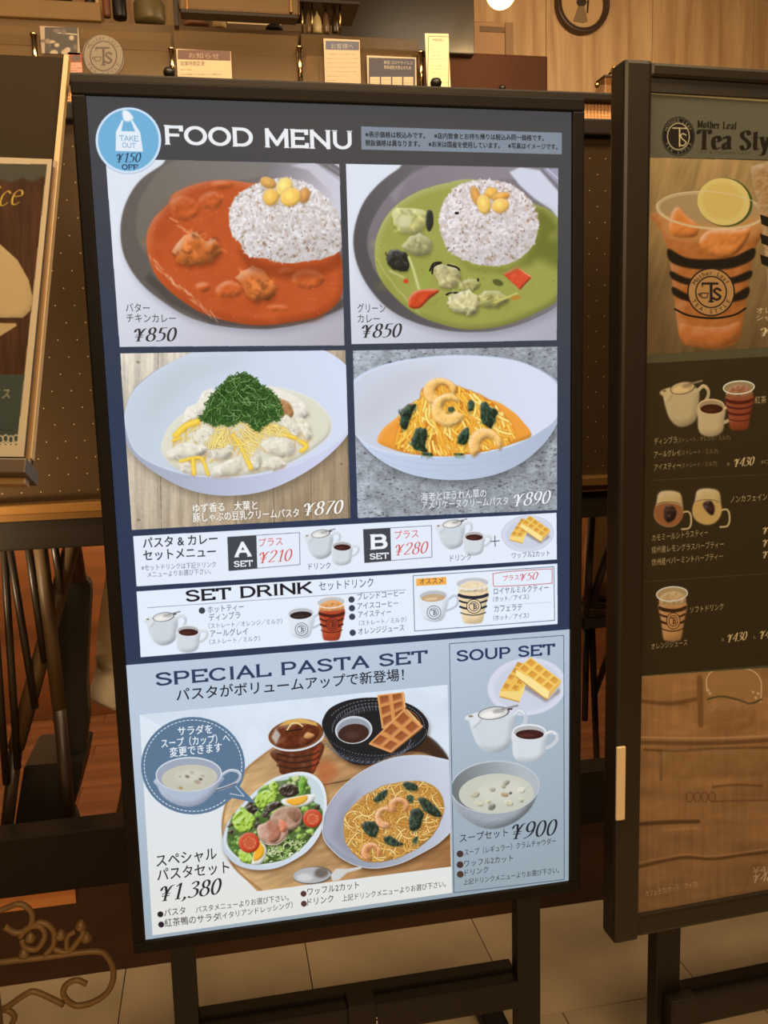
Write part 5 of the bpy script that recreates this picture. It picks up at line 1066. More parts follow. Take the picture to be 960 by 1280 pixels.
box('plinth', (XL, FY + .004, 0), (XR, FY + .09, zb0), mat('dark_walnut', (62, 34, 19), .45, noise=((2, 2, 14), .25, 4)), sw, .002)
strip = box('floor_lip', (at(-30, 1120, FY).x, FY - .006, at(95, 1127, FY).z), (at(95, 1120, FY).x, FY + .006, zb0 + .004), mat('orange_ply', (190, 122, 66), .5), sw)
# posts
for px in (148,): 
    X = at(px, 800, FY).x; box('post', (X - .014, FY - .004, zb1), (X + .014, FY + .05, zs[6] - .01), BLACK, sw, .002)
for px in (-330, 1330):
    X = at(px, 800, FY).x; box('post', (X - .03, FY - .004, 0), (X + .03, FY + .08, zs[0]), BLACK, sw, .002)

# ---------------------------------------------------------------- seats seen through the open lower half
SP = mat('dark_stained_beech', (40, 30, 20), .4); SP2 = mat('worn_brown_wood', (86, 66, 42), .5)
YC = FY + .12
ch = thing('spindle_back_chair', 'dark wooden chair with a slanting spindle back behind the screen wall', 'chair', (at(60, 1000, YC).x, YC, 0))
def bar(name, a, b, Ya, Yb, r, m_, par): return tube_obj(name, [at(a[0], a[1], Ya), at(b[0], b[1], Yb)], r, m_, par, 8)
for a, b in (((2, 640), (22, 960)), ((-16, 640), (8, 980)), ((8, 660), (44, 885)), ((32, 660), (56, 828)), ((64, 655), (77, 742))): bar('spindle', a, b, YC, YC, .0085, SP, ch)
bar('back_post', (46, 645), (74, 885), YC, YC, .016, SP2, ch)
bar('slanted_rail', (96, 660), (20, 935), YC + .02, YC + .02, .019, SP2, ch)
def seatpoly(name, pts, Y, th, m_, par):
    P = [at(x, y, Y) for x, y in pts]; bm = bmesh.new(); f = [bm.verts.new(p) for p in P]; g = [bm.verts.new(p + Vector((0, th, 0))) for p in P]
    bm.faces.new(f); bm.faces.new(g[::-1]); n = len(P)
    for i in range(n): bm.faces.new((f[i], f[(i + 1) % n], g[(i + 1) % n], g[i]))
    bmesh.ops.bevel(bm, geom=[e for e in bm.edges], offset=.004, segments=2, affect='EDGES')
    return mesh_obj(name, bm, m_, par)
bar('leg', (74, 885), (92, 1075), YC, YC + .02, .015, SP, ch); bar('leg', (20, 935), (2, 1090), YC + .02, YC + .05, .015, SP, ch)
YB = YC + .14
ar = thing('dark_upholstered_stool', 'black high-backed seat with rounded edge beside the spindle-back chair', 'chair', (at(95, 1000, YB).x, YB, 0))
seatpoly('backrest', [(80, 728), (98, 720), (112, 728), (113, 745), (110, 800), (108, 850), (111, 900), (104, 955), (76, 960), (66, 900), (68, 820)], YB, .05, mat('black_leatherette', (22, 16, 11), .5), ar)
seatpoly('seat', [(30, 958), (104, 952), (98, 985), (86, 1030), (16, 1046)], YB - .06, .2, mat('black_leatherette', (22, 16, 11), .5), ar)
bar('leg', (90, 1010), (108, 1068), YB, YB + .03, .013, SP, ar); bar('leg', (34, 1030), (28, 1085), YB, YB, .013, SP, ar)
bar('stretcher', (86, 650), (98, 728), YB + .03, YB, .02, mat('rust_wood', (92, 48, 26), .5), ar)
# white shell chair: a curved seat-and-back shell on four splayed wooden legs
YS = FY + .62
sh = thing('shell_chair', 'pale moulded shell chair with splayed legs, left of the lit menu screen', 'chair', (at(140, 1000, YS).x, YS, 0))
c0 = at(208, 770, YS); bm = bmesh.new(); rows = []
for i in range(13):
    t = i / 12; row = []
    for j in range(11):
        s = (j - 5) / 5
        if t < .62: y_, z_ = .20 - .05 * t, .40 - t / .62 * .40
        else: y_, z_ = .17 - (t - .62) / .38 * .42, 0.0 - .03 * math.sin((t - .62) / .38 * 3.1)
        wd = .235 * (.72 + .28 * math.sin(min(1, t * 1.6) * 1.57)) * (1 if t < .85 else 1 - (t - .85) * 1.2)
        row.append(bm.verts.new((c0.x + .02 + s * wd, YS + y_ - abs(s) ** 2.4 * .10 * (1 if t < .6 else .2), .455 + z_ + abs(s) ** 2.4 * (.06 if t > .5 else .0))))
    rows.append(row)
for a, b in zip(rows, rows[1:]):
    for k in range(10): bm.faces.new((a[k], a[k + 1], b[k + 1], b[k]))
bmesh.ops.solidify(bm, geom=bm.faces[:], thickness=.012)
mesh_obj('shell', bm, mat('off_white_plastic', (214, 202, 176), .45), sh, smooth=True)
for dx in (-.15, .17):
    for dy in (-.16, .16): tube_obj('leg', [(c0.x + .02 + dx * .6, YS + dy * .6, .44), (c0.x + .02 + dx * 1.35, YS + dy * 1.3, 0.012)], [.016, .011], SP2, sh, 8)
# chair seen through the narrow gap between the two signs
YG = FY + .42
gc = thing('grey_back_chair', 'grey upholstered chair with crossed black legs between the two signs', 'chair', (at(752, 900, YG).x, YG, 0))
seatpoly('backrest', [(742, 640), (772, 640), (772, 742), (735, 748), (736, 690)], YG + .04, .035, mat('taupe_fabric', (176, 144, 108), .9), gc)
bar('cross_leg', (740, 640), (733, 770), YG - .04, YG - .04, .011, SP, gc); bar('cross_leg', (774, 640), (738, 760), YG - .04, YG - .04, .012, SP, gc)
seatpoly('seat', [(728, 772), (778, 768), (778, 782), (728, 788)], YG - .03, .16, mat('black_leatherette', (22, 16, 11), .5), gc)
for a, b in (((733, 786), (731, 900)), ((772, 786), (742, 870)), ((772, 782), (776, 960)), ((740, 786), (748, 1010))): bar('leg', a, b, YG, YG + .04, .010, SP, gc)
cable = thing('coiled_cable', 'coiled black cable lying on the chair seat between the signs', 'cable', tuple(at(752, 766, YG)))
for k in range(4):
    c = Vector((at(752, 760, YG).x + .004 * k, YG + .03, at(752, 767, YG - .03).z + .012 + k * .010)); P = [c + Vector((.048 * math.cos(a), .048 * math.sin(a), .002 * math.sin(a * 2 + k))) for a in np.linspace(0, 6.28, 22)]; tube_obj('loop', P, .0042, mat('black_rubber', (20, 18, 16), .5), cable, 6)

# ---------------------------------------------------------------- lit menu display
ds = thing('menu_display_stand', 'large lit portrait food menu screen in a black frame on two legs', 'digital sign', (0, .03, 0))
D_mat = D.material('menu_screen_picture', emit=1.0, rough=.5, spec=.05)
BEZ = mat('black_bezel', (16, 13, 11), .55, spec=.12)
sx0, sx1, sz0, sz1 = -SCR_W / 2, SCR_W / 2, SIGN_Z - SCR_H / 2, SIGN_Z + SCR_H / 2; bz = .0185
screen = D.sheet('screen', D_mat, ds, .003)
box('housing', (sx0 - bz + .003, .004, sz0 - bz + .003), (sx1 + bz - .003, .062, sz1 + bz - .003), BEZ, ds, .004)
for nm, lo, hi in (('top_bezel', (sx0 - bz, -.006, sz1), (sx1 + bz, .03, sz1 + bz)), ('bottom_bezel', (sx0 - bz, -.006, sz0 - bz), (sx1 + bz, .03, sz0)),
                   ('side_bezel', (sx0 - bz, -.006, sz0), (sx0, .03, sz1)), ('side_bezel', (sx1, -.006, sz0), (sx1 + bz, .03, sz1))): box(nm, lo, hi, BEZ, ds, .0025)
LEGY = .045
xl0, xl1 = at(214, 1215, LEGY).x, at(245, 1215, LEGY).x; xr0, xr1 = at(646.5, 1190, LEGY).x, at(676, 1190, LEGY).x
for xa, xb in ((xl0, xl1), (xr0, xr1)):
    box('upright', (xa, LEGY, .03), (xb, LEGY + .03, sz0 + .25), SATIN, ds, .003)
    ft = box('foot', (xa - .003, LEGY - .26, 0.004), (xb + .003, LEGY + .28, .034), SATIN, ds, .006)
    for dy in (-.22, .24): lathe_obj('foot_pad', ((xa + xb) / 2, LEGY + dy, 0), [(.016, 0), (.018, .003), (.014, .0045)], mat('black_rubber', (20, 18, 16), .5), ft, 14)
cz1, cz0 = at(600, 1232.5, LEGY).z, at(600, 1267, LEGY).z
box('crossbar', (xl1 - .002, LEGY - .004, cz0), (xr0 + .002, LEGY + .026, cz1), SATIN, ds, .004)
box('crossbar_lip', (xl1 - .002, LEGY + .026, cz1 - .006), (xr0 + .002, LEGY + .05, cz1 + .007), SATIN, ds, .002)
tb = box('clamp_block', (at(434, 1260, LEGY).x, LEGY - .012, cz0 + .012), (at(469, 1260, LEGY).x, LEGY + .03, at(452, 1250, LEGY).z), SATIN, ds, .004)
cu = None
E_, xa, xb, ya, yb = text_edges('iEDS', 0.0)
def letters(name, s, loc, width, height, mt, par, depth=.0008):
    cv = bpy.data.curves.new('t', 'FONT'); cv.body = s; cv.size = 1; cv.extrude = .02; o = bpy.data.objects.new('t', cv); COL.objects.link(o)
    dg = bpy.context.evaluated_depsgraph_get(); me = bpy.data.meshes.new_from_object(o.evaluated_get(dg)); bpy.data.objects.remove(o)
    n = len(me.vertices); co = np.empty(n * 3, np.float32); me.vertices.foreach_get('co', co); co = co.reshape(-1, 3).copy()
    a, b = co.min(0), co.max(0); x = (co[:, 0] - a[0]) / (b[0] - a[0]) * width; z_ = (co[:, 1] - a[1]) / (b[1] - a[1]) * height; y = -(co[:, 2] - a[2]) / (b[2] - a[2]) * depth
    me.vertices.foreach_set('co', np.stack([x - width / 2, y, z_ - height / 2], 1).astype(np.float32).ravel()); me.materials.clear(); me.update()
    return link(name, me, mt, par, Matrix.Translation(loc))
p = at(460, 1277.5, LEGY - .005)
letters('maker_lettering', 'iEDS', p, at(472, 1277, LEGY).x - at(448, 1277, LEGY).x, .013, mat('pale_print', (226, 196, 150), .6), ds)

# ---------------------------------------------------------------- right-hand framed board
vp = CR.T @ np.array([(5120 - 480) / F, (307 - 640) / F, 1.0]); vp[2] = 0; RU = Vector(vp / np.linalg.norm(vp)); RN = Vector((-RU.y, RU.x, 0))   # right, away
RO = at(776, 76, -0.02)                                  # outer top-left corner of the frame
def rh(px, py, off=0.0): return hit(px, py, RO + RN * off, RN)
def ru(px, py, off=0.0): v = rh(px, py, off) - RO; return v.dot(RU), v.z
ub0, _ = ru(811, 115); _, zt0 = ru(811, 115); _, zb_ = ru(795, 1142)
_, zbo = ru(768, 1175); PWD = .60
R = Canvas(RO + RU * ub0 + Vector((0, 0, zt0)), RU, (0, 0, -1), PWD, zt0 - zb_, 1150, (62, 48, 24))
ILL = (1.55, 1.10, 0.60)
DK = (58, 44, 22)
R.poly([(780, 100), (1200, 100), (1200, 1250), (780, 1250)], DK)
R.poly([(780, 100), (1200, 100), (1200, 204), (810, 196.5)], (92, 82, 56)); R.poly([(800, 112), (1200, 140), (1200, 143.5), (800, 116.5)], (176, 150, 92))
Q = [(806, 196.5), (1200, 207), (1200, 420), (802, 444)]
R.setclip(Q)
R.poly(Q, lambda X, Y: (np.array([150., 116, 66]) * (1.08 - np.clip((Y - 200) / 330, 0, 1)[..., None]) + np.array([86., 62, 34]) * np.clip((Y - 200) / 330, 0, 1)[..., None] * .8) * (1 + .35 * fbm(X * .9 + Y * .25, Y * .12, 7, 4, 5) + .2 * fbm(X, Y, 60, 2, 2))[..., None])
z = cr(760, 60, 3.05)
def bigcup(C, z, body, tone):
    C.blob(z((188, 622), (205, 700), (232, 790), (258, 1000), (275, 1110), (330, 1140), (440, 1143), (500, 1110), (522, 990), (552, 790), (600, 610)), body, rel=.5, r=6, na=.18, ns=9)
    C.ell(*z((392, 618))[0], 68, 23.5, 4, (178, 150, 100)); C.ell(*z((392, 620))[0], 63.5, 20, 4, (160, 128, 80)); C.poly(z((200, 640), (300, 665), (420, 670), (590, 640), (560, 720), (400, 740), (230, 720)), (184, 128, 66), a=.8, soft=3, smooth=True)
    C.blob(z((235, 655), (262, 606), (300, 640), (345, 680), (330, 720), (245, 715)), (204, 118, 50), rel=.8, r=3, na=.1)
bigcup(R, z, (170, 98, 42), 1)
R.ell(*z((447, 588))[0], 34.5, 30.5, 12, (74, 78, 32)); R.ell(*z((441, 586))[0], 33, 29.5, 12, (206, 176, 96)); R.ell(*z((436, 584))[0], 26, 23, 12, (198, 164, 80), a=.8, soft=1)
R.blob(z((355, 720), (400, 690), (500, 690), (545, 685), (520, 750), (460, 800), (390, 790), (350, 750)), (204, 120, 52), rel=1, r=3, na=.15, ns=6)
for q in [[(230, 765), (300, 800), (400, 805), (480, 795), (556, 762), (552, 805), (480, 838), (400, 845), (300, 838), (236, 812)], [(240, 850), (300, 876), (400, 885), (480, 872), (545, 848), (541, 878), (480, 900), (400, 912), (310, 905), (245, 880)], [(247, 910), (310, 940), (400, 950), (480, 938), (536, 910), (531, 950), (480, 968), (400, 980), (320, 970), (254, 945)]]: R.poly(sm(z(*q)), (38, 28, 16), soft=.3)
R.line(z((255, 995), (310, 1020), (400, 1030), (480, 1018), (525, 992)), 2.4, (38, 28, 16), smooth=True)
emblem(R, 888.9, 365, 29, (44, 32, 20), (172, 122, 66), ry=29.5)
R.blob(z((275, 1050), (330, 1060), (440, 1062), (500, 1045), (496, 1105), (440, 1135), (330, 1132), (280, 1105)), (190, 108, 48), rel=.6, r=4, na=.25, ns=8, a=.7)
R.line(list(ellp(*z((392, 618))[0], 67.5, 23, 4, 50, -10, 190)), 2.6, (206, 180, 128), a=.8, soft=.4); R.line(list(ellp(*z((392, 618))[0], 67.5, 23, 4, 50)), 1.2, (206, 184, 136), a=.7, closed=True)
R.blob([(938, 212), (946, 206), (980, 200), (1030, 205), (1060, 250), (1040, 320), (1020, 400), (970, 410), (957, 320), (948, 260)], (160, 120, 70), rel=.5, r=5, na=.2)
for y in (268, 292, 318): R.poly([(950, y), (985, y + 12), (1040, y + 6), (1040, y + 18), (985, y + 26), (952, y + 12)], (38, 28, 16))
R.text('オレンジ', 945.5, 392, 985, 391, 7, (214, 182, 124)); R.text('シャーベット', 945.5, 401, 1000, 400, 7, (214, 182, 124)); R.glyphs('¥500', 'nib', 950, 420, 1000, 418, 11, (214, 182, 124), weight=.12, slant=.22)
R.setclip(None)
emblem(R, 848, 170.5, 20, (34, 27, 18), (92, 82, 56), ry=24, lw=.9); 
R.line(list(ellp(848, 170.5, 16.8, 20.2)), 4.6, (34, 27, 18), closed=True)
R.arctext('MOTHER LEAF', 848, 170.5, 16.6, 200, 340, 3.6, (150, 130, 90), ry=20); R.arctext('TEA STYLE', 848, 170.5, 16.6, 160, 20, 3.6, (150, 130, 90), inward=True, ry=20)
R.ell(848, 170.5, 13.4, 16, 0, (40, 32, 20)); R.line(list(ellp(848, 170.5, 13.6, 16.4)), 1.2, (176, 152, 102), closed=True)
emb = (190, 164, 112)
R.line([(841, 160), (858, 160.5)], 1.6, emb); R.line([(849.5, 160), (849.5, 183)], 1.8, emb); R.line([(857.5, 169), (853.5, 167), (850.8, 170), (853.5, 174), (857.5, 178), (854, 182), (849.5, 181)], 1.5, emb, smooth=True)
R.glyphs('Mother Leaf', 'nib', 871, 159.5, 921.5, 162, 9, (38, 30, 18), weight=.26); R.glyphs('Tea Style', 'nib', 870, 186.5, 984, 188, 24, (36, 28, 17), weight=.27)
R.text('TEA & COFFEE CAFE', 871, 191.8, 938, 193.5, 3.4, (66, 56, 36), ref=.72)
# drinks list
R.poly([(795, 444), (802, 444), (1200, 420), (1200, 432), (802, 454.5)], (84, 76, 46))
tintR = (.92, .76, .5)
teaset(R, 853.5, 484.5, .80, .98, tint=tintR, liquid=(70, 44, 30))
icedcup(R, 923.5, 484, .92, 1.05, (140, 66, 34), (84, 34, 22), foam=(160, 104, 62), embl=False, rimc=(170, 140, 90))
CT = (200, 168, 112)
R.text('紅茶', 943.5, 504.5, 957.8, 503.5, 8, CT)
R.text('ディンブラ', 817.5, 556, 846, 553.5, 7.6, CT); R.text('(ストレート／オレンジ／ミルク)', 846, 553.5, 912.5, 549.5, 5.6, (150, 124, 80))
R.text('アールグレイ', 817.5, 572.5, 850, 569.5, 7.6, CT); R.text('(ストレート／ミルク)', 850, 569, 897.5, 566.5, 5.6, (150, 124, 80))
R.text('アイスティー', 817.5, 588.5, 850.5, 585.5, 7.6, CT); R.text('(ストレート／ミルク)', 850.5, 585, 896, 582, 5.6, (150, 124, 80))
R.glyphs('¥430', 'nib', 917.5, 583.5, 943, 581, 10.5, (222, 186, 122), weight=.14, slant=.22); R.text('R', 909, 582.5, 912.5, 582, 4.4, (150, 124, 80), ref=.72); R.text('ICE', 952, 579.5, 966, 578.5, 4.4, (150, 124, 80), ref=.72)
R.line([(812, 600.5), (1200, 580)], .7, (84, 68, 38))
def glassmug(x, y, tea, bag):
    p = lambda *uv: [(x + u / 5.7, y + v / 6.1) for u, v in (uv[0] if len(uv) == 1 else uv)]
    R.line(p((182, 118), (230, 105), (252, 130), (256, 190), (240, 232), (190, 240)), 2.4, (190, 160, 102), smooth=True)
    R.blob(p((10, 30), (22, -30), (60, -52), (130, -52), (182, -26), (196, 60), (200, 120), (180, 175), (140, 215), (80, 222), (20, 190), (-8, 130)), (200, 166, 104), rel=.5, r=4, na=.03)
    R.poly(sm(p((0, 70), (50, 42), (120, 40), (186, 66), (198, 120), (180, 172), (140, 210), (80, 218), (20, 188), (-6, 130))), tea, soft=.4); R.blob(p(*bag), (58, 34, 22), rel=.6, r=2, na=.5, ns=4); R.line(p((10, 48), (60, 34), (130, 32), (184, 50)), .8, (110, 80, 46), smooth=True)
glassmug(819, 622, (150, 92, 50), [(70, 70), (120, 60), (150, 100), (140, 160), (90, 190), (60, 140)]); glassmug(867, 619.3, (196, 156, 84), [(66, 62), (118, 36), (150, 90), (136, 150), (90, 120)])
R.text('ノンカフェインドリンク', 913, 628.5, 985, 623, 7.8, CT)
R.text('カモミールシトラスティー', 815, 676.5, 885, 669.5, 7.8, CT); R.text('信州産レモングラスハーブティー', 814.5, 691.5, 904.5, 684, 7.8, CT); R.text('信州産ペパーミントハーブティー', 814.5, 707, 903.5, 699, 7.8, CT)
for y in (667.5, 683, 697.5): R.glyphs('¥480', 'nib', 953, y, 980, y - 2, 9, (222, 186, 122), weight=.14, slant=.22)
R.line([(800, 727.5), (1200, 700)], .7, (84, 68, 38))
icedcup(R, 840, 742, .92, 1.16, (206, 150, 86), (70, 44, 24), foam=(214, 178, 116), rimc=(206, 176, 118), tint=(.95, .92, .9))
R.text('ソフトドリンク', 862.5, 766.5, 904, 762, 7.6, CT); R.text('オレンジジュース', 814, 812, 859, 806.5, 7.2, CT)
R.glyphs('¥430', 'nib', 909, 803, 934, 799.5, 10.5, (222, 186, 122), weight=.14, slant=.22); R.glyphs('¥480', 'nib', 949.5, 798.5, 975, 795.5, 10.5, (222, 186, 122), weight=.14, slant=.22); R.text('R', 902, 802, 905.5, 801.5, 4.4, (150, 124, 80), ref=.72); R.text('L', 942, 798.5, 945, 798, 4.4, (150, 124, 80), ref=.72)
# lower picture: warm timber background with a glass jar and faint lettering
R.poly([(780, 846), (1200, 812), (1200, 822), (790, 836 + 10)], (80, 74, 44)); Q = [(780, 846.5), (1200, 818), (1200, 1250), (780, 1250)]; R.setclip(Q)
R.poly(Q, lambda X, Y: (np.array([160., 110, 60]) - np.array([22., 14, 6]) * np.clip((Y - 900) / 250, 0, 1)[..., None]) * (1 + .28 * fbm(X * .25, Y, 14, 4, 6) + .14 * fbm(X * 1.6, Y * .1, 6, 3, 2))[..., None])
z = cr(740, 820, 2.782)
for q, w_, c, a in [([(160, 155), (270, 165), (360, 150)], 5, (92, 58, 26), .6), ([(375, 75), (378, 240)], 7, (104, 64, 28), .6), ([(100, 280), (400, 285), (620, 276)], 1.6, (206, 150, 96), .9), ([(150, 300), (400, 303), (620, 292)], 5, (98, 62, 32), .7), ([(180, 325), (300, 330), (420, 322), (620, 318)], 3, (86, 58, 28), .7), ([(240, 330), (240, 430)], 4, (100, 66, 32), .5), ([(150, 585), (260, 578), (370, 575)], 5, (76, 50, 26), .75), ([(250, 605), (370, 598)], 1.4, (186, 136, 84), .7), ([(155, 735), (250, 712), (330, 700), (420, 705), (520, 692), (620, 680)], 4, (88, 56, 28), .8), ([(155, 720), (320, 690), (420, 696), (620, 668)], 1.4, (182, 130, 78), .7), ([(420, 455), (500, 448), (590, 452)], 3, (96, 60, 30), .6), ([(420, 505), (620, 500)], 2, (96, 60, 30), .6)]:
    R.line(z(*q), w_, c, a=a, soft=.8, smooth=True)
R.poly(sm(z((395, 80), (430, 45), (500, 38), (560, 50), (588, 80), (588, 160), (540, 150), (480, 148), (400, 140))), (164, 116, 62), a=.8, soft=1); R.line(z((400, 120), (400, 75), (430, 47), (500, 40), (560, 52), (588, 90), (586, 160)), 1.6, (220, 184, 124), smooth=True, a=.8); R.line(z((402, 150), (450, 140), (510, 152), (550, 165), (590, 150)), 2.6, (76, 66, 34), smooth=True, a=.8)
for (u, v) in ((570, 145), (578, 130), (560, 125), (404, 120), (410, 130)): R.ell(*z((u, v))[0], 2, 1.2, 30, (240, 206, 146), a=.8, soft=.5)
R.blob(z((400, 180), (470, 160), (560, 175), (560, 240), (480, 260), (400, 250)), (150, 100, 52), rel=.35, r=5, na=.15, a=.6, soft=1.5)
R.blob(z((250, 330), (420, 325), (600, 330), (600, 410), (440, 420), (255, 420)), (140, 98, 50), rel=.3, r=4, na=.2, ns=8, a=.5, soft=2)
for k in range(4): R.line(list(ellp(*z((340 + k * 26, 490))[0], 4, 6, 0, 20)), 1.2, (98, 62, 30), closed=True, a=.7)
R.text('カフェラテ(ホット／アイス)', 806, 1105, 868, 1098, 7, (190, 146, 94), a=.35, soft=.4); R.text('カフェモカ(ホット／アイス)', 806.5, 1121, 872, 1108.5, 7, (204, 164, 112), a=.85); R.text('¥480', 940, 1093, 975, 1088, 9, (206, 170, 120), ref=.72, a=.7); R.glyphs('¥480', 'nib', 940.5, 1104, 975, 1098, 11, (206, 170, 120), weight=.13, slant=.2)
for k in range(5): R.line(z((560 + k * 6, 720), (520 + k * 10, 830)), .9, (78, 50, 26), a=.4, soft=.5)
R.setclip(None)
R_mat = R.material('drinks_board_print', illum=ILL, rough=.6, spec=.04)
rb = thing('drinks_menu_board', 'dark framed drinks menu board with large iced cup picture on a steel stand', 'sign', tuple(Vector((RO.x, RO.y, 0)) + RU * .33))
R.sheet('menu_print', R_mat, rb, .002)
RF = mat('black_aluminium', (30, 25, 18), .4, spec=.3)
fr0, fr1 = 0.0, ub0 + PWD + (ub0); zT, zB = 0.0, zbo
_, zi = ru(830, 108); _, zib = ru(800, 1148)
def rbox(name, lo, hi, m_, par=rb, bev=.003): return obox(name, RO, RU, RN, lo, hi, m_, par, bev)
rbox('frame_side', (0, -.012, zB), (ub0 - .001, .032, zT), RF, bev=.006)
rbox('frame_side', (ub0 + PWD, -.012, zB), (fr1, .032, zT), RF, bev=.006)
rbox('frame_top', (ub0 - .001, -.008, zi + .010), (ub0 + PWD, .03, zT - .001), RF, bev=.005); rbox('frame_top_rebate', (ub0 - .001, -.003, zt0 - .001), (ub0 + PWD, .02, zi + .012), mat('rebate_black', (18, 14, 9), .5), bev=.001)
rbox('frame_bottom', (ub0 - .001, -.008, zB + .003), (ub0 + PWD, .03, zb_), RF, bev=.006)
rbox('back_panel', (.004, .006, zB + .004), (fr1 - .004, .03, zT - .004), mat('board_back', (30, 26, 20), .7), bev=.002)
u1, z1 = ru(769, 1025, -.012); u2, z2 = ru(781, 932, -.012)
rbox('frame_glare', (u1, -.0165, z1), (u2, -.011, z2), mat('cream_glare', (196, 178, 146), .3), bev=.002)  # glare on the frame edge, made as a thin cream strip
off = .034
ua, _ = ru(820.5, 1185, off); ub_, _ = ru(851, 1185, off); zfl = -RO.z
rbox('upright', (ua, off, zfl + .03), (ub_, off + .03, zB + .3), SATIN); rbox('upright', (fr1 - ub_, off, zfl + .03), (fr1 - ua, off + .03, zB + .3), SATIN)
rbox('foot', (ua - .003, -.34, zfl + .004), (ub_ + .003, .07, zfl + .034), SATIN, bev=.005); rbox('foot', (fr1 - ub_ - .003, -.34, zfl + .004), (fr1 - ua + .003, .07, zfl + .034), SATIN, bev=.005)
for uu in ((ua + ub_) / 2, fr1 - (ua + ub_) / 2):
    for vv in (-.31, .04): rbox('foot_pad', (uu - .014, vv - .014, zfl), (uu + .014, vv + .014, zfl + .006), mat('black_rubber', (20, 18, 16), .5), bev=.001)
_, c1 = ru(905, 1228.5, off); _, c0_ = ru(905, 1262, off)
rbox('crossbar', (ub_ - .03, off - .022, c0_), (fr1 - ub_ + .03, off + .002, c1), SATIN)
_, b1 = ru(835, 1238, off); _, b0 = ru(835, 1282, off)
rbox('bracket', (ub_ - .035, off - .03, b0), (ub_ + .018, off - .002, b1), SATIN)
rbox('crossbar_lip', (ub_ - .01, off - .002, c1 - .008), (fr1 - ub_, off + .022, c1 + .006), SATIN, bev=.002)

# ---------------------------------------------------------------- left-hand easel poster
LN = Vector((.080, .910, -.407)).normalized()                     # away from the viewer, leaning back
LO = at(84, 72, .02)
def lh(px, py, off=0.0): return hit(px, py, LO + LN * off, LN)
TR, BRr = lh(86, 70), lh(38.5, 583); LV = (BRr - TR).normalized(); LU = LV.cross(LN).normalized()
if LU.x < 0: LU = -LU
LHt = (BRr - TR).length; LWd = .46
ea = thing('easel_poster', 'framed dessert poster with white plate, leaning on a scrolled iron easel', 'sign', tuple(Vector((TR.x - .2, TR.y + .02, 0))))
def lbox(name, u0, u1, v0, v1, d0, d1, m_, bev=.002, par=None):
    bm = bmesh.new(); bbox(bm, (u0, v0, d0), (u1, v1, d1), bev)
    c = Vector(((u0 + u1) / 2, (v0 + v1) / 2, (d0 + d1) / 2))
    for v in bm.verts: v.co -= c
    Rm = Matrix((LU, LV, LN)).transposed().to_4x4(); me = bpy.data.meshes.new(name); bmesh.ops.recalc_face_normals(bm, faces=bm.faces); bm.to_mesh(me); bm.free()
    if Rm.determinant() < 0:
        me.flip_normals()
    return link(name, me, m_, par or ea, Matrix.Translation(TR) @ Rm @ Matrix.Translation(c))
lbox('backing_board', -LWd, 0, 0, LHt, .002, .009, mat('khaki_board', (40, 33, 22), .9, spec=.1))
lbox('board_edge', -.006, .001, 0, LHt * .985, -.003, .009, mat('cream_edging', (160, 136, 92), .5), .001)
def lu(px, py, off=-.014): v = lh(px, py, off) - TR; return v.dot(LU), v.dot(LV)
a0, b0_ = lu(67, 199); a1, b1_ = lu(27, 571)
# poster canvas: spans from its own top-right corner leftwards
PW, PH = .36, b1_ - b0_; uR = a1 * .45 + a0 * .55; print('uR', a0, a1)
L = Canvas(TR + LU * (uR - PW) + LV * b0_ - LN * .014, LU, LV, PW, PH, 900, (190, 156, 100))
pq = [(-400, 190), (68, 198), (68, 580), (-400, 580)]
L.poly([(-400, 150), (120, 150), (120, 640), (-400, 640)], (198, 164, 108))
L.setclip([(-400, 200), (58.5, 205.5), (21, 556), (-400, 545)])
L.poly([(-400, 150), (120, 150), (120, 640), (-400, 640)], lambda X, Y: np.array([72., 42, 20]) * (1 + .5 * fbm(X * 1.4, Y * .07, 5, 3, 3) + .3 * fbm(X, Y, 40, 2, 8))[..., None])
L.poly([(-400, 190), (80, 190), (80, 220), (50, 222), (40, 228), (28, 222), (15, 228), (0, 224), (-400, 224)], (74, 66, 46), soft=1.5)
L.glyphs('ice', 'nib', -10, 258, 28, 255, 26, (196, 150, 52), weight=.09, slant=.24)
L.blob([(-90, 330), (-30, 295), (0, 305), (22, 325), (36, 350), (41, 372), (38, 388), (28, 398), (-90, 398)], (186, 148, 88), rel=.3, r=4, na=.02, smooth=False)
L.poly([(-90, 397), (30, 397), (28, 400), (-90, 400)], (66, 38, 20)); L.poly([(-90, 401), (20, 404), (21, 407), (0, 420), (-90, 470)], (180, 142, 84), soft=.5)
L.poly([(-400, 468), (80, 468), (80, 600), (-400, 600)], (62, 64, 46)); L.text('アイス', -22, 500, 12, 498, 12, (180, 152, 100)); L.line([(-30, 536), (17, 538)], .6, (36, 34, 24))
for k in range(14):
    x = 20 - k * 6.5; L.line(list(ellp(x, 548 + (k % 2), 3.4, 4.6, 0, 14)), 1.5, (204, 172, 116), closed=True); L.line([(x - 3, 555), (x + 3, 555)], 4, (204, 172, 116)); L.ell(x, 556, 1.6, 1.6, 0, (62, 64, 46))
L.poly([(-400, 559), (60, 561), (60, 600), (-400, 600)], (204, 172, 116)); L.setclip(None)
lbox('poster_mount', uR - PW - .006, uR + .004, b0_ - .006, b1_ + .008, -.004, .004, mat('bronze_frame', (112, 84, 50), .4))
L.sheet('poster_print', L.material('dessert_poster_print', illum=(2.0, 1.5, .85), rough=.6, spec=.04), ea, .006)
lbox('rubber_clip', uR - .06, uR + .004, b1_ + .008, b1_ + .032, -.012, .004, mat('smoky_plastic', (130, 104, 66), .35))
lbox('rest_ledge', -LWd, .004, LHt, LHt + .018, -.03, .02, mat('dark_bronze', (60, 46, 30), .45))
IR = mat('aged_brass_iron', (118, 92, 56), .5, metal=.2)
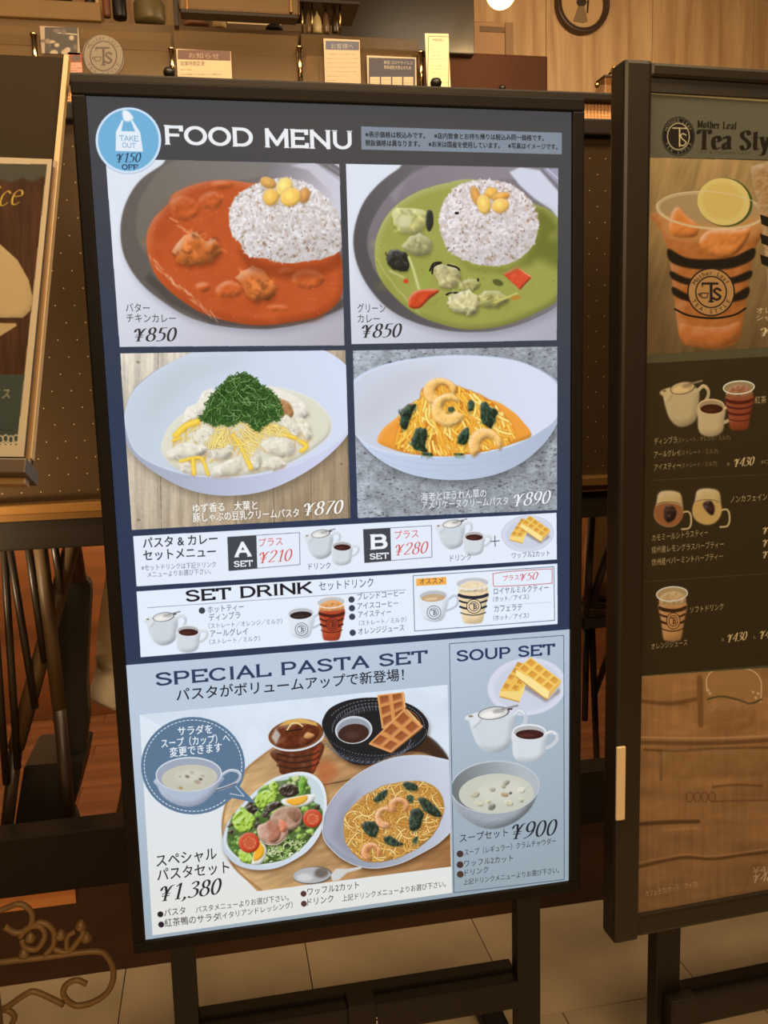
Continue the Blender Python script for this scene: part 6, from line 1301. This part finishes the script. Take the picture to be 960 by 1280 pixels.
# easel: mast, rear prop and a scrolled foot standing in front of it
mb = TR + LU * (-LWd / 2) + LV * LHt + LN * .03; mt_ = TR + LU * (-LWd / 2) + LV * .05 + LN * .03
tube_obj('mast', [mt_, mb, Vector((mb.x, mb.y + .02, .02))], .011, IR, ea); tube_obj('rear_prop', [mt_ + Vector((0, .02, 0)), Vector((mb.x, mb.y + .42, .02))], .009, IR, ea)
SY = at(60, 1200, .28).y
def scroll(pts, r=.0056, name='scroll'): return tube_obj(name, [at(x, y, SY) for x, y in sm(pts, False, 5)], r, IR, ea, 8)
scroll([(-60, 1212), (0, 1203), (60, 1196), (120, 1189), (137, 1200), (142, 1218), (136, 1238), (118, 1252), (95, 1257), (80, 1245), (82, 1232), (95, 1225), (108, 1230)])
scroll([(-40, 1150), (0, 1138), (25, 1130), (40, 1142), (36, 1160), (20, 1166), (6, 1158)]); scroll([(30, 1164), (50, 1153), (66, 1162), (67, 1180), (56, 1194)]); scroll([(25, 1172), (34, 1160), (50, 1158), (56, 1170), (46, 1186), (32, 1184), (27, 1174)])
scroll([(-30, 1250), (0, 1262), (30, 1244), (45, 1240), (80, 1256)]); scroll([(-20, 1268), (6, 1262), (18, 1270), (14, 1282)])
scroll([(67, 1186), (84, 1190), (96, 1178), (104, 1166), (100, 1158)]); scroll([(84, 1190), (84, 1172), (94, 1164)], .005)
for x, y in ((101, 1157), (108, 1172), (30, 1192), (76, 1169), (38, 1172)): lathe_obj('leaf_bud', at(x, y, SY), [(0, -.012), (.009, -.006), (.011, 0), (.006, .008), (0, .013)], IR, ea, 10)
tube_obj('foot_bar', [Vector((at(-60, 1212, SY).x, SY, at(-60, 1212, SY).z)), Vector((mb.x, mb.y + .02, .05))], .008, IR, ea)
for dx in (-.16, -.30): lathe_obj('foot_pad', (at(60, 1250, SY).x + dx, SY, 0), [(.014, 0), (.014, .012), (.007, .02), (.007, at(60, 1254, SY).z)], IR, ea, 12)

# ---------------------------------------------------------------- on the screen wall: acrylic guard, cards, knobs
GY = FY + .045
TOPZ = zs[0]
def pane_mat(name, col, al): return mat(name, col, .12, spec=.5, alpha=al)
gd = thing('acrylic_guard', 'low clear acrylic guard with chrome posts along the top of the screen wall', 'partition', (0, GY, TOPZ))
ACR = pane_mat('hazed_acrylic', (110, 88, 60), .28)
def pane(px0, px1, yt): 
    a, b = at(px0, 60, GY).x, at(px1, 60, GY).x; box('pane', (a, GY + .004, TOPZ), (b, GY + .008, at((px0 + px1) / 2, yt, GY).z), ACR, gd)
pane(-40, 214, 34); pane(218, 373, 40); pane(377, 524, 45)
CHR = mat('chrome', (206, 176, 130), .18, metal=1.0)
for px, yt in ((46, 46), (216, 64), (375, 62), (526, 68)):
    q = at(px, 90, GY); tube_obj('post', [(q.x, GY - .004, TOPZ), (q.x, GY - .004, at(px, yt, GY).z)], .0055, CHR, gd, 10); lathe_obj('post_cap', (q.x, GY - .004, at(px, yt, GY).z), [(.0075, 0), (.0075, .004), (.003, .007)], CHR, gd, 12)
KN = mat('black_knob', (20, 17, 13), .4)
for px, py in ((212, 97), (545, 106), (628, 117)):
    q = at(px, py, FY + .01); k = .5 if px == 628 else .8
    o = lathe_obj('rail_knob', (q.x, q.y, TOPZ), [(.006 * k, 0), (.005 * k, .006 * k), (.013 * k, .010 * k), (.016 * k, .020 * k), (.012 * k, .029 * k), (0, .032 * k)], KN, None, 16)
    tag(o, {212: 'black round knob on the rail by the brown-headed card', 545: 'black round knob on the rail in front of the tall cream card', 628: 'small black peg on the rail near the brown panel'}[px], 'knob', 'knobs on the rail')
def card(name, label, cat, quad, draw, Y=None, th=.002, group='cards on the acrylic guard'):
    """quad: px x0,x1 (at mid height) and y0,y1; a thin printed card standing upright"""
    Y = GY - .006 if Y is None else Y; x0, x1, y0, y1 = quad; xm = (x0 + x1) / 2
    A = at(x0, (y0 + y1) / 2, Y).x; B = at(x1, (y0 + y1) / 2, Y).x; zt_, zb = at(xm, y0, Y).z, at(xm, y1, Y).z
    C = Canvas((A, Y, zt_), (1, 0, 0), (0, 0, -1), B - A, zt_ - zb, 1500, (170, 130, 84)); draw(C)
    o = C.sheet(name, C.material(name + '_print', illum=(.62, .43, .24), rough=.5), None, th)
    return tag(o, label, cat, group)
def rows(C, x0, x1, y0, y1, n, col, w=1.0, jit=.35):
    for k in range(n):
        y = y0 + (y1 - y0) * (k + .5) / n; x = x0
        while x < x1 - 1:
            d = rnd(2, 7); C.line([(x, y), (min(x1, x + d), y)], w, col, a=rnd(.4, .9)); x += d + rnd(.8, 2)
            if random.random() < jit * .3: break
def c1_(C): C.poly([(215, 50), (300, 50), (300, 115), (215, 115)], (156, 120, 74)); C.poly([(222, 62), (288, 63), (288, 76), (222, 74)], (78, 48, 30)); C.text('お知らせ', 236, 72.5, 274, 73.5, 6, (130, 96, 62)); C.text('営業時間変更', 226, 82, 256, 82, 5, (70, 50, 34)); rows(C, 226, 282, 84, 102, 3, (96, 70, 46), 1.1)
card('notice_card', 'small notice card with a brown heading at the left of the guard', 'card', (221.5, 289.5, 62.5, 106), c1_)
def c2_(C): C.poly([(380, 40), (470, 40), (470, 120), (380, 120)], (150, 114, 72)); C.poly([(407, 51), (449, 52), (449, 63), (407, 62)], (66, 58, 54)); C.text('お客様へ', 414, 61, 442, 61, 6, (128, 104, 74)); rows(C, 409, 447, 65, 109, 8, (112, 86, 58), .9)
card('tall_notice_sheet', 'tall notice sheet with a grey-blue heading on the guard', 'card', (405.5, 450.5, 49, 112), c2_)
def c3_(C):
    C.poly([(440, 40), (550, 40), (550, 130), (440, 130)], (146, 116, 76)); C.poly([(461, 72), (519, 73.5), (519, 122), (461, 122)], (52, 42, 38)); C.text('新型コロナウイルス', 480, 80, 516, 81, 4, (150, 120, 84)); C.text('感染症拡大防止のため', 480, 86, 514, 87, 4, (170, 136, 84))
    for k in range(4): C.poly([(462.5 + k * 14, 96), (474.8 + k * 14, 96), (474.8 + k * 14, 113), (462.5 + k * 14, 113)], (154, 118, 76)); rows(C, 464 + k * 14, 474 + k * 14, 98, 112, 4, (110, 82, 54), .7)
card('dark_notice_card', 'dark blue notice card with four pale boxes along its foot', 'card', (459, 520.5, 70.5, 113.5), c3_)
def c4_(C): C.poly([(500, 30), (600, 30), (600, 130), (500, 130)], (186, 150, 92)); C.line([(536.5, 45), (562.5, 46.5), (559.5, 110), (533.5, 108)], .9, (96, 72, 42), closed=True); C.text('MENU', 542, 51.5, 555, 51.8, 3.4, (60, 44, 28), ref=.72); rows(C, 538, 559, 54, 106, 12, (124, 94, 58), .7, .6)
o4 = card('menu_card', 'tall cream menu card with a thin border, right of the chrome post', 'card', (532.5, 562, 42, 112), c4_, Y=GY - .02); o4.rotation_euler = (0, math.radians(-1.5), 0)
def c5_(C):
    C.poly([(30, 20), (120, 20), (120, 90), (30, 90)], (120, 90, 58)); C.poly([(56, 34), (97, 34), (97, 76), (56, 76)], (50, 38, 26)); C.line([(72, 41), (96, 43)], 1.4, (130, 104, 70)); 
    for i in range(14): C.ell(rnd(52, 95), rnd(38, 66), rnd(2.5, 5), rnd(2, 4), 0, random.choice([(100, 72, 46), (40, 30, 22), (130, 100, 66), (76, 56, 38)]), soft=.5)
card('food_photo_card', 'dark food photo card above the left poster', 'card', (51, 99, 33.5, 67.5), c5_)
def c6_(C): C.poly([(70, 50), (120, 50), (120, 130), (70, 130)], (112, 42, 24)); C.poly([(86, 78), (102, 78), (103, 90), (86, 91)], (150, 96, 62)); rows(C, 88, 102, 80, 90, 3, (90, 40, 26), .8); C.ell(95, 73, 6, 4, 0, (70, 50, 34)); C.poly([(86, 104), (104, 104), (104, 112), (86, 112)], (170, 122, 74))
card('red_leaflet', 'small red leaflet hanging below the dark food photo card', 'card', (86.5, 103.8, 66, 118), c6_)
# round sticker with the TS emblem
q = at(129, 69, GY - .004); rad = (at(155, 69, GY).x - at(103, 69, GY).x) / 2
C = Canvas((q.x - rad, GY - .002, q.z + rad), (1, 0, 0), (0, 0, -1), 2 * rad, 2 * rad, 2200, (100, 77, 50)); emblem(C, 129, 69, 25, (62, 44, 28), None, ry=28, lw=1.1)
cm = C.material('round_emblem_print', illum=(.62, .43, .24)); bm = bmesh.new(); vs = [bm.verts.new((rad * math.cos(a), 0, rad * math.sin(a))) for a in np.linspace(0, 2 * math.pi, 40, endpoint=False)]; f = bm.faces.new(vs)
uvl = bm.loops.layers.uv.new('u')
for lp in f.loops: lp[uvl].uv = (lp.vert.co.x / (2 * rad) + .5, lp.vert.co.z / (2 * rad) + .5)
r_ = bmesh.ops.extrude_face_region(bm, geom=[f]); [setattr(v, 'co', v.co + Vector((0, .0015, 0))) for v in r_['geom'] if isinstance(v, bmesh.types.BMVert)]
me = bpy.data.meshes.new('round_sticker'); bmesh.ops.recalc_face_normals(bm, faces=bm.faces); bm.to_mesh(me); bm.free()
tag(link('round_sticker', me, cm, None, Matrix.Translation((q.x, GY + .002, q.z))), 'round tan sticker with ringed TS emblem on the acrylic guard', 'sticker')

# ---------------------------------------------------------------- service counter and kitchen beyond
def P3(px, py, Y): return at(px, py, Y)
def pbox(name, px0, px1, py0, py1, Y, dep, m_, par=None, bev=.003):
    xm, ym = (px0 + px1) / 2, (py0 + py1) / 2
    return box(name, (at(px0, ym, Y).x, Y, at(xm, py1, Y).z), (at(px1, ym, Y).x, Y + dep, at(xm, py0, Y).z), m_, par, bev)
KY = 2.3
sc_ = thing('service_counter', 'tan service counter front beyond the acrylic guard, upper left', 'counter', (at(150, 60, KY).x, KY, 0))
x0c, x1c = at(-120, 60, KY).x, at(382, 60, KY).x
box('kick_boards', (x0c, KY, 0), (x1c + 1.6, KY + .4, 1.0), mat('orange_timber', (130, 78, 42), .5, noise=((1.2, 4, 14), .3, 4)), sc_, .003)
box('front_panel', (x0c, KY, 1.0), (x1c, KY + .5, at(150, 28, KY).z), mat('tan_laminate', (124, 98, 62), .5, noise=((1, 1, 6), .08, 2)), sc_, .004)
box('counter_band', (x0c, KY - .02, at(150, 30, KY).z), (x1c - .75, KY + .5, at(150, 7, KY).z), mat('honey_laminate', (150, 118, 72), .5, noise=((3, 1, 8), .08, 2)), sc_, .006)
box('dark_band', (x0c, KY - .006, at(150, 62, KY).z), (x1c, KY, at(150, 50, KY).z), mat('ochre_laminate', (106, 82, 52), .5), sc_, .001)  # darker ochre band across the counter front
ST = mat('brushed_copper_steel', (112, 90, 62), .4, metal=.6)
hd = thing('kitchen_hood', 'brushed metal hood over the counter, top left of centre', 'hood', tuple(P3(300, 0, 1.92)))
pbox('hood_body', 222, 374, -40, 15, 1.92, .04, ST, hd, .008); pbox('hood_duct', 270, 330, -190, -40, 1.925, .03, ST, hd, .004); pbox('hood_lip', 226, 372, 14.5, 19, 1.90, .06, mat('dark_lip', (50, 36, 24), .5), hd, .002)
for px in (233, 363): pbox('corner_strip', px - 1.5, px + 1.5, -40, 15, 1.905, .015, mat('polished_strip', (230, 180, 120), .2, metal=.8), hd, .001)
pbox('hanger', 216, 222, -30, 32, 1.92, .05, mat('dark_lip', (50, 36, 24), .5), hd, .002)
bk_ = thing('kitchen_backboard', 'dark umber kitchen back panel in the gap under the hood', 'panel', (at(310, 30, 2.75).x, 2.78, 0)); pbox('board', 218, 386, 8, 60, 2.78, .03, mat('umber_board', (96, 72, 46), .6), bk_)  # umber board stands in for the dark gap under the hood
tl = pbox('strip_light', 284, 352, 19.5, 26, 2.5, .04, mat('strip_light_glow', (230, 190, 130), .4, emit=((214, 166, 104), .75)), None, .004); tag(tl, 'pale horizontal strip light under the metal hood', 'lamp')
def cyl_at(name, label, cat, px, py0, py1, wpx, Y, m_, prof=None, parent=None, group=None):
    q0, q1 = P3(px, py1, Y), P3(px, py0, Y); r = (at(px + wpx / 2, py1, Y).x - at(px - wpx / 2, py1, Y).x) / 2; h = q1.z - q0.z
    prof = prof or [(.92, 0), (1, .04), (1, .96), (.94, 1)]
    o = lathe_obj(name, q0, [(a * r, b * h) for a, b in prof], m_, parent, 20)
    if label: tag(o, label, cat, group)
    return o
cyl_at('white_canister', 'short cream canister standing under the hood', 'canister', 274, 15.5, 36, 18, 2.32, mat('cream_ceramic', (206, 170, 118), .5))
cyl_at('rolled_cloth', 'pinkish rolled cloth beside the cream canister', 'cloth', 246, 29, 35, 34, 2.36, mat('pink_cloth', (160, 110, 80), .8), [(.9, 0), (1, .3), (.96, .7), (.6, 1)])
cyl_at('dark_pan', 'dark rounded pan under the right end of the strip light', 'pan', 343, 31, 40, 22, 2.34, mat('black_iron', (24, 19, 14), .4), [(.8, 0), (1, .35), (1, .5), (.8, .8), (.3, 1)])
# rack of bottles
rk = thing('wire_bottle_rack', 'wire rack with thin uprights right of the hood', 'rack', tuple(P3(402, 42, 2.1)))
for px in (378, 390, 425): q0, q1 = P3(px, 45, 2.1), P3(px, 4, 2.1); tube_obj('rack_upright', [q0, q1], .0035, CHR, rk, 8)
pbox('rack_shelf', 374, 450, -1, 3.5, 2.09, .2, mat('dark_lip', (50, 36, 24), .5), rk, .002); pbox('rack_base', 376, 428, 42, 45, 2.09, .2, mat('dark_lip', (50, 36, 24), .5), rk, .002)
BOT = [(.85, 0), (1, .05), (1, .45), (.75, .62), (.3, .74), (.28, .96), (.34, 1)]
for px, y0, w_, c, lb in ((397, 10, 11, (226, 206, 150), 'pale squeeze bottle standing in the wire rack'), (386, 8, 7, (150, 120, 80), 'slim glass bottle at the left of the wire rack'), (408, 6, 8, (120, 92, 60), 'tall tan bottle right of the pale squeeze bottle'), (419, 8, 8, (60, 44, 30), 'dark bottle at the right of the wire rack')):
    cyl_at('bottle', lb, 'bottle', px, y0, 42, w_, 2.17, mat('bottle_%d' % px, c, .25), BOT, group='bottles in the wire rack')
for px, w_, c, lb in ((112, 14, (40, 26, 18), 'dark jar on the counter top, left'), (121, 5, (206, 176, 128), 'thin pale tin on the counter top'), (132, 10, (130, 76, 44), 'reddish tin on the counter top'), (148, 18, (28, 22, 18), 'black box-like tin on the counter top'), (185, 40, (118, 104, 66), 'wide olive tub on the counter top'), (60, 60, (36, 26, 18), 'long dark tray on the counter top, far left')):
    Yk = KY + .1; zt2 = at(150, 7, KY).z; q = at(px, 0, Yk); r = (at(px + w_ / 2, 0, Yk).x - at(px - w_ / 2, 0, Yk).x) / 2
    o = lathe_obj('counter_jar', (q.x, Yk + r, zt2 + .0005), [(r * .92, 0), (r, .01), (r, .07), (r * .8, .085)], mat('jar_%d' % px, c, .4), None, 16); tag(o, lb, 'jar', 'jars along the counter top')
# black hanging menu board
mbd = pbox('black_wall_screen', 423, 593, -60, 64, 2.9, .05, mat('screen_black', (40, 30, 20), .3, spec=.5), None, .006); tag(mbd, 'large black blank screen hanging behind the notice cards', 'screen')
# brown panel and pale cabinet
_bz = box('brown_booth_back', (at(520, 90, 2.95).x, 2.95, -.01), (at(685, 90, 2.95).x, 3.07, at(602, 66, 2.95).z), mat('russet_leather', (62, 36, 23), .7, spec=.1, noise=((3, 3, 3), .08, 3)), None, .01); bp_ = _bz; tag(bp_, 'russet brown booth back panel below the pendant lamp', 'bench')
cb = thing('wall_cabinet', 'pale timber wall cabinet left of the pendant lamp', 'cabinet', tuple(P3(612, 50, 3.3)))
pbox('carcass', 570, 642, 27, 80, 3.24, .25, mat('dusky_oak', (150, 112, 74), .55, noise=((3, 3, .6), .1, 3)), cb, .004); pbox('recess', 600, 632, 33, 40, 3.235, .02, mat('dusky_oak_dark', (104, 76, 48), .6), cb, .002); pbox('side_trim', 632, 641, 28, 80, 3.232, .02, mat('dusky_oak_mid', (132, 98, 64), .55), cb, .002)
# pendant lamp
lq = P3(626, -9, 2.6); rr = (at(644, 0, 2.6).x - at(608, 0, 2.6).x) / 2
pn = thing('pendant_lamp', 'glowing round glass pendant lamp at the top edge', 'lamp', tuple(lq))
lathe_obj('globe', lq, [(rr * math.sin(a), -rr * math.cos(a)) for a in np.linspace(0, math.pi, 16)], mat('lit_opal_glass', (255, 220, 150), .4, emit=((255, 226, 150), 3.0)), pn, 28)
lathe_obj('cap', lq + Vector((0, 0, rr * .94)), [(rr * .3, 0), (rr * .3, .04), (.01, .06)], BR, pn, 16); tube_obj('cord', [lq + Vector((0, 0, rr + .04)), lq + Vector((0, 0, .9))], .004, KN, pn)
pd = bpy.data.lights.new('pendant_glow', 'POINT'); pd.energy = 9; pd.color = (1, .68, .34); pd.shadow_soft_size = rr; po = bpy.data.objects.new('pendant_glow', pd); COL.objects.link(po); po.location = lq + Vector((0, -.0, -rr - .03)); 
# oval framed picture
OY = WY - .04; oc = P3(729, 3, OY); rx = (at(763, 3, OY).x - at(696, 3, OY).x) / 2; rz = (P3(729, -36, OY).z - P3(729, 42, OY).z) / 2
ov = thing('oval_picture', 'oval dark-framed wall picture of a small figure in a long skirt', 'picture', tuple(oc))
bm = bmesh.new(); n = 48; prof = [(1.0, .03), (1.0, .0), (.95, -.012), (.87, -.008), (.86, -.0), (.84, -.004), (.80, .0), (.80, .03)]; rings = []
for (k, d) in prof: rings.append([bm.verts.new((oc.x + rx * k * math.cos(2 * math.pi * i / n), OY + d, oc.z + rz * k * math.sin(2 * math.pi * i / n))) for i in range(n)])
for a, b in zip(rings, rings[1:]):
    for i in range(n): bm.faces.new((a[i], a[(i + 1) % n], b[(i + 1) % n], b[i]))
mesh_obj('frame', bm, mat('aged_walnut_frame', (66, 46, 28), .4), ov, smooth=True)
def disc(name, k, y, m_, pts=None, par=ov, th=.004):
    bm = bmesh.new(); P = pts or [(oc.x + rx * k * math.cos(2 * math.pi * i / n), oc.z + rz * k * math.sin(2 * math.pi * i / n)) for i in range(n)]
    f = [bm.verts.new((a, y, b)) for a, b in P]; g = [bm.verts.new((a, y + th, b)) for a, b in P]; bm.faces.new(f); bm.faces.new(g[::-1]); q = len(P)
    for i in range(q): bm.faces.new((f[i], f[(i + 1) % q], g[(i + 1) % q], g[i]))
    return mesh_obj(name, bm, m_, par)
disc('mat', .81, OY + .02, mat('parchment', (196, 158, 108), .6))
def op(*pp): return [(P3(x, y, OY).x, P3(x, y, OY).z) for x, y in pp]
disc('skirt', 1, OY + .016, mat('grey_skirt', (134, 108, 74), .7), op((725, 5), (732, 5), (736, 25), (731, 27), (718, 25))); disc('bodice', 1, OY + .014, mat('dark_bodice', (52, 36, 24), .6), op((725, -10), (732, -10), (735, 2), (732, 6), (725, 6), (722, 2))); disc('head', 1, OY + .014, mat('dark_bodice', (52, 36, 24), .6), op((726, -18), (731, -18), (732, -12), (725, -12))); disc('parasol', 1, OY + .014, mat('dark_bodice', (52, 36, 24), .6), op((736, -2), (738, -1), (736.5, 15), (735, 14)))
# glass jar with an ornate lid behind the screen wall
JY = FY + .095; jz = TOPZ; jx = at(765, 105, JY).x
jr = thing('glass_canister', 'square glass canister with an ornate gilt lid on the rail between the signs', 'jar', (jx, JY, jz))
hj = at(760, 98, JY).z - jz; wj = at(776, 105, JY).x - at(748, 105, JY).x
box('glass_body', (jx - wj / 2, JY - .02, jz), (jx + wj / 2, JY + .03, jz + hj), mat('smoked_glass', (150, 104, 62), .15, alpha=.45), jr, .004)
box('rim', (jx - wj / 2 - .001, JY - .022, jz + hj - .004), (jx + wj / 2 + .001, JY + .032, jz + hj + .001), mat('dark_lip', (50, 36, 24), .5), jr, .001)
GD = mat('bright_gilt', (236, 186, 104), .2, metal=1.0)
lathe_obj('lid', (jx + .004, JY, jz + hj + .001), [(.019, 0), (.019, .004), (.012, .010), (.006, .013), (.008, .018), (.004, .023), (0, .024)], GD, jr, 20)
for dx, dz in ((-.009, .012), (.009, .012), (.0, .026)): lathe_obj('finial', (jx + .004 + dx, JY, jz + hj + dz - .002), [(0, -.004), (.0045, 0), (0, .005)], GD, jr, 10)
lathe_obj('tap_knob', (at(744, 106, JY).x, JY - .01, at(744, 108, JY).z), [(0, -.007), (.005, -.004), (.006, 0), (.004, .005), (0, .007)], GD, jr, 12)
